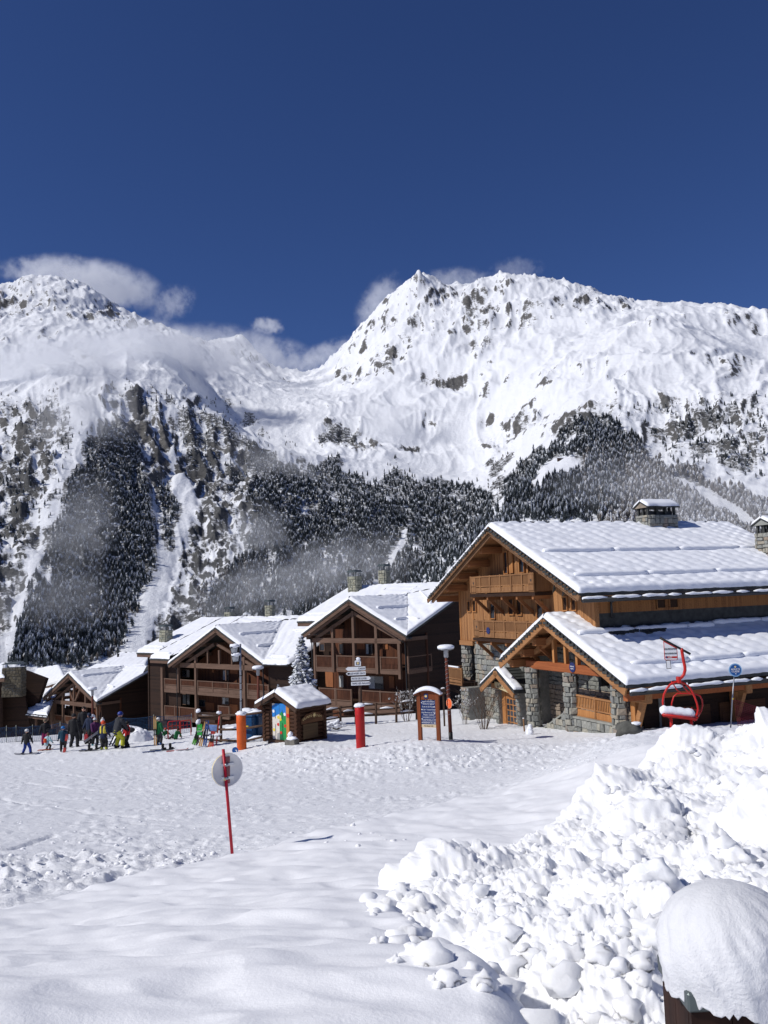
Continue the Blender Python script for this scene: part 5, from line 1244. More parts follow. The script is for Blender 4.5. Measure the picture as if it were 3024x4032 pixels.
rw = prism_part(BC, 'side_wall', [(WX1, YB + .1, 6.65), (WX1, YEND - 1, 6.65), (WX1, YEND - 1, roofz(WX1) + .0), (WX1, YB + .1, roofz(WX1))], (-.2, 0, 0), SIDEL)
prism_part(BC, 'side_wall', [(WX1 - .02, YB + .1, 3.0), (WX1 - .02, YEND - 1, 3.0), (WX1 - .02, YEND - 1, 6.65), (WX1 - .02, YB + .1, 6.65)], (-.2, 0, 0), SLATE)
for y0 in (FB.sp(2602, 2380, WX1)[0], FB.sp(2652, 2380, WX1)[0]):
    window(BC, y0 - .33, y0 + .33, FB.sp(2602, 2398, WX1)[1], FB.sp(2602, 2356, WX1)[1], 0, fm=SIDEL, axis='x', x=WX1, glass=DKWALL, name='shuttered_window')
prism_part(BC, 'gable_wall', [(WX0, YB, ZW), (WX1, YB, ZW), (WX1, YB, roofz(WX1)), (0, YB, roofz(0)), (WX0, YB, roofz(WX0))], (0, .2, 0), LARCHX)
rg_ = random.Random(9); mbs = MB(); x_ = WX0
while x_ < WX1 - .02:
    w_ = min(rg_.uniform(.10, .15), WX1 - x_); dy = rg_.uniform(.018, .035)
    mbs.prism([(x_ + .006, YB - .002, ZW - .12), (x_ + w_ - .006, YB - .002, ZW - .12), (x_ + w_ - .006, YB - .002, roofz(x_ + w_) - .02), (x_ + .006, YB - .002, roofz(x_) - .02)], (0, -dy, 0)); x_ += w_
FACADE = plankmat('facade_larch', (0.40, .195, .08), (.19, .082, .033), .125, 0)
tag(mbs.build('board_cladding', FACADE, BC), kind='stuff')
for xx in (WX0 + .06, FB.fp(1867, 2440, YB)[0]): MB().box(xx - .07, xx + .07, YB - .075, YB - .03, ZW - .12, roofz(xx)).build('cover_board', LARCH, BC)
MB().box(WX0 - .02, FB.fp(1868, 2510, YB)[0], YB - .16, YB + .3, ZW - .42, ZW - .125).build('sill_beam', LARCHX, BC)
SX0 = FB.fp(1868, 2560, YB)[0]
# stone facade
YR = YB + 1.1
prism_part(BC, 'stone_backing', [(SX0, YB + .1, -.6), (1.3, YB + .1, -.6), (1.3, YB + .1, ZW - .1), (SX0, YB + .1, ZW - .1)], (0, .35, 0), MORTAR)
prism_part(BC, 'stone_backing', [(1.2, YR, -.6), (10.4, YR, -.6), (10.4, YR, 4.2), (6.9, YR, ZW - .1), (1.2, YR, ZW - .1)], (0, .35, 0), MORTAR)
prism_part(BC, 'stone_backing', [(1.3, YB + .1, -.6), (1.3, YR, -.6), (1.3, YR, ZW), (1.3, YB + .1, ZW)], (-.3, 0, 0), MORTAR)
ex0 = -2.9; ex1 = 1.4
stones_rect(BC, SX0 - .05, -1.0, 2.2, ZW - .14, YB + .1, 201, .40, mask=lambda x, z, w, h: True)
stones_rect(BC, SX0 - .05, -2.4, -.4, 2.2, YB + .1, 203, .40)
stones_rect(BC, -1.0, 1.3, 2.6, ZW - .14, YB + .1, 205, .42, single=False)
stones_rect(BC, 1.3, 7.0, 2.6, ZW - .14, YR, 206, .42, single=False)
stones_rect(BC, 1.2, 10.3, -.5, 2.6, YR, 207, .40, single=False)
stones_rect(BC, 7.0, 10.3, 2.6, 4.1, YR, 208, .40, single=False)
# corner pier under the larch box, and the stone plinth of the terrace at the left
xp, zp0 = FB.fp(1832, 2600, YB + .1)
round_column(BC, xp, YB + .35, 2.2, ZW - .42, .36, 210, .34)
tz = FB.fp(1830, 2708, .6)[1]; tx0 = FB.fp(1815, 2760, .6)[0]
pl_ = MB().box(tx0, SX0 + 1.0, .7, YB + .2, -.8, tz).build('stone_plinth', MORTAR, BC)
stones_rect(pl_, tx0, SX0 + 1.0, -.5, tz, .7, 212, .34)
stones_rect(pl_, .7, YB + .2, -.5, tz, 0, 213, .34, facing=lambda a, z: ((tx0, a, z), -math.pi / 2))
MB().box(tx0 - 1.9, SX0 + .2, -.2 + .9, YB + 6, tz + .02, tz + .22).build('terrace_floor', DKWALL, BC)
railing(BC, Vector((tx0 - 1.9, .72 - .0, tz + 1.15)), Vector((SX0 + .1, .72, tz + 1.15)), 1.05, .35, .12, BALC, BALC, 1.6, name='terrace_railing', hearts=True)
railing(BC, Vector((tx0 - 1.9, .72, tz + 1.15)), Vector((tx0 - 1.9, 6.0, tz + 1.15)), 1.05, .35, .12, BALC, BALC, 1.8, name='terrace_railing')
MB().tube([(tx0 - 1.9, .72, tz + 1.2), (SX0 - .3, .72, tz + 1.2)], .06, 6).build('rail_snow', ROOFSNOW, BC)
# windows of the gable
def win_px(u0, v0, u1, v1, gl=None, fm=None, nm='window', dd=.09):
    a = FB.fp(u0, v0, YB); b_ = FB.fp(u1, v1, YB)
    return window(BC, a[0], b_[0], min(a[1], b_[1]), max(a[1], b_[1]), YB - .03, fm or LARCH, fw=.06, d=dd, glass=gl, name=nm)
def c7(x, y): return (1780 + .2261 * x, 2340 + .2261 * y)
def c8(x, y): return (1690 + .44 * x, 2040 + .44 * y)
for q in ((277, 110, 350, 312), (370, 105, 446, 310)): win_px(*c7(*q[:2]), *c7(*q[2:]), gl=DKWALL, nm='shuttered_window')
for q in ((712, 700, 770, 870), (785, 690, 842, 872), (1198, 700, 1252, 832), (1275, 690, 1330, 832)): win_px(*c8(*q[:2]), *c8(*q[2:]), gl=DKWALL, nm='shuttered_window')
for q in ((550, 760, 605, 905), (965, 740, 1035, 905)): win_px(*c8(*q[:2]), *c8(*q[2:]), nm='balcony_door')
for q in ((672, 300, 722, 500), (812, 320, 870, 490)): win_px(*c8(*q[:2]), *c8(*q[2:]), nm='balcony_door', fm=LARCH, dd=.12)
for q in ((722, 300, 765, 490), (880, 330, 900, 480)):
    a = FB.fp(*c8(*q[:2]), YB); b_ = FB.fp(*c8(*q[2:]), YB); MB().box(a[0], b_[0], YB - .12, YB - .04, min(a[1], b_[1]), max(a[1], b_[1])).build('shutter', LARCH, BC)
# balconies
def balcony(x0, x1, ztop, yf, nm):
    zf = ztop - 1.05
    fl_ = MB().box(x0 - .1, x1 + .1, yf - .08, YB - .04, zf - .2, zf - .02).build(nm, DKWALL, BC)
    railing(fl_, (x0, yf, ztop), (x1, yf, ztop), .98, .36, .105, BALC, BALC, 1.25, name='railing', hearts=True)
    railing(fl_, (x1, yf, ztop), (x1, YB - .1, ztop), .98, .36, .5, BALC, BALC, 2.0, name='railing')
    MB().box(x1 - .03, x1 + .03, yf, YB - .1, zf, ztop - .06).build('side_panel', BALC, fl_)
    MB().box(x0 - .03, x0 + .03, yf, YB - .1, zf, ztop - .06).build('side_panel', BALC, fl_)
    for e in (x0, x1 - .62):
        MB().box(e + .06, e + .62, yf - .04, yf + .02, zf, ztop - .06).build('end_panel', BALC, fl_)
        hz_ = ztop - .4
        hb_ = MB(); hb_.prism([(e + .34, yf - .045, hz_ - .12), (e + .42, yf - .045, hz_ + .02), (e + .39, yf - .045, hz_ + .07), (e + .34, yf - .045, hz_ + .03), (e + .29, yf - .045, hz_ + .07), (e + .26, yf - .045, hz_ + .02)], (0, .003, 0)).build('heart_cutout', GUTTER, fl_)
    for k_ in range(5):
        xx = x0 + .25 + (x1 - x0 - .5) * k_ / 4
        bk = MB(); bk.bar((xx, yf, zf - .3), (xx, YB, zf - .3), .18, .2); bk.build('bracket', LARCHY, fl_)
        MB().bar((xx, yf + .15, zf - .38), (xx, YB - .02, zf - 1.2), .15, .17).build('bracket', LARCHY, fl_)
    return fl_
balcony(-3.55, 3.6, 8.9, .65, 'balcony'); b2 = balcony(-3.4, 3.9, 6.24, .65, 'balcony')
NAVY = flat('navy_enamel', (0.02, 0.03, 0.12), .4, .1)
xs_, zs_ = FB.fp(*c7(628, 633), .6)
MB().tube([(xs_, .62, zs_), (xs_, .585, zs_)], .2, 20).build('round_plaque', NAVY, b2)
# satellite dishes and lamp
for (u, v, r_) in ((2196, 2302, .52), (2232, 2320, .42)):
    x_, z_ = FB.fp(u, v, YB - .6)
    dsh = MB().lathe([(.01, 0), (r_ * .6, .05), (r_, .15), (r_ + .01, .16)], (0, 0, 0), 20).build('satellite_dish', METALCAP, BC)
    dsh.location = (x_, YB - .6, z_); dsh.rotation_euler = (R(75), 0, R(-38)); MB().tube([(x_, YB - .55, z_), (x_ + .1, YB, z_ - .2)], .03, 6).build('dish_arm', METALCAP, BC)
# rain pipe on the side
y0_, z0_ = FB.sp(2455, 2335, WX1 + .2); MB().tube([(HW, FB.sp(2458, 2322, HW)[0], ZE - .2), (WX1 + .25, y0_, z0_), (WX1 + .12, FB.sp(2400, 2370, WX1)[0], FB.sp(2400, 2372, WX1)[1]), (WX1 + .12, FB.sp(2400, 2370, WX1)[0], 6.4)], .07, 8).build('downpipe', GUTTER, BC)
# stone chimneys with slab roofs
def roofed_chimney(x, y, z0, z1, wx, wy, seed):
    c_ = chimney(BC, x, y, z0, z1, wx, wy, seed, None, STONE, .36)
    for sx in (-1, 0, 1):
        for sy in (-1, -.33, .33, 1):
            if sx == 0 and abs(sy) < .9: continue
            MB().box(x + sx * (wx / 2 - .12) - .07, x + sx * (wx / 2 - .12) + .07, y + sy * (wy / 2 - .12) - .07, y + sy * (wy / 2 - .12) + .07, z1, z1 + .52).build('chimney_post', SLATE, c_)
    a, b_ = wx / 2 + .16, wy / 2 + .14; zt = z1 + .52
    for sg in (-1, 1):
        rp = roof_plane(c_, (x + sg * a, y - b_ if sg > 0 else y + b_, zt), (x + sg * a, y + b_ if sg > 0 else y - b_, zt), (x, y + b_ if sg > 0 else y - b_, zt + .38), (x, y - b_ if sg > 0 else y + b_, zt + .38), .16, (1, 1, 0, 1), seed + sg, .12, .07, 0)
    prism_part(c_, 'chimney_gable', [(x - a + .1, y - b_ + .06, zt - .05), (x + a - .1, y - b_ + .06, zt - .05), (x, y - b_ + .06, zt + .30)], (0, .12, 0), STONE)
    MB().box(x - wx / 2 + .2, x + wx / 2 - .2, y - wy / 2 + .2, y + wy / 2 - .2, z1, z1 + .25).build('flue', GUTTER, c_)
    return c_
roofed_chimney(.35, 12.1, ZA - .7, ZA + .62, 1.1, 2.3, 301)
roofed_chimney(5.2, 16.6, ZA - TB * 5.2 - .6, 10.85, 1.2, 1.5, 311)
# ------------------------------------------------------------------ front porch: lower gabled roof on stone columns
PX, PY = 5.4, -.10; PA, PEL, PER = 6.52, 4.08, 3.55; PWL, PWR = 4.7, 6.4
TR = (PA - PER) / PWR
pR = roof_plane(BC, (PX + PWR, PY, PER), (PX + PWR, PY + 22, PER), (PX, PY + 22, PA), (PX, PY, PA), .30, (1, 0, 0, 1), 111, .12, .14)
pL = roof_plane(BC, (PX - PWL, PY + 3.4, PEL), (PX - PWL, PY, PEL), (PX, PY, PA), (PX, PY + 3.4, PA), .26, (1, 1, 0, 1), 112, .17, .14)
nr_ = (.42, 0, .9)
for x_, y0_, y1_, s_ in ((PX + 2.2, .5, 9.2, 1), (PX + 2.0, 9.3, 21, 2), (PX + 5.2, 1.2, 21, 3)):
    y_ = PY + y0_
    while y_ < PY + y1_ - .5:
        l_ = min(3.4, PY + y1_ - y_); snow_guard(pR, (x_, y_, PA - TR * (x_ - PX)), (x_, y_ + l_, PA - TR * (x_ - PX)), nr_, .09, s_ + y_); y_ += l_ + .05
rgq = random.Random(4)
for i in range(26):   # bare slates against the wall
    yy = YB + .2 + rgq.random() * 3.6; xx = WX1 + .05 + rgq.random() * (1.5 - .3 * (yy - YB))
    if xx > PX + 2.6: continue
    a_ = rgq.uniform(0, 1); zz = PA - TR * (xx - PX) + .30 + .04 * rgq.random()
    pts = [(xx + rgq.uniform(.2, .36) * math.cos(t_ + a_), yy + rgq.uniform(.28, .5) * math.sin(t_ + a_), 0) for t_ in (0, 1.1, 2.2, 3.2, 4.2, 5.2)]
    pts = [Vector((q[0], q[1], zz - TR * (q[0] - xx))) for q in pts]
    prism_part(pR, 'slate', pts, (0, 0, .06), SLATE)
for sg, wid, ze_ in ((-1, PWL, PEL), (1, PWR, PER)):
    T_ = (PA - ze_) / wid; d = Vector((-sg * wid, 0, PA - ze_)).normalized(); n_ = Vector((sg * T_, 0, 1)).normalized()
    for i in range(int(wid / .28)):
        x0 = PX + sg * (wid - .08 - i * .28); z0 = PA - T_ * abs(x0 - PX)
        MB().box(min(x0, x0 - sg * .36), max(x0, x0 - sg * .36), PY - .07 - .03 * (i % 3), PY + .25, z0 - .13, z0 - .02).build('slab_edge', SLATE, pR if sg > 0 else pL)
    MB().bar(Vector((PX + sg * wid, PY, ze_)) - n_ * .3 - d * .1, Vector((PX, PY, PA)) - n_ * .3 + d * .1, .1, .34, up=n_).build('barge_board', LARCHX, BC)
    prism_part(BC, 'soffit', [(PX + sg * wid, PY + .2, ze_ - .16), (PX, PY + .2, PA - .16), (PX, PY + 3.3, PA - .16), (PX + sg * wid, PY + 3.3, ze_ - .16)], (0, 0, -.05), LARCHX)
    for f in (.0, .3, .56, .82):
        if f == 0 and sg > 0: continue
        cx, cz = PX + sg * wid * f, PA - T_ * wid * f - .58
        pr = MB().box(cx - .2, cx + .2, PY + .25, YB + .2, cz - .24, cz + .2).build('purlin', LARCHY, BC, .03)
        MB().box(cx - .14, cx + .14, PY + .14, PY + .25, cz - .06, cz + .2).build('carved_end', LARCHX, pr)
gutter(BC, (PX + PWR + .16, PY + .1, PER - .36), (PX + PWR + .16, PY + 22, PER - .36), 21, True, .11)
MB().box(PX + PWR - .5, PX + PWR - .2, PY + .2, PY + 22, PER - .75, PER - .4).build('eave_beam', REDBEAM, BC)
CY = PY + 1.0
cols = [(PX - 2.86, .1, 3.72), (PX + .75, .4, 3.68), (PX + 4.6, .6, 3.62)]
for i, (cx, z0, z1) in enumerate(cols): round_column(BC, cx, CY, -.6, z1, .34, 220 + i, .34)
MB().box(cols[0][0] - .35, cols[2][0] + .2, CY - .2, CY + .2, 3.66, 4.10).build('tie_beam', REDBEAM, BC, .03)
for sg, xx in ((-1, PX - .6), (-1, PX + .45), (1, PX + 1.45), (1, PX + 2.5)):
    MB().box(xx - .09, xx + .09, CY - .1, CY + .1, 4.10, max(4.4, PA - TR * abs(xx - PX) - .75)).build('post', LARCH, BC)
MB().bar((PX - 2.9, CY, 4.35), (PX - .3, CY, PA - .95), .2, .26).build('brace', LARCHX, BC); MB().bar((PX + 3.8, CY, 4.4), (PX + .3, CY, PA - .95), .2, .26).build('brace', LARCHX, BC)
xs_, zs_ = PX + 1.25, 3.98
pq = MB().tube([(xs_, CY - .2, zs_), (xs_, CY - .24, zs_)], .25, 24).build('round_plaque', NAVY, BC)
# floor, balustrade, ramp wall, low wall
lz = FB.fp(2420, 2855, CY)[1]; lz = max(.9, min(1.5, lz))
lw2 = MB().box(cols[1][0] - .1, cols[2][0] + .2, CY - .15, CY + .3, -.6, lz).build('low_wall', MORTAR, BC)
stones_rect(lw2, cols[1][0] - .1, cols[2][0] + .2, -.5, lz, CY - .15, 231, .36, mask=lambda x, z, w, h: True)
MB().box(cols[1][0] - .2, cols[2][0] + .2, CY - .25, CY + .4, lz + .003, lz + .1).build('coping', flat('coping_stone', (.26, .26, .23), .9, .2, 3), BC)
railing(BC, (cols[1][0] + .3, CY, lz + 1.18), (cols[2][0] - .3, CY, lz + 1.12), 1.05, .42, .13, LARCH, LARCHX, 1.75, name='porch_railing', hearts=True)
rm = prism_part(BC, 'ramp_wall', [(cols[0][0] + .45, CY - .1, -.6), (cols[1][0] + .1, CY - .1, -.6), (cols[1][0] + .1, CY - .1, 1.75), (cols[0][0] + 1.0, CY - .1, .45), (cols[0][0] + .45, CY - .1, .4)], (0, .3, 0), MORTAR)
stones_rect(rm, cols[0][0] + .45, cols[1][0], -.5, 1.7, CY - .1, 233, .38, mask=lambda x, z, w, h: z + h / 2 < .5 + (x - cols[0][0] - .8) * .52)
MB().bar((cols[0][0] + .95, CY + .05, .52), (cols[1][0] - .1, CY + .05, 1.82), .42, .08).build('coping', MATS['coping_stone'], BC)
MB().box(cols[1][0] - .1, 10.3, CY + .3, YR + .1, lz - .3, lz - .05).build('porch_floor', MORTAR, BC)
# door behind the first column and dark opening to the right
dx0, dz1 = FB.fp(2128, 2748, YR); dx1 = FB.fp(2164, 2760, YR)[0]
MB().box(dx0 - .1, dx1 + .12, YR - .16, YR - .02, dz1 - .02, dz1 + .22).build('lintel', LARCHX, BC)
MB().box(dx0, dx1, YR - .14, YR - .03, -.2, dz1 - .03).build('side_door', REDWOOD, BC)
# garage side, deep in shade under the long eave
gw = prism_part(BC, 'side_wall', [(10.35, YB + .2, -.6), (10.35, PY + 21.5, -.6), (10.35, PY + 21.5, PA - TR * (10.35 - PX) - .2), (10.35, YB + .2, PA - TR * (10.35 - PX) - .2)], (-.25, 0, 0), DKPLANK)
GDOOR = wood('garage_board', (.12, .055, .026), (.06, .026, .014), axis='y')
for k_ in range(5):
    y0 = YB + 1.2 + k_ * 3.6
    gd = MB().box(10.36, 10.42, y0, y0 + 3.0, -.6, 2.1).build('garage_door', GDOOR, BC)
    for j in range(2):
        for i in range(3): MB().box(10.42, 10.45, y0 + .12 + i * .97, y0 + .95 + i * .97, -.1 + j * 1.0, .75 + j * 1.0).build('door_panel', GDOOR, gd)
for y0 in (CY + .35, CY + 6.4, CY + 12.6):
    MB().box(PX + PWR - 1.7, PX + PWR - .1, y0 - .2, y0 + .2, 2.62, 3.1).build('corbel_beam', LARCHX, BC, .05)
    MB().bar((10.45 + .3, y0, 1.5), (PX + PWR - .55, y0, 2.66), .22, .26).build('brace', LARCHX, BC); MB().box(10.5, 10.8, y0 - .15, y0 + .15, -.5, 2.62).build('post', LARCH, BC)
# ------------------------------------------------------------------ little gabled entrance with the glazed door
e = at(1950, 2636, 50.3); EL = FB.loc(e); EX, EY, EZ = EL.x, EL.y, EL.z
ew, ed = 1.95, 1.05; et = .56; eze = EZ - et * ew
for sg in (-1, 1):
    a = (EX + sg * ew, EY, eze); b_ = (EX + sg * ew, YB + .15, eze); c_ = (EX, YB + .15, EZ); d_ = (EX, EY, EZ)
    rp = slab(BC, a, b_, c_, d_, .13)
    # stepped stone slabs, snow only along the front
    for r_ in range(7):
        for k_ in range(4):
            f0 = r_ / 7; yy0 = EY + (YB + .1 - EY) * k_ / 4; yy1 = yy0 + (YB + .1 - EY) / 4 - .015
            x0 = EX + sg * ew * (1 - f0); x1 = EX + sg * ew * (1 - (r_ + 1.25) / 7); z0 = eze + (EZ - eze) * f0 + .075; z1 = z0 + (EZ - eze) / 7 * .9
            prism_part(rp, 'slate', [(x0, yy0 - .03 * (k_ == 0), z0), (x1, yy0 - .03 * (k_ == 0), z1), (x1, yy1, z1), (x0, yy1, z0)], (0, 0, -.06), SLATE)
    roof_snow(rp, *[Vector(q) + Vector((0, 0, .09)) for q in ((a, (a[0], EY + .62, a[2]), (c_[0], EY + .62, c_[2]), d_) if sg > 0 else ((a[0], EY + .4, a[2]), a, d_, (d_[0], EY + .4, d_[2])))], .13, (1, 1, 1, 1), 120 + sg, 1.5, .08, 'slab_snow')
    n_ = Vector((sg * et, 0, 1)).normalized(); d = Vector((-sg, 0, et)).normalized()
    MB().bar(Vector(a) - n_ * .25 + Vector((0, .02, 0)) - d * .05, Vector(d_) - n_ * .25 + Vector((0, .02, 0)) + d * .1, .09, .27, up=n_).build('barge_board', LARCHX, BC)
MB().box(EX - .1, EX + .1, EY + .1, YB, EZ - .55, EZ - .3).build('purlin', LARCHY, BC)
DY = EY + .75
MB().box(EX - 1.45, EX + 1.5, DY - .25, DY + .05, eze - .12, eze + .18).build('tie_beam', LARCHX, BC)
prism_part(BC, 'gable_boards', [(EX - 1.3, DY, eze + .18), (EX + 1.3, DY, eze + .18), (EX, DY, EZ - .3)], (0, .08, 0), LARCH)
gz_ = -.55
for x0, x1 in ((EX - 1.35, EX - .95), (EX + .95, EX + 1.38)):
    jb = MB().box(x0, x1, DY - .02, YB + .1, gz_, eze - .12).build('stone_jamb', MORTAR, BC)
    stones_rect(jb, x0, x1, gz_, eze - .12, DY - .02, int(x0 * 7) + 300, .3)
MB().box(EX - .95, EX - .55, DY + .15, DY + .25, gz_, eze - .12).build('door_reveal', LARCH, BC)
dr = MB().box(EX - .55, EX + .95, DY + .2, DY + .26, gz_, eze - .12).build('glazed_door', LARCH, BC)
for i in range(4):
    for j in range(5):
        x0 = EX - .47 + i * .36; z0 = gz_ + .62 + j * .335
        if z0 + .27 > eze - .14: continue
        MB().box(x0, x0 + .27, DY + .19, DY + .198, z0, z0 + .27).build('pane', GLASS, dr)
for i in range(3): MB().box(EX - .45 + i * .48, EX - .07 + i * .48, DY + .185, DY + .198, gz_ + .08, gz_ + .52).build('door_panel', LARCHX, dr)
MB().box(EX - 1.6, EX + 1.6, EY - .2, DY + .2, gz_ - .3, gz_ + .003).build('doorstep', MORTAR, BC)
SIGNW = wood('pale_sign_wood', (.66, .56, .36), (.46, .37, .2), axis='x')
sg_ = MB().prism([(EX - .98, DY - .30, eze + .30), (EX - .9, DY - .30, eze - .02), (EX - .2, DY - .30, eze - .12), (EX + .5, DY - .30, eze - .22), (EX + .95, DY - .30, eze - .12), (EX + 1.02, DY - .30, eze + .12), (EX + .72, DY - .30, eze + .34), (EX + .2, DY - .30, eze + .18), (EX - .4, DY - .30, eze + .28)], (0, .04, 0)).build('name_board', SIGNW, BC)
def text(parent, body, loc, size, mat, rot=(R(90), 0, 0), align='CENTER', ext=0.004, name='lettering', sx=1.0):
    cu = bpy.data.curves.new(name, 'FONT'); cu.body = body; cu.size = size; cu.align_x = align; cu.align_y = 'CENTER'; cu.extrude = ext; cu.resolution_u = 2
    o_ = bpy.data.objects.new(name, cu); dg = bpy.context.evaluated_depsgraph_get
    COL.objects.link(o_); bpy.context.view_layer.update()
    me = bpy.data.meshes.new_from_object(o_.evaluated_get(dg())); bpy.data.objects.remove(o_); bpy.data.curves.remove(cu)
    me.materials.clear(); me.materials.append(mat)
    o = link(bpy.data.objects.new(name, me), parent); o.location = loc; o.rotation_euler = rot; o.scale = (sx, 1, 1); return o
INK = flat('dark_ink', (.03, .03, .035), .7, .1); WHITE = flat('white_paint', (.80, .80, .80), .5, .05)
BROWNINK = flat('brown_ink', (.10, .05, .02), .8, .1)
text(sg_, 'le Bornet', (EX - .1, DY - .305, eze + .04), .3, BROWNINK)
text(pq, 'PRIVATE', (xs_, CY - .245, zs_ + .04), .09, WHITE); text(pq, 'ROAD', (xs_, CY - .245, zs_ - .07), .09, WHITE)
# ------------------------------------------------------------------ things standing in the snow
RED = flat('red_vinyl', (.42, .012, .012), .45, .08, 3); ORANGE = flat('orange_vinyl', (.62, .105, .015), .5, .08, 3)
REDPAINT = flat('red_paint', (.50, .02, .015), .35, .12, 6); STEEL = flat('grey_steel', (.30, .31, .33), .4, .15, 4, metal=.6)
BLACK = flat('black_paint', (.012, .012, .013), .5, .2, 4); BLUESIGN = flat('blue_sign', (.012, .09, .30), .4, .08); PANELBLUE = flat('panel_blue', (.012, .035, .14), .45, .06)
BEIGE = flat('beige_sign', (.62, .50, .32), .6, .06); YELLOW = flat('yellow_paint', (.72, .52, .04), .5, .1); GREEN = flat('green_board', (.03, .36, .05), .45, .08)
LACQ = wood('red_lacquered_wood', (.26, .075, .028), (.15, .04, .016), axis='z'); POLEWOOD = wood('brown_pole', (.15, .045, .028), (.085, .026, .018), axis='z')
LOGW = wood('dark_log', (.085, .038, .02), (.032, .014, .008), axis='x'); LOGE = wood('log_end', (.30, .17, .08), (.16, .08, .035), axis='y')
GOLD = flat('pale_gold', (.72, .56, .25), .6, .08); DKWOOD = wood('weathered_wood', (.10, .06, .04), (.045, .026, .018), axis='x')
def gpos(u, v, Y):
    p = at(u, v, Y); return Vector((p.x, Y, ground_z(p.x, Y)))
def snow_lump(parent, c, r, seed, sq=(1, 1, .6), name='snow_cap', amp=.3, sub=3): return MB().blob(c, r, sub, amp, seed, sq, 1.6).build(name, SNOW, parent)
def star(parent, c, r, mat, n=8, name='sun_emblem', y=0.0):
    pts = []
    for k_ in range(2 * n):
        a = math.pi * k_ / n + .2; rr_ = r * (1 if k_ % 2 == 0 else .45); pts.append((c[0] + rr_ * math.cos(a), c[1], c[2] + rr_ * math.sin(a)))
    return MB().prism(pts, (0, -.006, 0)).build(name, mat, parent)
# direction signpost
b = gpos(1424, 2940, 41.2); px_ = 41 / FPX
S = empty('direction_signpost', b, 0, 'dark signpost with four white arrow boards and a sun emblem panel', 'signpost')
def sl_(u, v): q = at(u, v, 41); return q.x - b.x, q.z - b.z
ptop = sl_(1414, 2600)
MB().tube([(0, 0, -.4), (ptop[0] + .0, 0, ptop[1])], .085, 10).build('post', DKWOOD, S)
def arrow(u0, u1, v0, v1, body, left, ax):
    x0, z1 = sl_(u0, v0); x1, z0 = sl_(u1, v1); zc = (z0 + z1) / 2; h = .085; z0, z1 = zc - h, zc + h
    tip = .1; pl = [(x0, -.12, zc), (x0 + tip, -.12, z0), (x1, -.12, z0), (x1, -.12, z1), (x0 + tip, -.12, z1)] if left else [(x1, -.12, zc), (x1 - tip, -.12, z1), (x0, -.12, z1), (x0, -.12, z0), (x1 - tip, -.12, z0)]
    o = MB().prism(pl, (0, .03, 0)).build('arrow_board', WHITE, S)
    text(o, body, ((x1 - .03 if left else x0 + .03), -.125, zc), .115, INK, align='RIGHT' if left else 'LEFT', sx=.92)
    if ax: MB().box(x0 + .1, x0 + .17, -.126, -.121, zc - .045, zc + .045).build('pictogram', INK, o)
arrow(1360, 1439, 2626, 2641, 'CAISSE', True, 0); arrow(1361, 1440, 2645, 2660, 'SALLE HORS SACS', True, 1); arrow(1382, 1461, 2664, 2680, 'PISTE DE LUGE', False, 0); arrow(1382, 1462, 2684, 2699, 'TAPIS LES GALOPINS', False, 0)
x0, z1 = sl_(1396, 2599); x1, z0 = sl_(1421, 2622)
pn = MB().prism([(x0, -.12, z0), (x1, -.12, z0), (x1, -.12, z1 - .05), ((x0 + x1) / 2, -.12, z1 + .02), (x0, -.12, z1 - .05)], (0, .03, 0)).build('emblem_panel', WHITE, S)
MB().box(x0 + .06, x1 - .06, -.126, -.121, z0 + .05, z1 - .10).build('emblem_field', PANELBLUE, pn); star(pn, ((x0 + x1) / 2, -.127, (z0 + z1) / 2 - .02), .085, GOLD)
snow_lump(S, ((x0 + x1) / 2 + .03, -.1, z1 + .04), .09, 1, (1.2, .6, .8))
# padding round the posts
def pad(u, v, Y, r, vtop, mat, label, seed, lean=.037):
    g = gpos(u, v, Y); h = (vtop and (at(u, vtop, Y).z - g.z))
    E = empty('post_padding', g, 0, label, 'padding')
    MB().lathe([(r * .97, -.3), (r, .05), (r, h * .5), (r * 1.01, h * .75), (r, h - .02), (r * .9, h)], (0, 0, 0), 24, jit=lambda i, k_: .015 * math.sin(k_ * 1.3 + i)).build('foam_roll', mat, E)
    c_ = MB().blob((0, 0, h + .03), r * 1.05, 3, .28, seed, (1.05, 1.05, .5), 2.0).build('snow_cap', SNOW, E)
    for k_ in range(3): MB().lathe([(r * 1.012, h * (.2 + .3 * k_)), (r * 1.015, h * (.2 + .3 * k_) + .03)], (0, 0, 0), 24).build('strap', mat, E)
    return E
pad(1421, 2944, 41, .22, 2780, RED, 'upright red foam padding with snow on top at the foot of the signpost', 3)
pad(952, 2951, 46, .25, 2812, ORANGE, 'upright orange foam padding with snow on top left of the painted hut', 4)
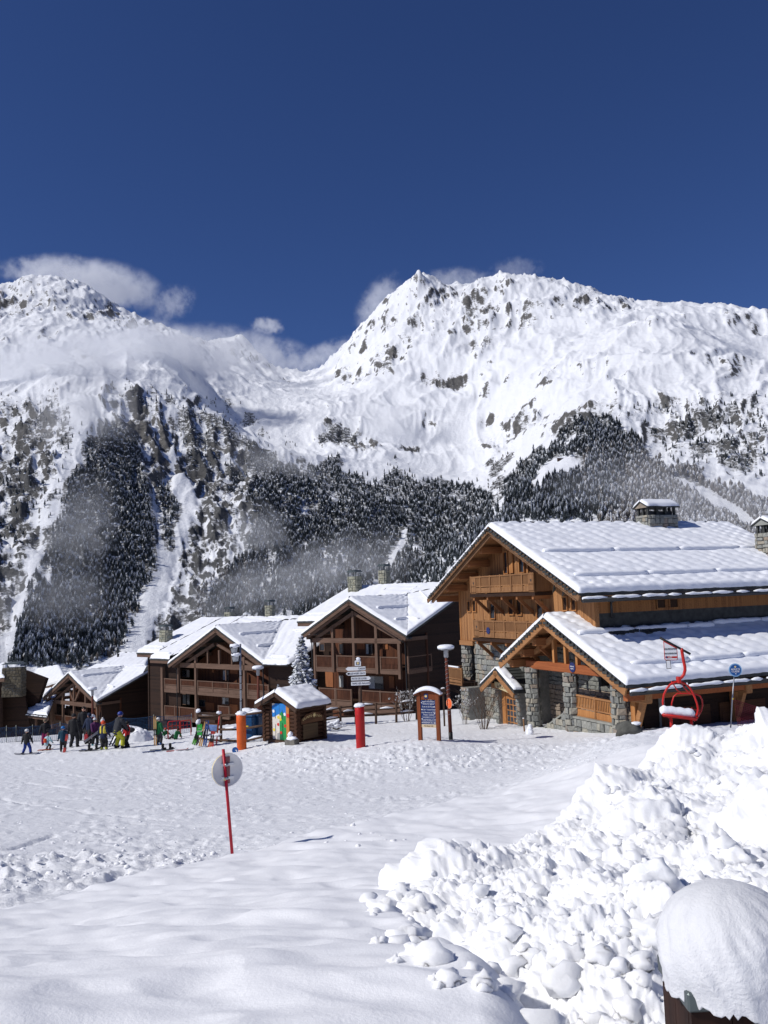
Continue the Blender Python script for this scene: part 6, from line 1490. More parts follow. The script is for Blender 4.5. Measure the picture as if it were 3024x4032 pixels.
# floodlight mast
g = gpos(950, 2950, 46.3)
E = empty('floodlight_mast', g, 0, 'slim grey mast with two snow covered floodlights beside the orange padding', 'light mast')
def ml(u, v): q = at(u, v, 46.3); return Vector((q.x - g.x, 0, q.z - g.z))
MB().tube([(0, 0, 0), ml(949, 2800), ml(947, 2640), ml(946, 2535)], .055, 10).build('mast', STEEL, E)
for k_, (u, v) in enumerate(((948, 2660), (948, 2690), (948, 2715), (949, 2760))):
    q = ml(u, v); MB().lathe([(.065, -.02), (.065, .02)], q, 10).build('band', BLACK, E)
for k_, (u, v, rz) in enumerate(((925, 2558, .5), (930, 2592, .3))):
    q = ml(u, v); fl_ = MB().prism([q + Vector((-.22, -.2, .12)), q + Vector((.2, -.12, .16)), q + Vector((.16, -.1, -.18)), q + Vector((-.16, -.22, -.2))], (.05, .25, .03)).build('floodlight', BLACK, E)
    MB().prism([q + Vector((-.19, -.206, .08)), q + Vector((.17, -.136, .12)), q + Vector((.13, -.116, -.14)), q + Vector((-.13, -.226, -.16))], (-.001, -.006, 0)).build('lens', CURTAIN, fl_)
    MB().bar(q + Vector((.1, 0, 0)), ml(946, v - 4), .05, .05).build('arm', BLACK, E)
    MB().blob(q + Vector((0, -.05, .20)), .2, 3, .25, k_, (1.3, 1.0, .6)).build('snow_cap', SNOW, fl_)
# lamp posts: a lantern under a flat cap loaded with snow
def lamp(u, v, Y, ut, vt, label, capw=.38, pr=.085, mat=None, wire=True):
    g = gpos(u, v, Y); q = at(ut, vt, Y); top = Vector((q.x - g.x, 0, q.z - g.z))
    E = empty('lamp_post', g, 0, label, 'street lamp', 'mushroom topped street lamps')
    MB().tube([(0, 0, -.3), (top * .5)[:], top], [pr * 1.1, pr, pr * .8], 12).build('pole', mat or POLEWOOD, E)
    MB().tube([(0, 0, -.2), top * .1], pr * 1.18, 12).build('base_sleeve', BLACK, E)
    ln = MB().lathe([(pr * .9, 0), (capw * .30, .05), (capw * .30, .34), (capw * .36, .38)], top, 12).build('lantern', STEEL, E)
    MB().lathe([(capw * .36, .08), (capw * .36, .33)], top, 10).build('lamp_glass', CURTAIN, ln) if False else None
    MB().lathe([(capw * .55, .36), (capw, .40), (capw, .44), (capw * .5, .5)], top, 20).build('lamp_shade', STEEL, E)
    MB().lathe([(capw * .98, .43), (capw * 1.04, .47), (capw * 1.0, .55), (capw * .75, .60), (capw * .3, .62), (.01, .62)], top, 24, jit=lambda i, k_: .03 * math.sin(k_ * 2.1 + i)).build('snow_cap', SNOW, E)
    if wire:
        pts = []
        for k_ in range(120):
            f = .28 + .7 * k_ / 119; a = k_ * .75; pts.append(top * f + Vector((math.cos(a) * pr * 1.06, math.sin(a) * pr * 1.06, 0)))
        MB().tube(pts, .008, 4).build('wire', STEEL, E)
    return E, top
LP, lt = lamp(1776, 2921, 41, 1757, 2590, 'street lamp on a brown wire wrapped pole beside the information panel')
RS = empty('round_warning_sign', (LP.location.x - .02, LP.location.y - .14, LP.location.z + (at(1763, 2768, 41).z - LP.location.z)), 0, 'oval looking orange warning disc with exclamation mark on the brown lamp pole', 'sign')
FLUO = flat('fluorescent_orange', (.85, .13, .03), .5, .05); PINKRIM = flat('pale_orange', (.85, .36, .2), .5, .05)
RS.rotation_euler = (0, 0, R(-62))
MB().tube([(0, .01, 0), (0, -.01, 0)], .24, 28).build('disc', PINKRIM, RS); MB().tube([(0, -.011, 0), (0, -.016, 0)], .205, 28).build('disc_face', FLUO, RS)
MB().box(-.02, .02, -.022, -.017, -.04, .12).build('exclamation_mark', PINKRIM, RS); MB().box(-.02, .02, -.022, -.017, -.13, -.08).build('exclamation_mark', PINKRIM, RS)
lamp(1020, 2905, 54, 1016, 2660, 'street lamp rising behind the painted hut', .34, .09, None, False)
lamp(366, 2930, 59, 364, 2740, 'street lamp standing behind the group of skiers', .30, .08, None, False)
pad(358, 2925, 58.6, .25, 2822, RED, 'red foam padding with tall snow cap behind the skiers', 8)
# information panel
g = gpos(1686, 2917, 40)
FI = Fr(g, R(22)); E = FI.empty('information_panel', 'red brown timber information panel with blue boards and arched snowy top', 'information panel')
xl_, zl_ = FI.fp(1649, 2735); xr_, zr_ = FI.fp(1721, 2735); zt_ = FI.fp(1686, 2722)[1]
for xx in (xl_, xr_): MB().box(xx - .08, xx + .08, -.09, .09, -.4, zl_ + .06).build('post', LACQ, E)
ar = [(xl_ - .2 + (xr_ - xl_ + .4) * k_ / 12, zl_ + .02 + .20 * math.sin(math.pi * k_ / 12)) for k_ in range(13)]
MB().prism([(x, -.14, z) for x, z in ar] + [(x, -.14, z - .06) for x, z in ar[::-1]], (0, .28, 0)).build('arched_roof', LACQ, E)
MB().prism([(x, -.05, z - .065) for x, z in ar[2:-2]] + [(xr_ - .07, -.05, zl_ - .22), (xl_ + .07, -.05, zl_ - .22)], (0, .1, 0)).build('head_board', LACQ, E)
sn = MB(); P_ = []
for j, yy in enumerate(np.linspace(-.2, .2, 7)):
    for i, (x, z) in enumerate(ar):
        f = math.sqrt(max(0, 1 - (yy / .205) ** 2)); ed = min(1, min(i, 12 - i) / 1.2); P_.append((x * 1.0, yy, z + .005 + .17 * f * (0.35 + .65 * ed)))
grid_mesh('snow_cap', np.array(P_), 7, 13, SNOW, parent=E)
SNP = MB().prism([(x, -.19, z) for x, z in ar] + [(x, -.19, z + .06) for x, z in ar[::-1]], (0, .38, 0)).build('snow_lip', SNOW, E)
em = MB().box(-.09, .09, -.075, -.055, zl_ - .17, zl_ + .05).build('emblem', PANELBLUE, E); star(em, (0, -.077, zl_ - .06), .08, GOLD)
rows = [('Agence Immobilière', '"Sainte-Foy Agence"', 'L'), ('Ecole du Ski Français', None, 'R'), ('Ski Set - location de ski', None, 'L'), ('Une Marmotte au Soleil', 'Presse - Cadeaux', 'R'), ('Centre Spa & Beauté la Ferme de la Foy', "Accueil Résidence CGH", 'L'), ('INTERSPORT Ski rental', None, 'R')]
zz = zl_ - .24; x0, x1 = xl_ + .09, xr_ - .09
for t1, t2, sd_ in rows:
    h = .23 if t2 else .13
    bd = MB().box(x0, x1, -.06, -.03, zz - h, zz - .012).build('blue_board', PANELBLUE, E)
    text(bd, t1, ((x0 + x1) / 2 + .03, -.063, zz - .065), .085 if len(t1) < 30 else .06, WHITE, sx=.86 if len(t1) < 30 else .62)
    if t2: text(bd, t2, ((x0 + x1) / 2 + .03, -.063, zz - .165), .085, WHITE, sx=.86)
    xx = x0 + .045 if sd_ == 'L' else x1 - .045; sg = -1 if sd_ == 'L' else 1
    MB().prism([(xx + sg * .025, -.063, zz - h / 2), (xx - sg * .02, -.063, zz - h / 2 + .035), (xx - sg * .02, -.063, zz - h / 2 - .035)], (0, -.003, 0)).build('arrow_mark', WHITE, bd)
    zz -= h
bd = MB().box(x0, x1, -.06, -.03, zz - .15, zz - .012).build('beige_board', BEIGE, E); text(bd, 'Pub Basta Café', ((x0 + x1) / 2, -.063, zz - .08), .085, BROWNINK, sx=.85)
# little box on a post behind the panel
g = gpos(1748, 2800, 52); E = empty('box_on_post', g, 0, 'small weathered wooden box on a post behind the information panel', 'post box'); hh = at(1748, 2732, 52).z - g.z
MB().box(-.05, .05, -.05, .05, -.3, hh).build('post', DKWOOD, E); MB().box(-.15, .15, -.12, .12, hh, hh + .24).build('box', DKWOOD, E); MB().prism([(-.2, -.16, hh + .24), (.2, -.16, hh + .24), (0, -.16, hh + .34)], (0, .32, 0)).build('lid', DKWOOD, E); snow_lump(E, (0, 0, hh + .33), .12, 2, (1, .8, .4))
# ------------------------------------------------------------------ painted hut
h = at(1080, 2724, 46); FH = Fr((h.x, h.y, ground_z(h.x, h.y) - .05), R(42)); HZ = h.z - FH.O.z
H = FH.empty('log_hut', 'little dark log hut with painted double doors and thick roof snow', 'hut')
HW_, HD, HE = 1.72, 2.5, HZ - .78; wx_ = 1.28; y0, y1 = .42, 2.3
for sg in (-1, 1):
    A, B, C, D = (sg * HW_, 0, HE), (sg * HW_, HD, HE), (0, HD, HZ - .02), (0, 0, HZ - .02)
    if sg < 0: A, B, C, D = B, A, D, C
    rp = slab(H, A, B, C, D, .09, DKWOOD); roof_snow(rp, *[Vector(q) + Vector((0, 0, .01)) for q in (A, B, C, D)], .27 if sg > 0 else .17, (1, 1, 0, 1), 130 + sg, .9, .09)
    n_ = Vector((sg * .45, 0, 1)).normalized(); MB().bar(Vector((sg * HW_, 0, HE)) - n_ * .14, Vector((0, 0, HZ)) - n_ * .14, .06, .16, up=n_).build('barge_board', STEEL if sg > 9 else DKWOOD, H)
nl = 9
for i in range(nl):
    zc = .12 + i * (HE - .15) / nl; r_ = (HE - .15) / nl / 2 * 1.04
    for sx in (-1, 1): MB().tube([(sx * wx_, y0 - .14, zc), (sx * wx_, y1 + .14, zc)], r_, 8).build('log', LOGE if False else LOGW, H)
    for yy in (y0, y1):
        if yy == y0:
            for a, b_ in ((-wx_ - .14, -.62), (.80, wx_ + .14)): MB().tube([(a, yy, zc + r_ * .9), (b_, yy, zc + r_ * .9)], r_, 8).build('log', LOGW, H)
        else: MB().tube([(-wx_ - .14, yy, zc + r_ * .9), (wx_ + .14, yy, zc + r_ * .9)], r_, 8).build('log', LOGW, H)
prism_part(H, 'gable_boards', [(-1.5, y0, HE - .12), (1.5, y0, HE - .12), (0, y0, HZ - .16)], (0, .08, 0), LOGW); prism_part(H, 'gable_boards', [(-1.5, y1, HE - .12), (1.5, y1, HE - .12), (0, y1, HZ - .16)], (0, .08, 0), LOGW)
DB = flat('door_blue', (.02, .19, .55), .5, .1); DWT = flat('door_white', (.66, .62, .55), .55, .1); DG = flat('door_green', (.02, .27, .07), .5, .12); DGR = flat('door_grey', (.3, .3, .3), .6, .1); DO = flat('door_orange', (.52, .2, .05), .5, .1); DR = flat('dot_red', (.6, .03, .02), .5, .05); DY_ = flat('dot_yellow', (.75, .6, .05), .5, .05); DKG = flat('door_dark_green', (.012, .12, .05), .5, .1)
dzt = HE + .12; dz0 = .2; yd = y0 - .10
lf = MB().box(-.58, -.012, yd, yd + .05, dz0, dzt).build('door_leaf', DWT, H); rf_ = MB().box(.012, .52, yd, yd + .05, dz0, dzt + .02).build('door_leaf', DG, H)
def paint(par, pts, mat, nm='painted_shape', y=None): MB().prism([(x, (yd if y is None else y) - .001, z) for x, z in pts], (0, -.004, 0)).build(nm, mat, par)
hgt = dzt - dz0
paint(lf, [(-.58, dz0 + hgt * .62), (-.42, dz0 + hgt * .62), (-.2, dz0 + hgt * .68), (-.012, dz0 + hgt * .72), (-.012, dzt), (-.3, dzt), (-.58, dzt - .14)], DB); paint(lf, [(-.25, dz0), (-.012, dz0), (-.012, dz0 + hgt * .2), (-.2, dz0 + hgt * .17)], DGR)
paint(rf_, [(.012, dz0 + hgt * .72), (.2, dz0 + hgt * .80), (.35, dz0 + hgt * .72), (.52, dz0 + hgt * .66), (.52, dzt + .02), (.012, dzt + .02)], DB); paint(rf_, [(.012, dz0), (.3, dz0), (.25, dz0 + hgt * .12), (.012, dz0 + hgt * .25)], DKG)
for (par, x, z, mat) in ((lf, -.47, .78, WHITE), (lf, -.12, .42, DR), (lf, -.46, .26, DY_), (lf, -.1, .62, DY_), (rf_, .42, .72, WHITE), (rf_, .08, .57, DY_), (rf_, .44, .40, DR), (rf_, .1, .2, DR), (rf_, .06, .64, GOLD)):
    paint(par, [(x + .085 * math.cos(a), dz0 + hgt * z + .085 * math.sin(a)) for a in np.linspace(0, 2 * math.pi, 14)[:-1]], mat, 'painted_dot', yd - .005)
for par, xx in ((lf, -.33), (lf, -.31), (rf_, .25), (rf_, .27)):
    pass
for par, x0_, z0_, z1_ in ((lf, -.33, .58, .84), (lf, -.33, .08, .42), (rf_, .23, .58, .84), (rf_, .23, .1, .48)): MB().box(x0_ - .012, x0_ + .012, yd - .012, yd - .006, dz0 + hgt * z0_, dz0 + hgt * z1_).build('batten', INK, par)
MB().box(.53, .76, yd - .01, yd + .06, dz0 - .02, dzt - .05).build('door_jamb', DO, H); MB().box(-.8, -.6, yd + .02, yd + .1, dz0 - .05, dzt + .1).build('door_jamb', LOGW, H); MB().box(.6, .8, yd - .04, yd - .011, dz0 + hgt * .65, dz0 + hgt * .74).build('red_box', DR, H)
MB().box(-.8, .8, yd - .15, y0 + .1, -.1, dz0 - .02).build('threshold', DKWOOD, H)
# name board on the side wall
xs = wx_ + .14
ab = [(y0 + .12, 1.05), (y0 + .12, 1.3), (y0 + .45, 1.52), (y0 + .95, 1.62), (y0 + 1.4, 1.52), (y0 + 1.72, 1.32), (y0 + 1.72, 1.08)]
sb = MB().prism([(xs, a, z) for a, z in ab], (.05, 0, 0)).build('name_board', wood('name_board_wood', (.15, .075, .035), (.08, .036, .018), axis='y'), H)
MB().box(xs, xs + .03, y0 + .25, y0 + 1.3, .28, 1.03).build('side_panel', wood('side_panel_wood', (.13, .085, .045), (.07, .045, .024), axis='y'), H)
letters = 'SAINTE'; 
for k_, ch in enumerate(letters):
    a = y0 + .24 + k_ * .115; z = 1.27 + .18 * math.sin((a - y0 - .1) / 1.62 * math.pi) - .03; text(sb, ch, (xs + .055, a, z), .17, GOLD, (R(90), 0, R(90)))
for k_, ch in enumerate('FOY'):
    a = y0 + 1.24 + k_ * .14; z = 1.27 + .18 * math.sin((a - y0 - .1) / 1.62 * math.pi) - .03; text(sb, ch, (xs + .055, a, z), .17, GOLD, (R(90), 0, R(90)))
so = star(sb, (0, 0, 0), .14, GOLD); so.location = (xs + .055, y0 + 1.04, 1.44); so.rotation_euler = (0, 0, R(90))
MB().bar((-.15, .3, HZ - .02), (.05, .25, HZ + .35), .05, .12).build('roof_stay', STEEL, H)
# planter at its corner
g = gpos(1150, 2938, 44.6); E = empty('planter', g, R(-30), 'snowy stone planter box in front of the painted hut corner', 'planter')
MB().box(-.32, .32, -.22, .22, -.1, .3).build('box', flat('planter_stone', (.16, .15, .13), .9, .3, 4), E, .03); snow_lump(E, (0, 0, .33), .24, 6, (1.25, .9, .5), 'snow'); snow_lump(E, (-.1, 0, .52), .12, 7, (1, 1, 1.2), 'snow')
# recycling bins
for k_, (u, col, lb) in enumerate(((985, (.01, .06, .16), 'blue recycling container with a heavy snow hat next to the orange padding'), (1010, (.012, .045, .11), 'darker blue container between the snow topped bin and the hut'))):
    g = gpos(u, 2892, 50.5 + k_ * .3); E = empty('recycling_container', g, R(-25), lb, 'container'); hh = at(u, 2818, 50.5).z - g.z; bm_ = flat('container_blue_%d' % k_, col, .45, .12)
    MB().prism([(-.42, -.4, 0), (.42, -.4, 0), (.46, -.45, hh), (-.46, -.45, hh)], (0, .8, 0)).build('body', bm_, E, .04); MB().box(-.5, .5, -.5, .45, hh, hh + .1).build('lid', bm_, E, .03)
    MB().box(-.2, .2, -.462, -.45, hh * .55, hh * .62).build('label_strip', YELLOW, E)
    if k_ == 0:
        for q in ((-.2, -.05, .24, .34), (.2, .1, .2, .33), (.0, -.2, .2, .3)): MB().blob((q[0], q[1], hh + q[2]), q[3], 3, .2, k_ + 5, (1.1, 1, .6)).build('snow_cap', SNOW, E)
    else: snow_lump(E, (0, 0, hh + .16), .3, 9, (1.3, 1, .4))
# ------------------------------------------------------------------ chairlift seat on show
CYY = 25.5; g = gpos(2690, 2868, CYY)
E = empty('chairlift_seat', g, 0, 'red chairlift seat with snow on it standing behind the snow heap', 'chairlift seat')
def cc(x, y, dy=0.0):
    q = at(2560 + .2411 * x, 2480 + .2411 * y, CYY + dy); return Vector((q.x - g.x, q.y - g.y, q.z - g.z))
MB().tube([cc(160, 130), cc(655, 395)], .035, 8).build('cable_bar', BLACK, E)
MB().tube([cc(510, 300), cc(520, 360), cc(545, 500), cc(567, 600), cc(570, 660), cc(550, 730), cc(515, 775), cc(480, 800)], .045, 10).build('hanger', REDPAINT, E)
q0, q1 = cc(432, 765), cc(500, 870); MB().box(q0.x, q1.x, -.09, .09, q1.z, q0.z).build('clamp_box', REDPAINT, E, .02)
MB().tube([cc(470, 850), cc(400, 855), cc(330, 890), cc(270, 960), cc(225, 1060), cc(207, 1170), cc(215, 1260), cc(237, 1330), cc(262, 1400)], .032, 8).build('side_arch', REDPAINT, E)
MB().tube([cc(480, 850), cc(545, 865), cc(610, 905), cc(670, 980), cc(725, 1090), cc(765, 1200), cc(782, 1290), cc(770, 1370), cc(742, 1450), cc(715, 1490)], .032, 8).build('side_arch', REDPAINT, E)
fa = [cc(205, 1385, -.42), cc(760, 1450, -.42)]; ba = [cc(330, 1330, .12), cc(790, 1380, .12)]
MB().prism([fa[0], fa[1], ba[1], ba[0]], (0, 0, -.06)).build('seat', REDPAINT, E); 
for a, b_ in ((fa[0], fa[1]), (ba[0], ba[1]), (fa[0], ba[0]), (fa[1], ba[1])): MB().tube([a, b_], .03, 6).build('seat_tube', REDPAINT, E)
pts = []; rs = []
for k_ in range(13): f = k_ / 12; pts.append(fa[0].lerp(fa[1], f) + Vector((0, .2, .10 + .015 * math.sin(k_ * 2)))); rs.append(.145 if 0 < k_ < 12 else .08)
sn = MB().tube(pts, rs, 12).build('seat_snow', SNOW, E)
MB().tube([cc(345, 840), cc(380, 890), cc(440, 985), cc(500, 1020)], .018, 6).build('stay', REDPAINT, E); MB().tube([cc(525, 885), cc(560, 950), cc(620, 1015), cc(700, 1045)], .018, 6).build('stay', REDPAINT, E)
MB().tube([cc(345, 1265, .3), cc(355, 1190, .3), cc(385, 1090, .3), cc(440, 1042, .3), cc(600, 1040, .3), cc(760, 1055, .3), cc(815, 1080, .3), cc(850, 1150, .3), cc(856, 1240, .3), cc(830, 1330, .3), cc(745, 1480, .1)], .022, 8).build('back_frame', REDPAINT, E)
MB().tube([cc(340, 1266, .2), cc(805, 1312, .2)], .018, 6).build('back_rail', REDPAINT, E)
MB().prism([cc(350, 1280, .2), cc(750, 1320, .2), cc(745, 1370, .2), cc(330, 1330, .2)], (0, .03, 0)).build('backrest', BLACK, E)
for xx in (345, 455, 565, 680): MB().tube([cc(xx, 1268, .19), cc(xx - 8, 1340, .19)], .014, 6).build('back_slat', REDPAINT, E)
for a, b_ in (((340, 1420), (350, 1640)), ((672, 1460), (682, 1640))): MB().tube([cc(*a, -.1), cc(*b_, -.1)], .045, 8).build('leg', REDPAINT, E)
MB().tube([cc(330, 1345, .1), cc(300, 1430, -.3)], .025, 6).build('foot_tube', REDPAINT, E)
snow_lump(E, cc(600, 885), .035, 4, (1, 1, 1.2))
# its notice
sgn = empty('notice_board', (0, 0, 0), 0, 'white notice with red border hanging from the chairlift seat bar', 'sign'); sgn.location = g
pb = [(218, 178), (440, 296), (455, 480), (435, 495), (250, 495), (236, 480)]
bd = MB().prism([cc(*q, -.02) for q in pb], (0, .02, 0)).build('border', REDPAINT, sgn)
pw = [(228, 200), (430, 308), (445, 478), (430, 486), (255, 486), (245, 475)]
wb = MB().prism([cc(*q, -.024) for q in pw], (0, .003, 0)).build('white_board', WHITE, sgn)
q = cc(335, 312, -.03); text(wb, 'SIEGE PEDAGOGIQUE', q, .055, INK, sx=.72); q = cc(338, 386, -.03); text(wb, 'EDUCATIONAL SEAT', q, .055, INK, sx=.72)
MB().prism([cc(*q, -.028) for q in ((250, 432), (440, 432), (440, 462), (250, 462))], (0, .003, 0)).build('logo_bar', REDPAINT, wb); q = cc(325, 447, -.03); text(wb, 'GMM', q, .05, WHITE)
MB().tube([cc(262, 445, -.028), cc(262, 445, -.032)], .028, 12).build('logo_mark', PANELBLUE, wb); MB().tube([cc(424, 446, -.028), cc(424, 446, -.032)], .028, 6).build('logo_mark', REDPAINT, wb)
nb = MB().prism([cc(*q, -.02) for q in ((256, 492), (330, 490), (346, 634), (272, 640))], (0, .015, 0)).build('notice_frame', BLACK, sgn); MB().prism([cc(*q, -.023) for q in ((264, 505), (324, 503), (338, 626), (278, 631))], (0, .003, 0)).build('notice_sheet', WHITE, nb)
# ------------------------------------------------------------------ blue class sign and red net
g = gpos(2877, 2872, 26); E = empty('round_class_sign', g, 0, 'round blue ski class sign on a thin grey pole at the right edge', 'sign')
def bl(u, v, dy=0): q = at(u, v, 26 + dy); return Vector((q.x - g.x, dy, q.z - g.z))
MB().tube([bl(2876, 2885), bl(2883, 2760), bl(2891, 2660)], .02, 8).build('pole', STEEL, E); MB().tube([bl(2885, 2755), bl(2885.5, 2748)], .024, 8).build('yellow_tape', YELLOW, E)
c_ = bl(2895, 2638, -.03); LB = flat('light_blue', (.25, .45, .68), .5, .05)
dc = MB().tube([c_, c_ + Vector((0, -.012, 0))], .196, 32).build('disc', LB, E); MB().tube([c_ + Vector((0, -.0125, 0)), c_ + Vector((0, -.016, 0))], .165, 32).build('disc_face', BLUESIGN, dc)
for tx, dz, sz in (('ADULTS', .02, .072), ('CLASSE', -.045, .072), ('4', -.11, .07)): text(dc, tx, c_ + Vector((0, -.02, dz)), sz, WHITE)
MB().tube([c_ + Vector((0, -.017, .095)), c_ + Vector((0, -.02, .095))], .03, 12).build('emblem', GOLD, dc)
NETR = flat('red_net', (.16, .012, .025), .7, .15); 
def net(name, label, cat, pts_top, pts_bot, nh, dv, mat, r=.008, posts=(), pm=None, ph=None, sag=.0, grp=None):
    """sagging net between posts: pts are world points"""
    o0 = pts_bot[0]; E = empty(name, o0, 0, label, cat, grp); mb = MB(); k_ = len(pts_top)
    for (t0, b0), (t1, b1) in zip(zip(pts_top[:-1], pts_bot[:-1]), zip(pts_top[1:], pts_bot[1:])):
        l = (t1 - t0).length; nx = max(3, int(l / dv))
        def P(i, j):
            f, q = i / nx, j / nh; p = t0.lerp(t1, f).lerp(b0.lerp(b1, f), q); sg_ = sag * 4 * f * (1 - f) * (1 - q); return p - Vector((0, 0, sg_)) + Vector((0, .04 * math.sin(i * .5 + j), 0)) - o0
        for j in range(nh + 1): mb.tube([P(i, j) for i in range(0, nx + 1)], r * (1.8 if j in (0, nh) else 1), 3, False, False)
        for i in range(nx + 1): mb.tube([P(i, j) for j in range(0, nh + 1)], r, 3, False, False)
    tag(mb.build('netting', mat, E), kind='stuff')
    for q, h, m_ in posts: MB().tube([q - o0 - Vector((0, 0, .3)), q - o0 + Vector((0, 0, h))], .022, 8).build('fence_post', m_, E)
    return E
def wp(u, v, Y): return at(u, v, Y)
net('safety_net', 'dark red safety net stretched from the blue class sign to the right', 'net', [wp(2889, 2754, 26), wp(2975, 2782, 26.3), wp(3150, 2815, 26.8)], [wp(2905, 2856, 26), wp(2975, 2872, 26.3), wp(3150, 2895, 26.8)], 13, .075, NETR, .006)
# ------------------------------------------------------------------ red marker pole with the back of a round sign
g = gpos(918, 3400, 13.5); E = empty('piste_marker', g, 0, 'leaning red marker pole with the grey back of a round sign', 'piste marker')
def rp_(u, v, dy=0): q = at(u, v, 13.5); return Vector((q.x - g.x, dy, q.z - g.z))
MB().tube([rp_(919, 3420), rp_(899, 3180), rp_(879, 2950)], .0235, 12).build('pole', flat('crimson_pole', (.42, .01, .025), .4, .08, 4), E)
MB().tube([rp_(888, 3072), rp_(887, 3062)], .026, 12).build('yellow_tape', GOLD, E)
c_ = rp_(893, 3034, .05); d_ = empty('x', (0, 0, 0)) if False else None
GREYB = flat('galvanised_back', (.74, .73, .71), .5, .1, 3)
dk_ = MB().lathe([(.005, 0), (.235, 0), (.25, -.012), (.252, .012), (.24, .012), (.235, .004), (.005, .004)], (0, 0, 0), 36).build('sign_back', GREYB, E); dk_.location = c_; dk_.rotation_euler = (R(88), R(2), R(34))
MB().lathe([(.249, -.016), (.2535, -.008), (.2535, .0), (.249, .004)], (0, 0, 0), 36, cap=False).build('rim', YELLOW, dk_)
for dz in (.085, -.115): MB().box(-.1, .1, dz - .018, dz + .018, .004, .03).build('bracket', GREYB, dk_); MB().lathe([(.03, -.018), (.03, .018)], (c_.x - .006 + .0 * dz, 0, c_.z + dz), 12).build('clamp', STEEL, E)
MB().box(-.035, .035, -.2, .2, .005, .018).build('stiffener', flat('maroon_strip', (.22, .08, .08), .5, .1), dk_)
# ------------------------------------------------------------------ snow capped post in the corner
q = at(2716, 3905, 2.86); zt = q.z
E = empty('corner_post', (q.x + .2, q.y + .15, ground_z(q.x, q.y) - .3), 0, 'dark boarded post with metal flashing under a big snow cushion, bottom right', 'post'); o0 = Vector(E.location)
BROWNB = wood('dark_brown_board', (.045, .02, .013), (.018, .008, .006), axis='z'); q = q - o0
for k_ in range(3): MB().box(q.x + k_ * .13, q.x + k_ * .13 + .127, q.y, q.y + .03, 0, zt - o0.z - .03).build('board', BROWNB, E)
for k_ in range(2): MB().box(q.x - .001, q.x + .03, q.y + .03 + k_ * .13, q.y + .157 + k_ * .13, 0, zt - o0.z - .03).build('board', BROWNB, E)
MB().box(q.x + .03, q.x + .37, q.y + .03, q.y + .28, 0, zt - o0.z - .05).build('core', BROWNB, E)
MB().box(q.x - .012, q.x + .40, q.y - .012, q.y + .30, zt - o0.z - .06, zt - o0.z).build('flashing', METALCAP, E, .006)
n_u, n_v = 120, 90; TH = np.linspace(0, 2 * np.pi, n_u); PH = np.linspace(-1.0, 1.0, n_v)
T2, P2_ = np.meshgrid(TH, PH, indexing='ij')
ctr = at(2872, 3672, 2.99); zc_ = ctr.z
tt = (P2_ + 1) / 2; ang_ = (tt * .5 + .0) * np.pi
rad_xy = .213 * np.clip(np.sin(np.clip(1.12 - tt, 0, 1) ** .0 * np.pi * (0.5 + .5 * tt)), 0, 1) ** .62
zz_ = -.165 + .325 * (1 - (1 - tt) ** 1.0) ** .95
rad_xy = .236 * np.sqrt(np.clip(1 - np.clip((tt - .28) / .72, 0, 1) ** 2.3, 0, 1)) * (.95 + .05 * sstep(0, .28, tt))
bx_ = np.cos(T2) * rad_xy; by_ = np.sin(T2) * rad_xy * 1.02
bmp = 1 + .035 * pnoise(np.cos(T2) * 2 + tt, np.sin(T2) * 2 + tt * 2, 3) + .04 * pnoise(np.cos(T2) * 3.5 + tt * 2, np.sin(T2) * 3.5 - tt * 3, 25) + .03 * pnoise(np.cos(T2) * 6 + tt * 4, np.sin(T2) * 6 - tt * 5, 15) + .016 * pnoise(np.cos(T2) * 11 + tt * 6, np.sin(T2) * 9 - tt * 7, 5) + .006 * pnoise(np.cos(T2) * 24 + tt * 16, np.sin(T2) * 24 - tt * 17, 9)
drip = (1 - sstep(0, .14, tt)) * (-.028 * np.abs(pnoise(np.cos(T2) * 6, np.sin(T2) * 6, 7)) - .012 * pnoise(np.cos(T2) * 22, np.sin(T2) * 22, 8) - .075 * np.exp(-((T2 - 4.85) / .16) ** 2))
V_ = np.stack([bx_ * bmp + ctr.x - o0.x, by_ * bmp + ctr.y - o0.y, zz_ + drip + zc_ - o0.z], -1)
V_[:, 0, :2] = V_[:, 0, :2] * .0 + np.array([ctr.x - o0.x, ctr.y - o0.y]) + (V_[:, 1, :2] - np.array([ctr.x - o0.x, ctr.y - o0.y])) * .75
CAPS = make_snow('cushion_snow', 9, 120, .3, .6, (.74, .745, .76), (.68, .69, .71), .03, .006)
grid_mesh('snow_cushion', V_.reshape(-1, 3), n_u, n_v, CAPS, parent=E)
# ------------------------------------------------------------------ fences
BLUENET = flat('blue_net', (.012, .055, .13), .7, .15)
NP_ = [(-60, 2862, 2950, 57), (25, 2862, 2928, 57), (63, 2860, 2920, 57.2), (128, 2858, 2918, 57.4), (237, 2846, 2915, 57.6), (330, 2850, 2918, 57.6), (412, 2850, 2912, 57.6), (466, 2826, 2900, 57.4), (606, 2819, 2905, 56.5), (755, 2814, 2880, 57)]
tops = [at(u, vt, Y) for u, vt, vb, Y in NP_]; bots = [at(u, vb, Y) for u, vt, vb, Y in NP_]
POLEG = flat('grey_green_pole', (.28, .30, .25), .6, .15)
net('blue_net_fence', 'sagging blue safety net fence behind the skiers', 'fence', tops, bots, 14, .11, BLUENET, .009, [(Vector((b_.x, b_.y, b_.z)), (t_ - b_).z + .08, POLEG) for t_, b_ in zip(tops, bots)], sag=.10)
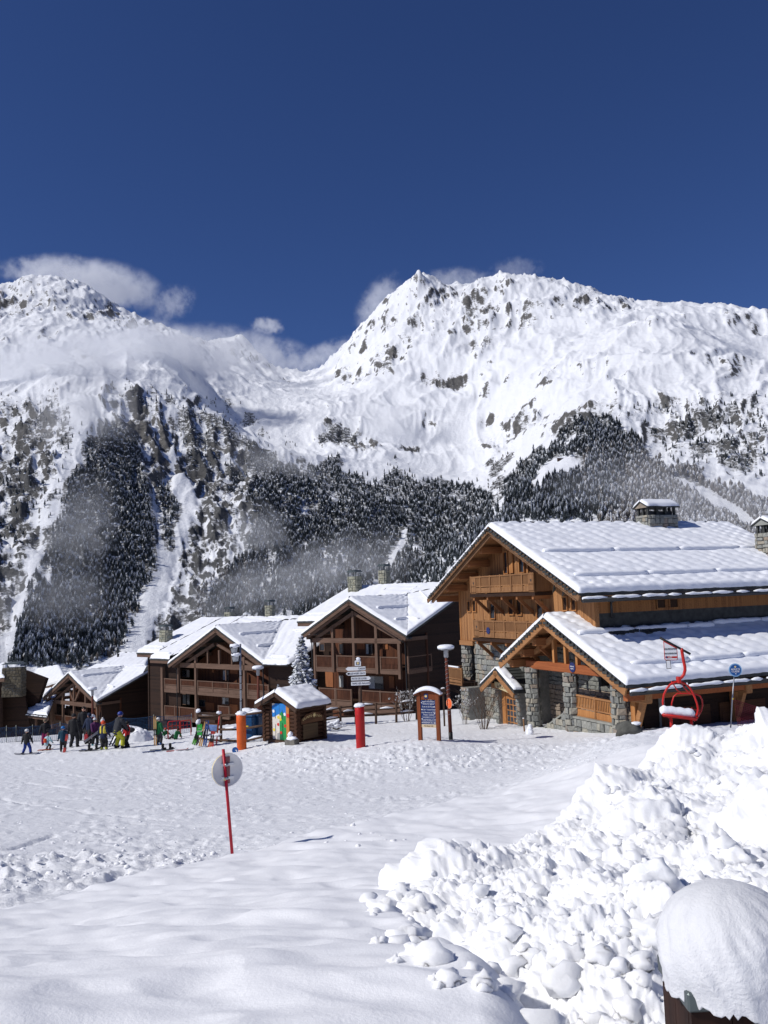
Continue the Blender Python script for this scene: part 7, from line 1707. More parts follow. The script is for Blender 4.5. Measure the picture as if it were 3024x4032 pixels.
def rail_fence(label, pts, rails, mat, snow=True, r=.06):
    o0 = pts[0][1]; E = empty('rail_fence', o0, 0, label, 'fence')
    for t_, b_ in pts: MB().tube([b_ - o0 - Vector((0, 0, .4)), t_ - o0 + Vector((0, 0, .08))], .08, 8).build('fence_post', mat, E)
    for k_, f in enumerate(rails):
        for i in range(len(pts) - 1):
            a = pts[i][1].lerp(pts[i][0], f) - o0; b_ = pts[i + 1][1].lerp(pts[i + 1][0], f) - o0
            MB().tube([a + Vector((0, 0, .03 * ((i + k_) % 2))), b_], [r, r * .8], 7).build('rail', mat, E)
            if snow and (i + k_) % 2 == 0: MB().tube([a.lerp(b_, .2) + Vector((0, 0, .06)), a.lerp(b_, .5) + Vector((0, 0, .1)), a.lerp(b_, .85) + Vector((0, 0, .06))], [.03, .07, .03], 7).build('rail_snow', SNOW, E)
    return E
rail_fence('dark rustic rail fence in front of the middle chalet', [(at(u, vt, Y), at(u, vb, Y)) for u, vt, vb, Y in ((1265, 2800, 2850, 56), (1340, 2785, 2838, 57), (1400, 2778, 2830, 58), (1480, 2772, 2826, 58), (1560, 2768, 2822, 58), (1640, 2756, 2815, 58.5))], (.25, .6, .95), DKWOOD)
rail_fence('dark split rail fence between the ski rack and the hut', [(at(u, vt, Y), at(u, vb, Y)) for u, vt, vb, Y in ((778, 2812, 2912, 51), (870, 2812, 2922, 50), (960, 2806, 2925, 49), (1043, 2795, 2905, 48))], (.05, .45, .93), DKWOOD, True, .075)
RB = []
for k_, (u0, u1, vt, vb, Y, lb) in enumerate(((662, 712, 2842, 2890, 54, 'red tube barrier nearest the green jacketed skier'), (708, 752, 2840, 2886, 54.6, 'red tube barrier left of the ski rack'))):
    a, b_ = at(u0, vb, Y), at(u1, vb, Y + .4); hgt_ = at(u0, vt, Y).z - a.z; E = empty('tube_barrier', a, 0, lb, 'barrier', 'red tube barriers'); d = b_ - a; d.z = 0; z = Vector((0, 0, 1))
    MB().tube([-z * .3, z * (hgt_ - .08), z * hgt_ + d * .06, z * hgt_ + d * .94, z * (hgt_ - .08) + d, d - z * .3], .03, 8).build('frame', REDPAINT, E)
    for f in (.35, .62): MB().tube([z * hgt_ * f, d + z * hgt_ * f], .022, 6).build('rail', REDPAINT, E)
    for f in (.33, .66): MB().tube([d * f + z * hgt_ * .35, d * f + z * hgt_], .018, 6).build('bar', REDPAINT, E)
# ------------------------------------------------------------------ ski rack corner
g = gpos(800, 2932, 49); E = empty('ski_rack', g, 0, 'timber and red pole ski rack with snow knobs left of the orange padding', 'ski rack')
def kk(u, v, dy=0): q = at(u, v, 49 + dy); return Vector((q.x - g.x, dy, q.z - g.z))
MB().tube([kk(850, 2948), kk(866, 2800)], .035, 8).build('red_pole', REDPAINT, E); MB().tube([kk(776, 2930), kk(777, 2808)], .06, 8).build('post', DKWOOD, E)
MB().bar(kk(774, 2808), kk(868, 2812), .1, .14).build('top_beam', DKWOOD, E); MB().bar(kk(795, 2894), kk(866, 2898), .12, .06).build('lower_beam', DKWOOD, E); snow_lump(E, kk(781, 2799), .13, 3, (1, 1, .9)); snow_lump(E, kk(862, 2806), .13, 4, (1.1, 1, .7)); snow_lump(E, kk(781, 2842), .13, 5, (1, 1, 1.3)); snow_lump(E, kk(845, 2893), .3, 6, (1.3, .6, .3))
bo = MB().prism([kk(820, 2850, -.05), kk(857, 2852, -.05), kk(855, 2884, -.05), kk(822, 2880, -.05)], (0, .04, 0)).build('frame', LOGE, E); MB().prism([kk(823, 2853, -.056), kk(854, 2855, -.056), kk(852, 2880, -.056), kk(825, 2877, -.056)], (0, .005, 0)).build('picture', flat('piste_map', (.16, .25, .48), .4, .5, 2.2), bo)
gb = empty('green_board', g + kk(786, 2898, -.25), 0, 'bright green board with white lettering hanging on the ski rack', 'sign'); o1 = kk(786, 2898, -.25)
gp_ = MB().prism([kk(777, 2853, -.25) - o1, kk(796, 2852, -.25) - o1, kk(795, 2896, -.25) - o1, kk(776, 2894, -.25) - o1], (0, .03, 0)).build('board', GREEN, gb)
q = kk(786, 2880, -.26) - o1; text(gp_, 'STOP', q, .12, WHITE); text(gp_, 'SKI', q + Vector((0, 0, .16)), .08, WHITE)
SKC = [flat('ski_paint_%d' % i, c_, .35, .2, 5) for i, c_ in enumerate(((.5, .3, .12), (.06, .06, .065), (.08, .3, .03), (.45, .05, .04), (.5, .12, .05), (.3, .3, .32), (.02, .06, .2)))]
def ski_pair(name, a, b_, mat, label, grp, w=.09, gap=.11, side=(1, 0, 0), z0=0):
    """two skis from tail a to tip b (world)"""
    a = Vector(a); b_ = Vector(b_); E = empty(name, a, 0, label, 'skis', grp); d = b_ - a; l = d.length; d.normalize(); s_ = Vector(side); s_ = (s_ - d * s_.dot(d)).normalized(); n_ = s_.cross(d)
    for k_ in (-1, 1):
        mb = MB(); c_ = s_ * (k_ * gap / 2); rows_ = []
        for f, ww, up in ((0, .9, 0), (.1, 1, 0), (.45, .78, .0), (.88, 1.05, 0), (.95, .8, .03), (1, .25, .08)):
            rows_.append([c_ + d * (l * f) + s_ * (sx * w * ww / 2) + n_ * (up * (1 if n_.z >= 0 else -1) + t_) for sx in (-1, 1) for t_ in (0, .018)])
        v = [p for r_ in rows_ for p in r_]; f_ = []
        for i in range(len(rows_) - 1):
            o_ = i * 4
            for aa, bb in ((0, 1), (1, 3), (3, 2), (2, 0)): f_.append((o_ + aa, o_ + bb, o_ + 4 + bb, o_ + 4 + aa))
        f_ += [(0, 2, 3, 1), (len(v) - 4, len(v) - 3, len(v) - 1, len(v) - 2)]
        sk = mb.add(v, f_).build('ski', mat, E)
        bm_ = MB(); q = c_ + d * (l * .45)
        for ff in (-.13, .13): bm_.bar(q + d * ff - d * .05 + n_ * .045, q + d * ff + d * .05 + n_ * .045, .07, .06, up=n_)
        bm_.bar(q - d * .12 + n_ * .025, q + d * .12 + n_ * .025, .05, .02, up=n_); bm_.build('binding', BLACK, sk)
    return E
W = lambda u, v, dy=0: at(u, v, 49 + dy)
for i, (a, b_, c_, lb) in enumerate((((788, 2938), (812, 2842), 0, 'pale wooden skis leaning crosswise on the rack'), ((762, 2932), (790, 2848), 2, 'green skis leaning beside the green board'), ((770, 2935), (784, 2860), 1, 'black skis leaning at the left end of the rack'), ((824, 2942), (846, 2868), 4, 'orange skis with black bindings below the piste map'), ((834, 2944), (838, 2862), 3, 'red skis leaning right of the orange ones'), ((806, 2936), (818, 2836), 6, 'blue tipped skis behind the wooden pair'))):
    ski_pair('ski_pair', W(*a, -.35), W(*b_, .05), SKC[c_], lb, 'skis leaning on the rack')
for i, (u0, v0, u1, v1, Y, c_, lb) in enumerate(((310, 2984, 392, 2969, 50.3, 1, 'dark skis lying on the snow before the yellow vested child'), (590, 2950, 690, 2940, 48.6, 1, 'black skis lying below the green jacketed skier'), (655, 2958, 742, 2944, 48, 3, 'red skis lying on the snow left of the rack'), (700, 2950, 765, 2946, 47.8, 5, 'grey skis lying at the foot of the rack'), (560, 2956, 640, 2952, 48.2, 6, 'dark blue skis lying under the black ones'))):
    a = gpos(u0, v0, Y); b_ = gpos(u1, v1, Y + .25); ski_pair('ski_pair', a + Vector((0, 0, .06)), b_ + Vector((0, 0, .05)), SKC[c_], lb, 'skis lying on the snow', gap=.16, side=(0, 1, 0))
    if i in (0, 1): 
        E = empty('ski_boots', a.lerp(b_, .55) + Vector((0, 0, .06)), .2, ('dark' if i else 'black') + ' ski boots left standing on ' + ('the skis before the child' if i == 0 else 'the skis below the green skier'), 'ski boots')
        for k_ in range(2): bt = MB().box(-.14 + k_ * .4, .14 + k_ * .4, -.05, .05, 0, .1).box(-.13 + k_ * .4, .02 + k_ * .4, -.05, .05, .1, .32).build('boot', BLACK, E, .03)
g = gpos(926, 2955, 45.2); E = empty('fallen_disc_sign', g, 0, 'blue disc sign half sunk in snow beside the orange padding', 'sign'); dc = MB().tube([(0, .02, .1), (0, -.02, .1)], .16, 24).build('disc', BLUESIGN, E); MB().prism([(.0, -.025, .12), (.1, -.025, .12), (.1, -.025, .02), (.06, -.025, .02), (.06, -.025, .09), (0, -.025, .09)], (0, .003, 0)).build('arrow_mark', WHITE, dc)
# ------------------------------------------------------------------ snow mound with a hole, snow figure, boulder, stick
g = gpos(520, 2930, 54.5); mr = (at(610, 2930, 54.5) - at(425, 2930, 54.5)).x / 2; mh = at(520, 2850, 54.5).z - g.z
TH, RR = np.meshgrid(np.linspace(0, 2 * np.pi, 90), np.linspace(0, 1, 40), indexing='ij'); hx_ = np.cos(TH) * RR * mr * 1.05; hy_ = np.sin(TH) * RR * mr * .8
hz_ = mh * (1 - RR ** 2.6) * (1 + .05 * pnoise(hx_ * 2, hy_ * 2, 3)) + .10 * clods(np.stack([hx_, hy_, hz_ * 0 if False else hx_ * 0], -1), .35, 5) + .05 * clods(np.stack([hx_, hy_, hx_ * 0], -1), .16, 9) - .25 - .3 * RR ** 4
hz_ -= .28 * np.exp(-(((hx_ - .1) / .22) ** 2 + ((hy_ + .35) / .25) ** 2))
MO = empty('snow_mound', g, 0, 'rounded snow mound with a dug hole behind the skiers', 'snow mound'); grid_mesh('mound', np.stack([hx_, hy_, hz_], -1).reshape(-1, 3), 90, 40, SNOW, parent=MO)
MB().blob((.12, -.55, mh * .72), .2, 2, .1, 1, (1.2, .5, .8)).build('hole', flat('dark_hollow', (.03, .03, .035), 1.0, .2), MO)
g = gpos(2086, 2893, 44); E = empty('small_snow_figure', g, 0, 'small upright heap of snow like a snowman beside the stone column', 'snowman')
for k_, (z, r_) in enumerate(((.12, .2), (.3, .15), (.44, .1))): MB().blob((.02 * k_, 0, z), r_, 3, .25, k_ + 3, (1, 1, 1)).build('snow_ball', SNOW, E)
g = gpos(2475, 2880, 37.5); E = empty('boulder', g, 0, 'dark boulder with a dab of snow at the right end of the porch wall', 'rock'); MB().blob((0, 0, .2), .5, 3, .3, 4, (1.1, .8, .8), 1.3).build('rock', flat('dark_rock', (.09, .09, .08), .9, .4, 3, bs=.6), E); snow_lump(E, (.28, -.2, .52), .16, 3, (1.4, 1, .5))
g = gpos(2066, 2888, 46); E = empty('marker_stick', g, 0, 'short pale wooden stake left of the first stone column', 'stake'); MB().tube([(0, 0, -.3), (-.03, 0, at(2064, 2828, 46).z - g.z)], .04, 8).build('stake', LOGE, E); MB().tube([(-.03, 0, at(2064, 2830, 46).z - g.z), (-.03, 0, at(2064, 2826, 46).z - g.z)], .042, 8).build('tip', WHITE, E)
# ------------------------------------------------------------------ young spruce and bare shrubs
NEEDLE = tree_mat('near_spruce', (.016, .028, .018), (.04, .06, .035), 0.56); BARK = wood('bark', (.09, .06, .045), (.04, .028, .02), axis='z')
g = gpos(1192, 2760, 58); hgt_ = at(1190, 2497, 58).z - g.z
E = empty('spruce_tree', g, 0, 'young spruce loaded with snow between two dark chalets', 'tree'); MB().tube([(0, 0, -.3), (0, 0, hgt_ * .95)], [.13, .02], 8).build('trunk', BARK, E)
rt = random.Random(8); mb = MB(); sb_ = MB(); W_ = at(1270, 2700, 58).x - at(1192, 2700, 58).x
lev = 26
for i in range(lev):
    f = i / (lev - 1); z = hgt_ * (.10 + .87 * f); R_ = W_ * (1 - f) ** .85 * rt.uniform(.85, 1.1) + .08
    nb = int(11 - 6 * f)
    for k_ in range(nb):
        a = k_ * 6.283 / nb + i * .7 + rt.uniform(-.25, .25); l = R_ * rt.uniform(.7, 1.08); d = Vector((math.cos(a), math.sin(a), 0)); s_ = Vector((-math.sin(a), math.cos(a), 0))
        p0 = Vector((0, 0, z)); p1 = p0 + d * l * .55 + Vector((0, 0, .05 * l)); p2 = p0 + d * l + Vector((0, 0, -.28 * l))
        for q in range(7):
            ff = .15 + .85 * q / 6; c_ = p0.lerp(p1, ff * 2) if ff < .5 else p1.lerp(p2, ff * 2 - 1); wd = (.13 + .20 * l) * (1.15 - ff) + .05
            for sd_ in (-1, 1):
                e_ = c_ + s_ * (sd_ * wd) + d * wd * .5 + Vector((0, 0, -.10 - wd * .25)); mb.add([c_ - d * .05, e_, c_ + d * .16 + Vector((0, 0, -.03))], [(0, 1, 2)])
                mb.add([c_ - d * .05 + Vector((0, 0, .02)), c_ + Vector((0, 0, -.16 - wd * .2)) + s_ * sd_ * wd * .5, c_ + d * .14], [(0, 1, 2)])
        if rt.random() < .75:
            c_ = p1.lerp(p2, rt.uniform(.2, .9)); sb_.blob(c_ + Vector((0, 0, .04)), rt.uniform(.08, .17) * (.6 + l * .5), 1, .3, k_ + i, (1.3, 1.3, .55))
tag(mb.build('crown', NEEDLE, E), kind='stuff'); tag(sb_.build('branch_snow', SNOW, E), kind='stuff')
TWIG = flat('bare_twig', (.085, .055, .038), .9, .3, 6); TWIGS = flat('frosted_twig', (.42, .42, .42), .9, .4, 8)
def shrub(u, v, Y, w_, h_, n, seed, label, snowy=True):
    g = gpos(u, v, Y); E = empty('bare_shrub', g, 0, label, 'shrub'); rs_ = random.Random(seed); mb = MB(); ms = MB()
    def grow(p, d, l, r, dep):
        q = p + d * l; mid = p.lerp(q, .5) + Vector((rs_.uniform(-1, 1), rs_.uniform(-1, 1), rs_.uniform(-.5, .8))) * l * .08
        (ms if snowy and rs_.random() < .35 else mb).tube([p, mid, q], [r, r * .8, r * .6], 3, False)
        if snowy and rs_.random() < .16: ms.blob(q, rs_.uniform(.03, .07), 1, .2, 1)
        if dep > 0:
            for _ in range(rs_.choice((2, 2, 3))): grow(q, (d + Vector((rs_.uniform(-.6, .6), rs_.uniform(-.6, .6), rs_.uniform(-.25, .5)))).normalized(), l * rs_.uniform(.55, .8), r * .6, dep - 1)
    for k_ in range(n):
        a = rs_.uniform(0, 6.28); d = Vector((math.cos(a) * w_ / h_ * rs_.uniform(.2, 1), math.sin(a) * .5, 1)).normalized(); grow(Vector((math.cos(a) * .15 * w_, math.sin(a) * .15, 0)), d, h_ * rs_.uniform(.32, .45), .018, 3)
    tag(mb.build('twigs', TWIG, E), kind='stuff')
    if ms.v: tag(ms.build('frosted_twigs', TWIGS, E), kind='stuff')
shrub(1600, 2800, 58, 1.0, 2.2, 16, 1, 'frosted bare shrub in front of the middle chalet corner')
shrub(1905, 2876, 49.3, 1.2, 2.6, 22, 2, 'brown bare shrub against the stone plinth of the big chalet', False)
shrub(1700, 2790, 60, .9, 1.5, 10, 3, 'low frosted shrub behind the information panel')
shrub(1828, 2800, 52.5, .8, 1.8, 10, 6, 'bare shrub in the shade below the terrace railing')
for k_, (u, v, Y, r_) in enumerate(((1288, 2840, 52, .5), (1325, 2835, 53, .4), (1270, 2870, 50, .35))):
    g = gpos(u, v, Y); E = empty('snowy_bush', g, 0, ('low bush buried in snow right behind the hut', 'snow laden bush furthest right of the hut', 'small snow covered bush at the hut wall')[k_], 'bush', 'snowy bushes'); rs_ = random.Random(k_); mb = MB(); mt = MB()
    for q in range(26): a = rs_.uniform(0, 6.28); rr_ = r_ * rs_.random() ** .5; mb.blob((math.cos(a) * rr_ * 1.3, math.sin(a) * rr_, .15 + (r_ - rr_ * .7) * rs_.uniform(.5, 1.3)), rs_.uniform(.07, .17), 1, .4, q, (1.3, 1, .6))
    for q in range(40): a = rs_.uniform(0, 6.28); d = Vector((math.cos(a), math.sin(a) * .7, rs_.uniform(.3, 1.2))); mt.tube([(0, 0, 0), d * r_ * rs_.uniform(.7, 1.2)], [.012, .006], 3, False)
    tag(mb.build('snow_clumps', SNOW, E), kind='stuff'); tag(mt.build('twigs', TWIG, E), kind='stuff')
# two far cabins in the clearing on the ridge
for k_, (u, v, lb) in enumerate(((2206, 1812, 'tiny far cabin at the top of the clearing on the wooded ridge'), (2196, 1874, 'tiny far cabin lower in the clearing on the wooded ridge'))):
    hh_ = hit_rows(u, v, TMAX2); i, j = hh_; q = Vector((X2[i, j], Y2[i, j], Z2[i, j])); E = empty('mountain_cabin', q, .3, lb, 'cabin', 'far cabins on the ridge')
    MB().box(-4.5, 4.5, -3, 3, -2, 3.2).build('wall', DKWALL, E)
    for sg in (-1, 1): prism_part(E, 'roof', [(-5.2, sg * 3.8, 2.9), (5.2, sg * 3.8, 2.9), (5.2, 0, 4.9), (-5.2, 0, 4.9)], (0, 0, .6), SNOW)
# ------------------------------------------------------------------ people
SKIN = flat('skin', (.46, .25, .17), .6, .08, 6)
def cloth(name, col, rough=.75): return MATS.get(name) or flat(name, col, rough, .18, 9, bs=.3)
def ik(a, b, l1, l2, bend):
    a = Vector(a); b = Vector(b); d = b - a; L_ = min(d.length, (l1 + l2) * .999); d.normalize()
    x = (l1 * l1 - l2 * l2 + L_ * L_) / (2 * L_); h = math.sqrt(max(0, l1 * l1 - x * x)); bend = Vector(bend); bend = (bend - d * bend.dot(d)).normalized()
    return a + d * x + bend * h, a + d * L_
def skin_mesh(name, tubes, mat, parent, vox, blobs=()):
    mb = MB()
    for path, r in tubes:
        P = [Vector(p) for p in path]; mb.tube(P, r, 10)
        rs = r if hasattr(r, '__len__') else [r] * len(P)
        for q, rr_ in ((P[0], rs[0]), (P[-1], rs[-1])): mb.blob(q, rr_ * 1.0, 1, 0, 0)
    for c_, r, sq in blobs: mb.blob(c_, r, 2, 0, 0, sq)
    o = mb.build(name, mat, parent); m_ = o.modifiers.new('fuse', 'REMESH'); m_.mode = 'VOXEL'; m_.voxel_size = vox; m_.use_smooth_shade = True
    s_ = o.modifiers.new('soft', 'SMOOTH'); s_.iterations = 2; s_.factor = .5
    return o
def person(u, v, Y, h, face, label, jacket, trousers, boots, head, hands=((-.2, .1, .42), (.2, .1, .42)), feet=((-.09, 0), (.09, 0)), lean=0.0, crouch=0.0, child=False, hat=None, extra=None, sit=False, group='skiers and onlookers by the net fence', twist=0.0, hair=None):
    """face: heading in degrees, 0 looks away from the camera; lengths as fractions of the height h"""
    g = gpos(u, v, Y); E = empty('person', g, R(-face), label, 'person', group)
    hr = .075 if child else .066
    hipz = (.50 - crouch) if not sit else .10
    hip = Vector((0, -lean * .25, hipz)); nd = Vector((0, lean, 1)).normalized(); neck = hip + nd * .34; hd = neck + nd * .115
    sh = [neck + Vector((sx * .115, 0, -.035)) for sx in (-1, 1)]; hp = [hip + Vector((sx * .052, 0, -.01)) for sx in (-1, 1)]
    ft = [Vector((fx, fy, .045)) for fx, fy in feet]; kn = []; hn = []; el = []
    for i in (0, 1):
        k_, f_ = ik(hp[i], ft[i], .245, .235, (0, 1, .15)); kn.append(k_); ft[i] = f_ if not sit else ft[i]
        e_, h_ = ik(sh[i], Vector(hands[i]), .16, .155, ((-1, 1)[i] * .6, -.7, -.5)); el.append(e_); hn.append(h_)
    S_ = lambda p: Vector(p) * h
    vx = max(.016, .0125 * h)
    body = [([S_(hip), S_(hip + nd * .17), S_(neck - nd * .02)], [.085 * h, .075 * h, .085 * h]), ([S_(neck - nd * .03), S_(neck + nd * .06)], [.036 * h, .034 * h])]
    for i in (0, 1):
        body += [([S_(sh[i]), S_(el[i]), S_(hn[i])], [.042 * h, .033 * h, .024 * h]), ([S_(hp[i]), S_(kn[i]), S_(ft[i])], [.07 * h, .048 * h, .032 * h])]
    fwd = Vector((0, 1, 0)); fc = [(S_(hd), hr * h, (.86, .98, 1.12)), (S_(hd + fwd * hr * .98 + Vector((0, 0, -.012))), hr * h * .2, (.8, 1, 1.1)), (S_(hd + fwd * hr * .7 + Vector((0, 0, -.045))), hr * h * .45, (1, .8, .7))]
    for sx in (-1, 1): fc.append((S_(hd + Vector((sx * hr * .88, 0, -.01))), hr * h * .25, (.5, .8, 1.2)))
    B = skin_mesh('body', body, SKIN, E, vx, fc)
    for sx in (-1, 1): MB().blob(S_(hd + Vector((sx * hr * .36, hr * .88, .012))), hr * h * .11, 1, 0).build('eye', INK, B)
    MB().blob(S_(hd + Vector((0, hr * .93, -.04))), hr * h * .16, 1, 0, 0, (1.5, .5, .35)).build('mouth', flat('lips', (.35, .12, .1), .6, .05) if 'lips' not in MATS else MATS['lips'], B)
    jt = [([S_(hip + Vector((0, 0, -.03))), S_(hip + nd * .17), S_(neck - nd * .01)], [.098 * h, .094 * h, .09 * h])]
    for sx in (-1, 1): jt.append(([S_(hip + Vector((sx * .035, 0, -.03))), S_(hip + nd * .16 + Vector((sx * .045, 0, 0))), S_(neck + Vector((sx * .05, 0, -.03)))], [.088 * h, .082 * h, .075 * h]))
    jt.append(([S_(neck - nd * .02), S_(neck + nd * .035)], [.05 * h, .046 * h]))
    for i in (0, 1): jt.append(([S_(sh[i]), S_(el[i]), S_(el[i].lerp(hn[i], .86))], [.058 * h, .05 * h, .042 * h]))
    skin_mesh('jacket', jt, jacket, E, vx)
    tt_ = [([S_(hip + Vector((-.03, 0, .0))), S_(hip + Vector((.03, 0, .0)))], .088 * h)]
    for i in (0, 1): tt_.append(([S_(hp[i]), S_(kn[i]), S_(kn[i].lerp(ft[i], .82))], [.08 * h, .062 * h, .056 * h]))
    skin_mesh('trousers', tt_, trousers, E, vx)
    for i in (0, 1):
        f_ = S_(ft[i]); skin_mesh('boot', [([f_ + Vector((0, -.03 * h, -.015 * h)), f_ + Vector((0, .10 * h, -.02 * h))], [.034 * h, .03 * h]), ([f_ + Vector((0, -.015 * h, -.01 * h)), f_ + (S_(kn[i]) - f_).normalized() * .09 * h], [.042 * h, .045 * h])], boots, E, vx * .8)
        d = (hn[i] - el[i]).normalized(); pw = S_(hn[i]); sd_ = d.cross(Vector((0, 0, 1))); sd_ = sd_.normalized() if sd_.length > .1 else Vector((1, 0, 0)); up = sd_.cross(d)
        gt = [([pw - d * .01 * h, pw + d * .045 * h], [.026 * h, .028 * h])]
        for k_, ln in enumerate((.040, .046, .043, .034)):
            o_ = sd_ * ((k_ - 1.5) * .0135 * h); a0 = pw + d * .04 * h + o_; gt.append(([a0, a0 + d * ln * .6 * h - up * .006 * h, a0 + d * ln * .9 * h - up * .022 * h], [.0078 * h, .0072 * h, .0062 * h]))
        sgn_ = 1 if i == 0 else -1; a0 = pw + d * .012 * h - sd_ * (sgn_ * .024 * h); gt.append(([a0, a0 + (d * .03 - sd_ * sgn_ * .02) * h, a0 + (d * .05 - sd_ * sgn_ * .018 - up * .012) * h], [.009 * h, .0085 * h, .0065 * h]))
        mbg = MB()
        for pth, r in gt: mbg.tube(pth, r, 6)
        mbg.build('glove', boots if hair == 'x' else BLACK, E)
    H_ = S_(hd); R_ = hr * h
    if head == 'helmet':
        o = MB().lathe([(R_ * 1.06, -.25 * R_), (R_ * 1.18, .05 * R_), (R_ * 1.15, .5 * R_), (R_ * .9, 1.0 * R_), (R_ * .45, 1.28 * R_), (.005, 1.36 * R_)], H_, 18).build('helmet', hat, E)
        MB().tube([H_ + Vector((math.sin(a) * R_ * 1.16, math.cos(a) * R_ * 1.16, .18 * R_)) for a in np.linspace(-1.9, 1.9, 12)] if False else [H_ + Vector((math.sin(a) * R_ * 1.19, math.cos(a) * R_ * 1.19, .22 * R_)) for a in np.linspace(0, 2 * math.pi, 17)], R_ * .13, 6).build('goggle_strap', BLACK, o)
        MB().blob(H_ + Vector((0, R_ * 1.02, .18 * R_)), R_ * .42, 2, 0, 0, (1.5, .5, .7)).build('goggles', BLACK, o)
    elif head == 'hat':
        o = MB().lathe([(R_ * 1.0, -.1 * R_), (R_ * 1.1, .1 * R_), (R_ * 1.05, .6 * R_), (R_ * .75, 1.15 * R_), (R_ * .3, 1.42 * R_), (.005, 1.45 * R_)], H_, 16).build('knitted_hat', hat, E); MB().lathe([(R_ * 1.08, -.18 * R_), (R_ * 1.17, 0), (R_ * 1.12, .24 * R_)], H_, 16).build('hat_cuff', hat if extra != 'stripe' else INK, o)
        if extra == 'pompom': MB().blob(H_ + Vector((.0, 0, 1.62 * R_)), R_ * .42, 2, .2, 2).build('pompom', WHITE, o)
    elif head == 'fur':
        MB().blob(H_ + Vector((0, -.1 * R_, .35 * R_)), R_ * 1.3, 3, .14, 3, (1, 1, .85), 4).build('fur_hat', hat, E)
    elif head == 'hood':
        MB().lathe([(R_ * 1.0, -.7 * R_), (R_ * 1.14, -.1 * R_), (R_ * 1.1, .6 * R_), (R_ * .7, 1.1 * R_), (.005, 1.25 * R_)], H_ - Vector((0, .12 * R_, 0)), 14).build('hood', hat, E)
    else:
        MB().blob(H_ + Vector((0, -.16 * R_, .22 * R_)), R_ * 1.04, 3, .06, 2, (.95, 1.0, 1.05)).build('hair', hat, E)
    if isinstance(extra, tuple) and extra[0] == 'vest':
        vt = []
        for sx in (-1, 1): vt.append(([S_(hip + nd * .10 + Vector((sx * .045, 0, 0))), S_(hip + nd * .2 + Vector((sx * .047, 0, 0))), S_(neck + Vector((sx * .05, 0, -.03)))], [.088 * h, .088 * h, .083 * h]))
        skin_mesh('vest', vt, extra[1], E, vx)
    if isinstance(extra, tuple) and extra[0] == 'pack':
        MB().box(-.075 * h, .075 * h, (hip.y - .19) * h, (hip.y - .085) * h, (hipz + .07) * h, (hipz + .29) * h).build('backpack', extra[1], E, .02 * h)
    return E, g
C_BLK = cloth('black_cloth', (.014, .014, .016)); C_DKG = cloth('charcoal_cloth', (.03, .032, .038)); C_NAVY = cloth('navy_cloth', (.012, .02, .05)); C_BLUE = cloth('blue_cloth', (.015, .04, .22)); C_TEAL = cloth('teal_cloth', (.012, .05, .085)); C_PINK = cloth('magenta_cloth', (.22, .015, .08)); C_PURP = cloth('purple_cloth', (.075, .015, .075)); C_LIME = cloth('lime_cloth', (.42, .42, .03)); C_RED = cloth('red_cloth', (.42, .015, .02)); C_GRN = cloth('green_cloth', (.012, .13, .04)); C_LBL = cloth('light_blue_cloth', (.35, .55, .60)); C_BRN = cloth('brown_cloth', (.09, .055, .04)); C_OLV = cloth('olive_cloth', (.085, .08, .06)); C_WHT = cloth('white_cloth', (.62, .62, .62)); C_ORG = cloth('orange_cloth', (.62, .07, .02)); C_YEL = cloth('yellow_cloth', (.62, .5, .06)); C_FUR = cloth('fur', (.16, .12, .08)); C_HAIR = cloth('dark_hair', (.03, .02, .014)); C_WINE = cloth('wine_cloth', (.13, .02, .03))
def hh_(v0, v1, Y): return (v1 - v0) / FPX * Y * 1.01
person(105, 2984, 51, hh_(2893, 2984, 51), 8, 'child in black jacket, blue trousers and white helmet standing on a snowboard', C_BLK, C_BLUE, C_BLK, 'helmet', ((-.26, .03, .42), (.27, .05, .42)), ((-.18, 0), (.18, 0)), child=True, hat=C_WHT)
SB = gpos(105, 2985, 50.95); E = empty('snowboard', SB + Vector((0, 0, .03)), .06, 'grey snowboard under the child in blue trousers', 'snowboard'); mb = MB()
mb.prism([(-.70, -.06, .05), (-.62, -.12, 0), (0, -.105, 0), (.62, -.12, 0), (.70, -.06, .05), (.70, .06, .05), (.62, .12, 0), (0, .105, 0), (-.62, .12, 0), (-.70, .06, .05)], (0, 0, .02)).build('deck', SKC[5], E)
for sx in (-.24, .24): MB().box(sx - .07, sx + .07, -.11, .11, .02, .06).build('binding', BLACK, E)
person(178, 2946, 55, hh_(2851, 2946, 55), 170, 'woman in fur hat, dark coat and magenta trousers near the net', C_BLK, C_PINK, C_BLK, 'fur', ((-.12, .14, .62), (.2, .08, .5)), hat=C_FUR)
person(187, 2957, 52.5, hh_(2884, 2957, 52.5), 15, 'crouching child in pale blue jacket with orange backpack on skis', C_LBL, C_BRN, C_BLK, 'hat', ((-.2, .1, .42), (.22, .1, .42)), ((-.11, .05), (.12, .0)), .28, .14, True, C_BRN, ('pack', C_ORG))
a = gpos(148, 2962, 52.4); b_ = gpos(214, 2955, 52.6); ski_pair('ski_pair', a + Vector((0, 0, .05)), b_ + Vector((0, 0, .05)), SKC[4], 'red brown skis under the crouching child with the orange backpack', 'skis worn by skiers', gap=.2, side=(0, 1, 0))
person(248, 2984, 51, hh_(2893, 2984, 51), -20, 'child in teal jacket and bright blue helmet holding red skis upright', C_TEAL, C_BLK, C_BLK, 'helmet', ((-.2, .08, .45), (.17, .16, .55)), ((-.08, 0), (.09, 0)), child=True, hat=cloth('blue_helmet', (.02, .16, .45), .35))
a = gpos(252, 2984, 50.6); ski_pair('ski_pair', a, a + Vector((.16, .1, 1.05)), SKC[3], 'red skis held upright by the child in the blue helmet', 'skis in hand', w=.075, gap=.08)
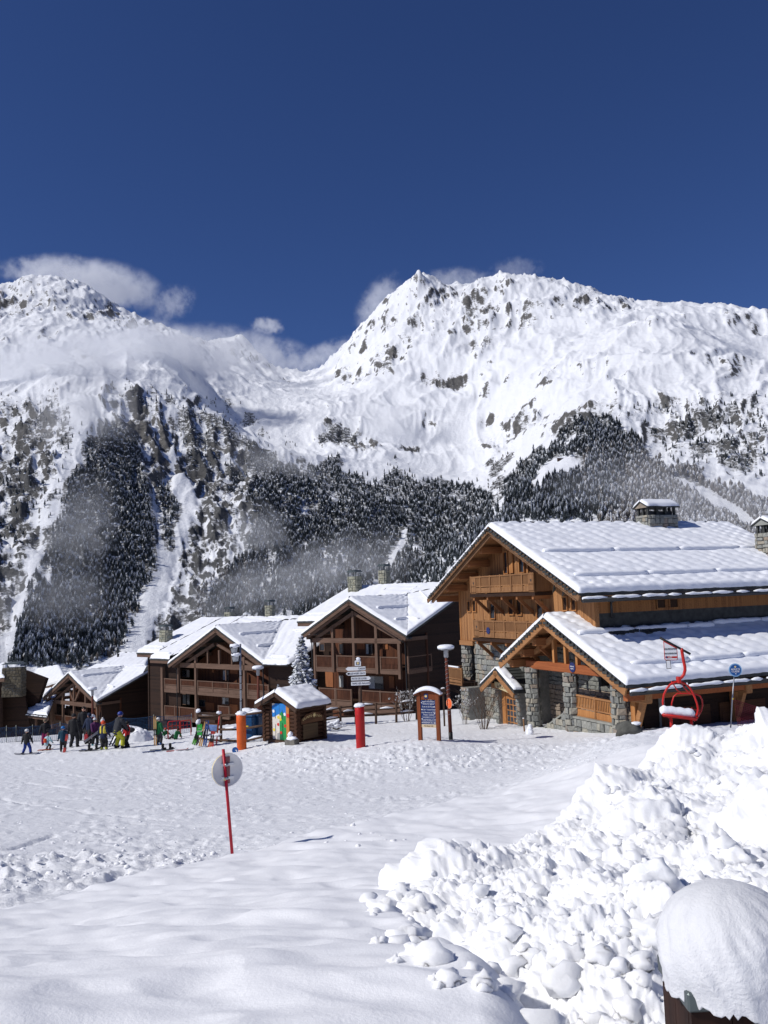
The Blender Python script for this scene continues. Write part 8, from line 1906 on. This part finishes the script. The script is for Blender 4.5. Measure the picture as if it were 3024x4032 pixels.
person(291, 2953, 53, hh_(2832, 2953, 53), 5, 'tall man dressed all in black standing with his back turned', C_BLK, C_BLK, C_BLK, 'hat', ((-.19, .0, .44), (.2, .0, .44)), ((-.11, 0), (.11, 0)), hat=C_BLK)
person(330, 2935, 57, hh_(2812, 2935, 57), 175, 'bareheaded man in black jacket facing us behind the group', C_BLK, C_BLK, C_BLK, 'hair', ((-.15, .12, .55), (.16, .1, .5)), hat=C_HAIR)
person(352, 2940, 54.5, hh_(2828, 2940, 54.5), -150, 'adult in long navy coat with a red bag behind the purple jacket', C_NAVY, C_BLK, C_BLK, 'hood', ((-.19, .06, .48), (.17, .12, .5)), hat=C_NAVY)
g = gpos(341, 2922, 54.2); E = empty('carrier_bag', g + Vector((0, -.1, .25)), 0, 'red carrier bag held by the person in the navy coat', 'bag'); MB().prism([(-.13, 0, 0), (.13, 0, 0), (.1, 0, .38), (-.1, 0, .38)], (0, .12, 0)).build('bag', cloth('red_bag', (.45, .04, .05)), E, .03); MB().tube([(-.06, .06, .37), (0, .06, .52), (.06, .06, .37)], .012, 6).build('handle', cloth('red_bag', (.45, .04, .05)), E)
person(374, 2945, 53.3, hh_(2845, 2945, 53.3), 150, 'woman in purple jacket and striped white hat carrying skis', C_PURP, C_BLK, cloth('turquoise_boot', (.05, .28, .34), .4), 'hat', ((-.2, .08, .47), (.12, .16, .52)), hat=C_WHT, extra='stripe')
a = at(330, 2922, 52.9); b_ = at(400, 2872, 53.2); ski_pair('ski_pair', a, b_, SKC[5], 'pale skis carried slantwise by the woman in purple', 'skis in hand', w=.08, gap=.06, side=(0, 0, 1))
person(409, 2956, 52.2, hh_(2847, 2956, 52.2), -120, 'adult in wine and brown coat with white pompom hat', C_WINE, C_OLV, C_BLK, 'hat', ((-.2, .12, .45), (.2, .1, .42)), ((-.14, .06), (.12, -.05)), .2, .05, hat=C_WHT, extra='pompom')
person(407, 2977, 50.6, hh_(2874, 2977, 50.6), 12, 'child with orange hat, yellow vest and yellow boots', C_NAVY, C_BLK, cloth('yellow_boot', (.45, .48, .04), .4), 'hat', ((-.26, .06, .42), (.27, .06, .42)), ((-.08, 0), (.08, .06)), child=True, hat=C_ORG, extra=('vest', C_YEL))
person(468, 2975, 50.8, hh_(2838, 2975, 50.8), 35, 'adult in charcoal jacket and lime trousers bending to a child in red', C_DKG, C_LIME, C_BLK, 'helmet', ((.0, .24, .46), (.14, .24, .44)), ((-.12, 0), (.13, .02)), .3, .02, hat=cloth('royal_helmet', (.02, .04, .25), .35))
person(502, 2968, 51.3, hh_(2874, 2968, 51.3), -140, 'child in red jacket and black helmet beside the lime trousers', C_RED, C_BLK, C_BLK, 'helmet', ((-.18, .14, .5), (.19, .1, .46)), child=True, hat=C_BLK)
a = gpos(436, 2935, 52.5); ski_pair('ski_pair', a, a + Vector((.55, .15, 1.15)), SKC[1], 'black skis leaning on the snow mound behind the lime trousers', 'skis leaning on the mound', gap=.16)
a = gpos(446, 2938, 52.6); ski_pair('ski_pair', a, a + Vector((.6, .1, 1.1)), SKC[5], 'grey skis leaning on the snow mound next to the black pair', 'skis leaning on the mound', gap=.12)
person(624, 2938, 51.5, hh_(2838, 2938, 51.5), 25, 'skier in green jacket and white helmet holding skis upright', C_GRN, C_DKG, cloth('blue_boot', (.02, .10, .3), .4), 'helmet', ((-.16, .14, .6), (.17, .05, .5)), ((-.05, -.03), (.06, .05)), hat=C_WHT)
a = gpos(612, 2940, 51.3); ski_pair('ski_pair', a, a + Vector((-.03, .05, 1.72)), SKC[0], 'pale skis standing upright beside the green jacket', 'skis in hand', w=.075, gap=.1)
person(652, 2905, 54.6, 1.0, 140, 'small child in green and white sitting by the red barrier', C_GRN, C_WHT, C_BLK, 'helmet', ((-.2, .2, .25), (.2, .2, .25)), ((-.1, .32), (.1, .34)), sit=True, child=True, hat=cloth('red_helmet', (.4, .05, .03), .4))
person(697, 2902, 53.6, 1.15, -60, 'child in green and white lying back on the snow near the rack', C_GRN, C_BLK, C_BLK, 'hair', ((-.3, -.1, .06), (.25, -.1, .06)), ((-.1, .42), (.14, .4)), sit=True, child=True, lean=-.4, hat=C_HAIR)
# ------------------------------------------------------------------ clouds and drifting mist
def mist_mat(name, dens, nscale, thr, seed, stretch):
    m = bpy.data.materials.new(name); m.use_nodes = True; t = m.node_tree; t.nodes.clear(); MATS[name] = m
    out = t.nodes.new('ShaderNodeOutputMaterial'); vs = t.nodes.new('ShaderNodeVolumePrincipled')
    vs.inputs['Color'].default_value = (0.97, 0.98, 1.0, 1); vs.inputs['Anisotropy'].default_value = 0.0
    tc = t.nodes.new('ShaderNodeTexCoord')
    ln = N(t, 'ShaderNodeVectorMath', operation='LENGTH'); L(t, tc.outputs['Object'], ln.inputs[0])
    mp = t.nodes.new('ShaderNodeMapping'); mp.inputs['Scale'].default_value = stretch; mp.inputs['Location'].default_value = (seed * 3.7, seed * 1.9, seed * 5.3); L(t, tc.outputs['Object'], mp.inputs[0])
    n = t.nodes.new('ShaderNodeTexNoise'); n.inputs['Scale'].default_value = nscale; n.inputs['Detail'].default_value = 6; n.inputs['Roughness'].default_value = 0.7; L(t, mp.outputs[0], n.inputs['Vector'])
    # fall-off towards the rim, eaten by noise
    a = N(t, 'ShaderNodeMath', operation='MULTIPLY_ADD'); L(t, n.outputs[0], a.inputs[0]); a.inputs[1].default_value = 4.2; a.inputs[2].default_value = 0.80 - thr - 2.1
    s = N(t, 'ShaderNodeMath', operation='SUBTRACT'); L(t, a.outputs[0], s.inputs[0]); L(t, ln.outputs['Value'], s.inputs[1])
    mr_ = N(t, 'ShaderNodeMapRange', interpolation_type='SMOOTHSTEP'); L(t, s.outputs[0], mr_.inputs['Value']); mr_.inputs['From Min'].default_value = -0.75; mr_.inputs['From Max'].default_value = 0.25
    e = N(t, 'ShaderNodeMapRange', interpolation_type='SMOOTHSTEP'); L(t, ln.outputs['Value'], e.inputs['Value']); e.inputs['From Min'].default_value = 1.0; e.inputs['From Max'].default_value = 0.55
    p1 = N(t, 'ShaderNodeMath', operation='MULTIPLY'); L(t, mr_.outputs['Result'], p1.inputs[0]); L(t, e.outputs['Result'], p1.inputs[1])
    p2 = N(t, 'ShaderNodeMath', operation='MULTIPLY'); L(t, p1.outputs[0], p2.inputs[0]); p2.inputs[1].default_value = dens
    L(t, p2.outputs[0], vs.inputs['Density']); L(t, vs.outputs[0], out.inputs['Volume'])
    return m
def mist(u, v, rx, ry, dz, tau, label, seed, Y=None, thr=.55, ns=1.6, tilt=0.0, cat='mist', name='mist_bank'):
    h = hit_rows(u, v, TMAX2); r = ray(u, v); k_ = math.hypot(r.x, r.y)
    if Y is None: Y = (D2[h[0], h[1]] if h else 4000) - dz * .75
    c_ = r * (Y / k_); s_ = Y / k_ * r.length / FPX
    bm = bmesh.new(); bmesh.ops.create_icosphere(bm, subdivisions=3, radius=1.0); me = bpy.data.meshes.new(name); bm.to_mesh(me); bm.free()
    o = link(bpy.data.objects.new(name, me)); o.location = c_; o.scale = (rx * s_, dz, ry * s_)
    o.rotation_euler = (0, R(tilt), -math.atan2(r.x, r.y))
    asp = rx / ry; me.materials.append(mist_mat('mist_%d' % seed, tau / (dz * 1.0), ns, thr, seed, (asp ** .5, 1, asp ** -.5)))
    return tag(o, label, cat, kind='stuff')
CL = [(440, 1125, 170, 66, 300, 2.8, 'white cloud rising behind the left summit', 5050, .35, 1.5, 8, 'cloud'),
      (235, 1072, 190, 40, 250, 2.5, 'thin cloud veil along the left summit crest', 4950, .45, 1.6, -4, 'cloud'),
      (200, 1430, 360, 95, 230, 2.4, 'broad cloud band lying across the left mountain', None, .42, 1.5, -6, 'cloud'),
      (640, 1375, 330, 90, 230, 3.0, 'cloud band drifting over the left ridge', None, .45, 1.7, 8, 'cloud'),
      (1010, 1385, 270, 70, 250, 1.6, 'thin cloud over the saddle between the mountains', 4300, .5, 1.8, 14, 'cloud'),
      (1270, 1400, 150, 40, 200, .9, 'wisp of cloud below the right peak', 4600, .5, 1.8, -20, 'cloud'),
      (1490, 1190, 120, 60, 250, 1.0, 'cloud plume on the left edge of the right peak', 4750, .5, 1.6, -48, 'cloud'),
      (1780, 1108, 150, 34, 200, 1.0, 'cloud veil behind the right summit notch', 4700, .45, 1.7, 0, 'cloud'),
      (2030, 1066, 100, 34, 200, .5, 'faint cloud above the right crest', 4700, .5, 1.7, 0, 'cloud'),
      (1052, 1283, 62, 22, 150, 1.6, 'small lone cloud in the blue gap', 4600, .4, 1.4, 4, 'cloud'),
      (680, 1195, 90, 55, 200, .8, 'faint wisps right of the big white cloud', 4700, .6, 2.2, -30, 'cloud'),
      (330, 1640, 150, 190, 150, 1.5, 'mist in the upper gully of the left slope', None, .5, 1.8, 10, 'mist'),
      (300, 2130, 110, 210, 110, .95, 'mist streak over the left forest', None, .5, 2.0, 14, 'mist'),
      (210, 2380, 170, 150, 100, .7, 'mist at the foot of the left forest', None, .5, 1.8, 0, 'mist'),
      (1010, 2120, 110, 110, 100, 1.1, 'mist puff left of the middle forest', None, .5, 1.7, 20, 'mist'),
      (1080, 2330, 300, 120, 120, 1.0, 'mist lying behind the hut chalet roof', None, .5, 1.8, -8, 'mist'),
      (1370, 2240, 220, 120, 110, .9, 'mist behind the chimneys of the middle chalet', None, .5, 1.8, -10, 'mist'),
      (1090, 1840, 150, 90, 130, .9, 'mist over the spur above the middle forest', None, .5, 1.8, 15, 'mist'),
      (1510, 1660, 130, 150, 180, 1.0, 'mist patch hanging in the snowy bowl', None, .5, 1.8, 10, 'mist'),
      (2600, 1960, 330, 150, 130, .8, 'mist over the leafless woodland', None, .5, 1.7, 12, 'mist'),
      (2880, 2060, 260, 130, 110, .7, 'mist above the right end of the big roof', None, .5, 1.7, 0, 'mist')]
for i, (u, v, rx, ry, dz, tau, lb, Y, thr, ns, tl, ct) in enumerate(CL):
    q_ = 1.25 if ct == 'cloud' else 1.65
    mist(u, v, rx * q_, ry * q_, dz, tau * (.8 if ct == 'cloud' else .42), lb, i + 1, Y, thr, ns * (1.5 if ct == 'cloud' else 1.9), tl, ct, 'cloud' if ct == 'cloud' else 'mist_bank')
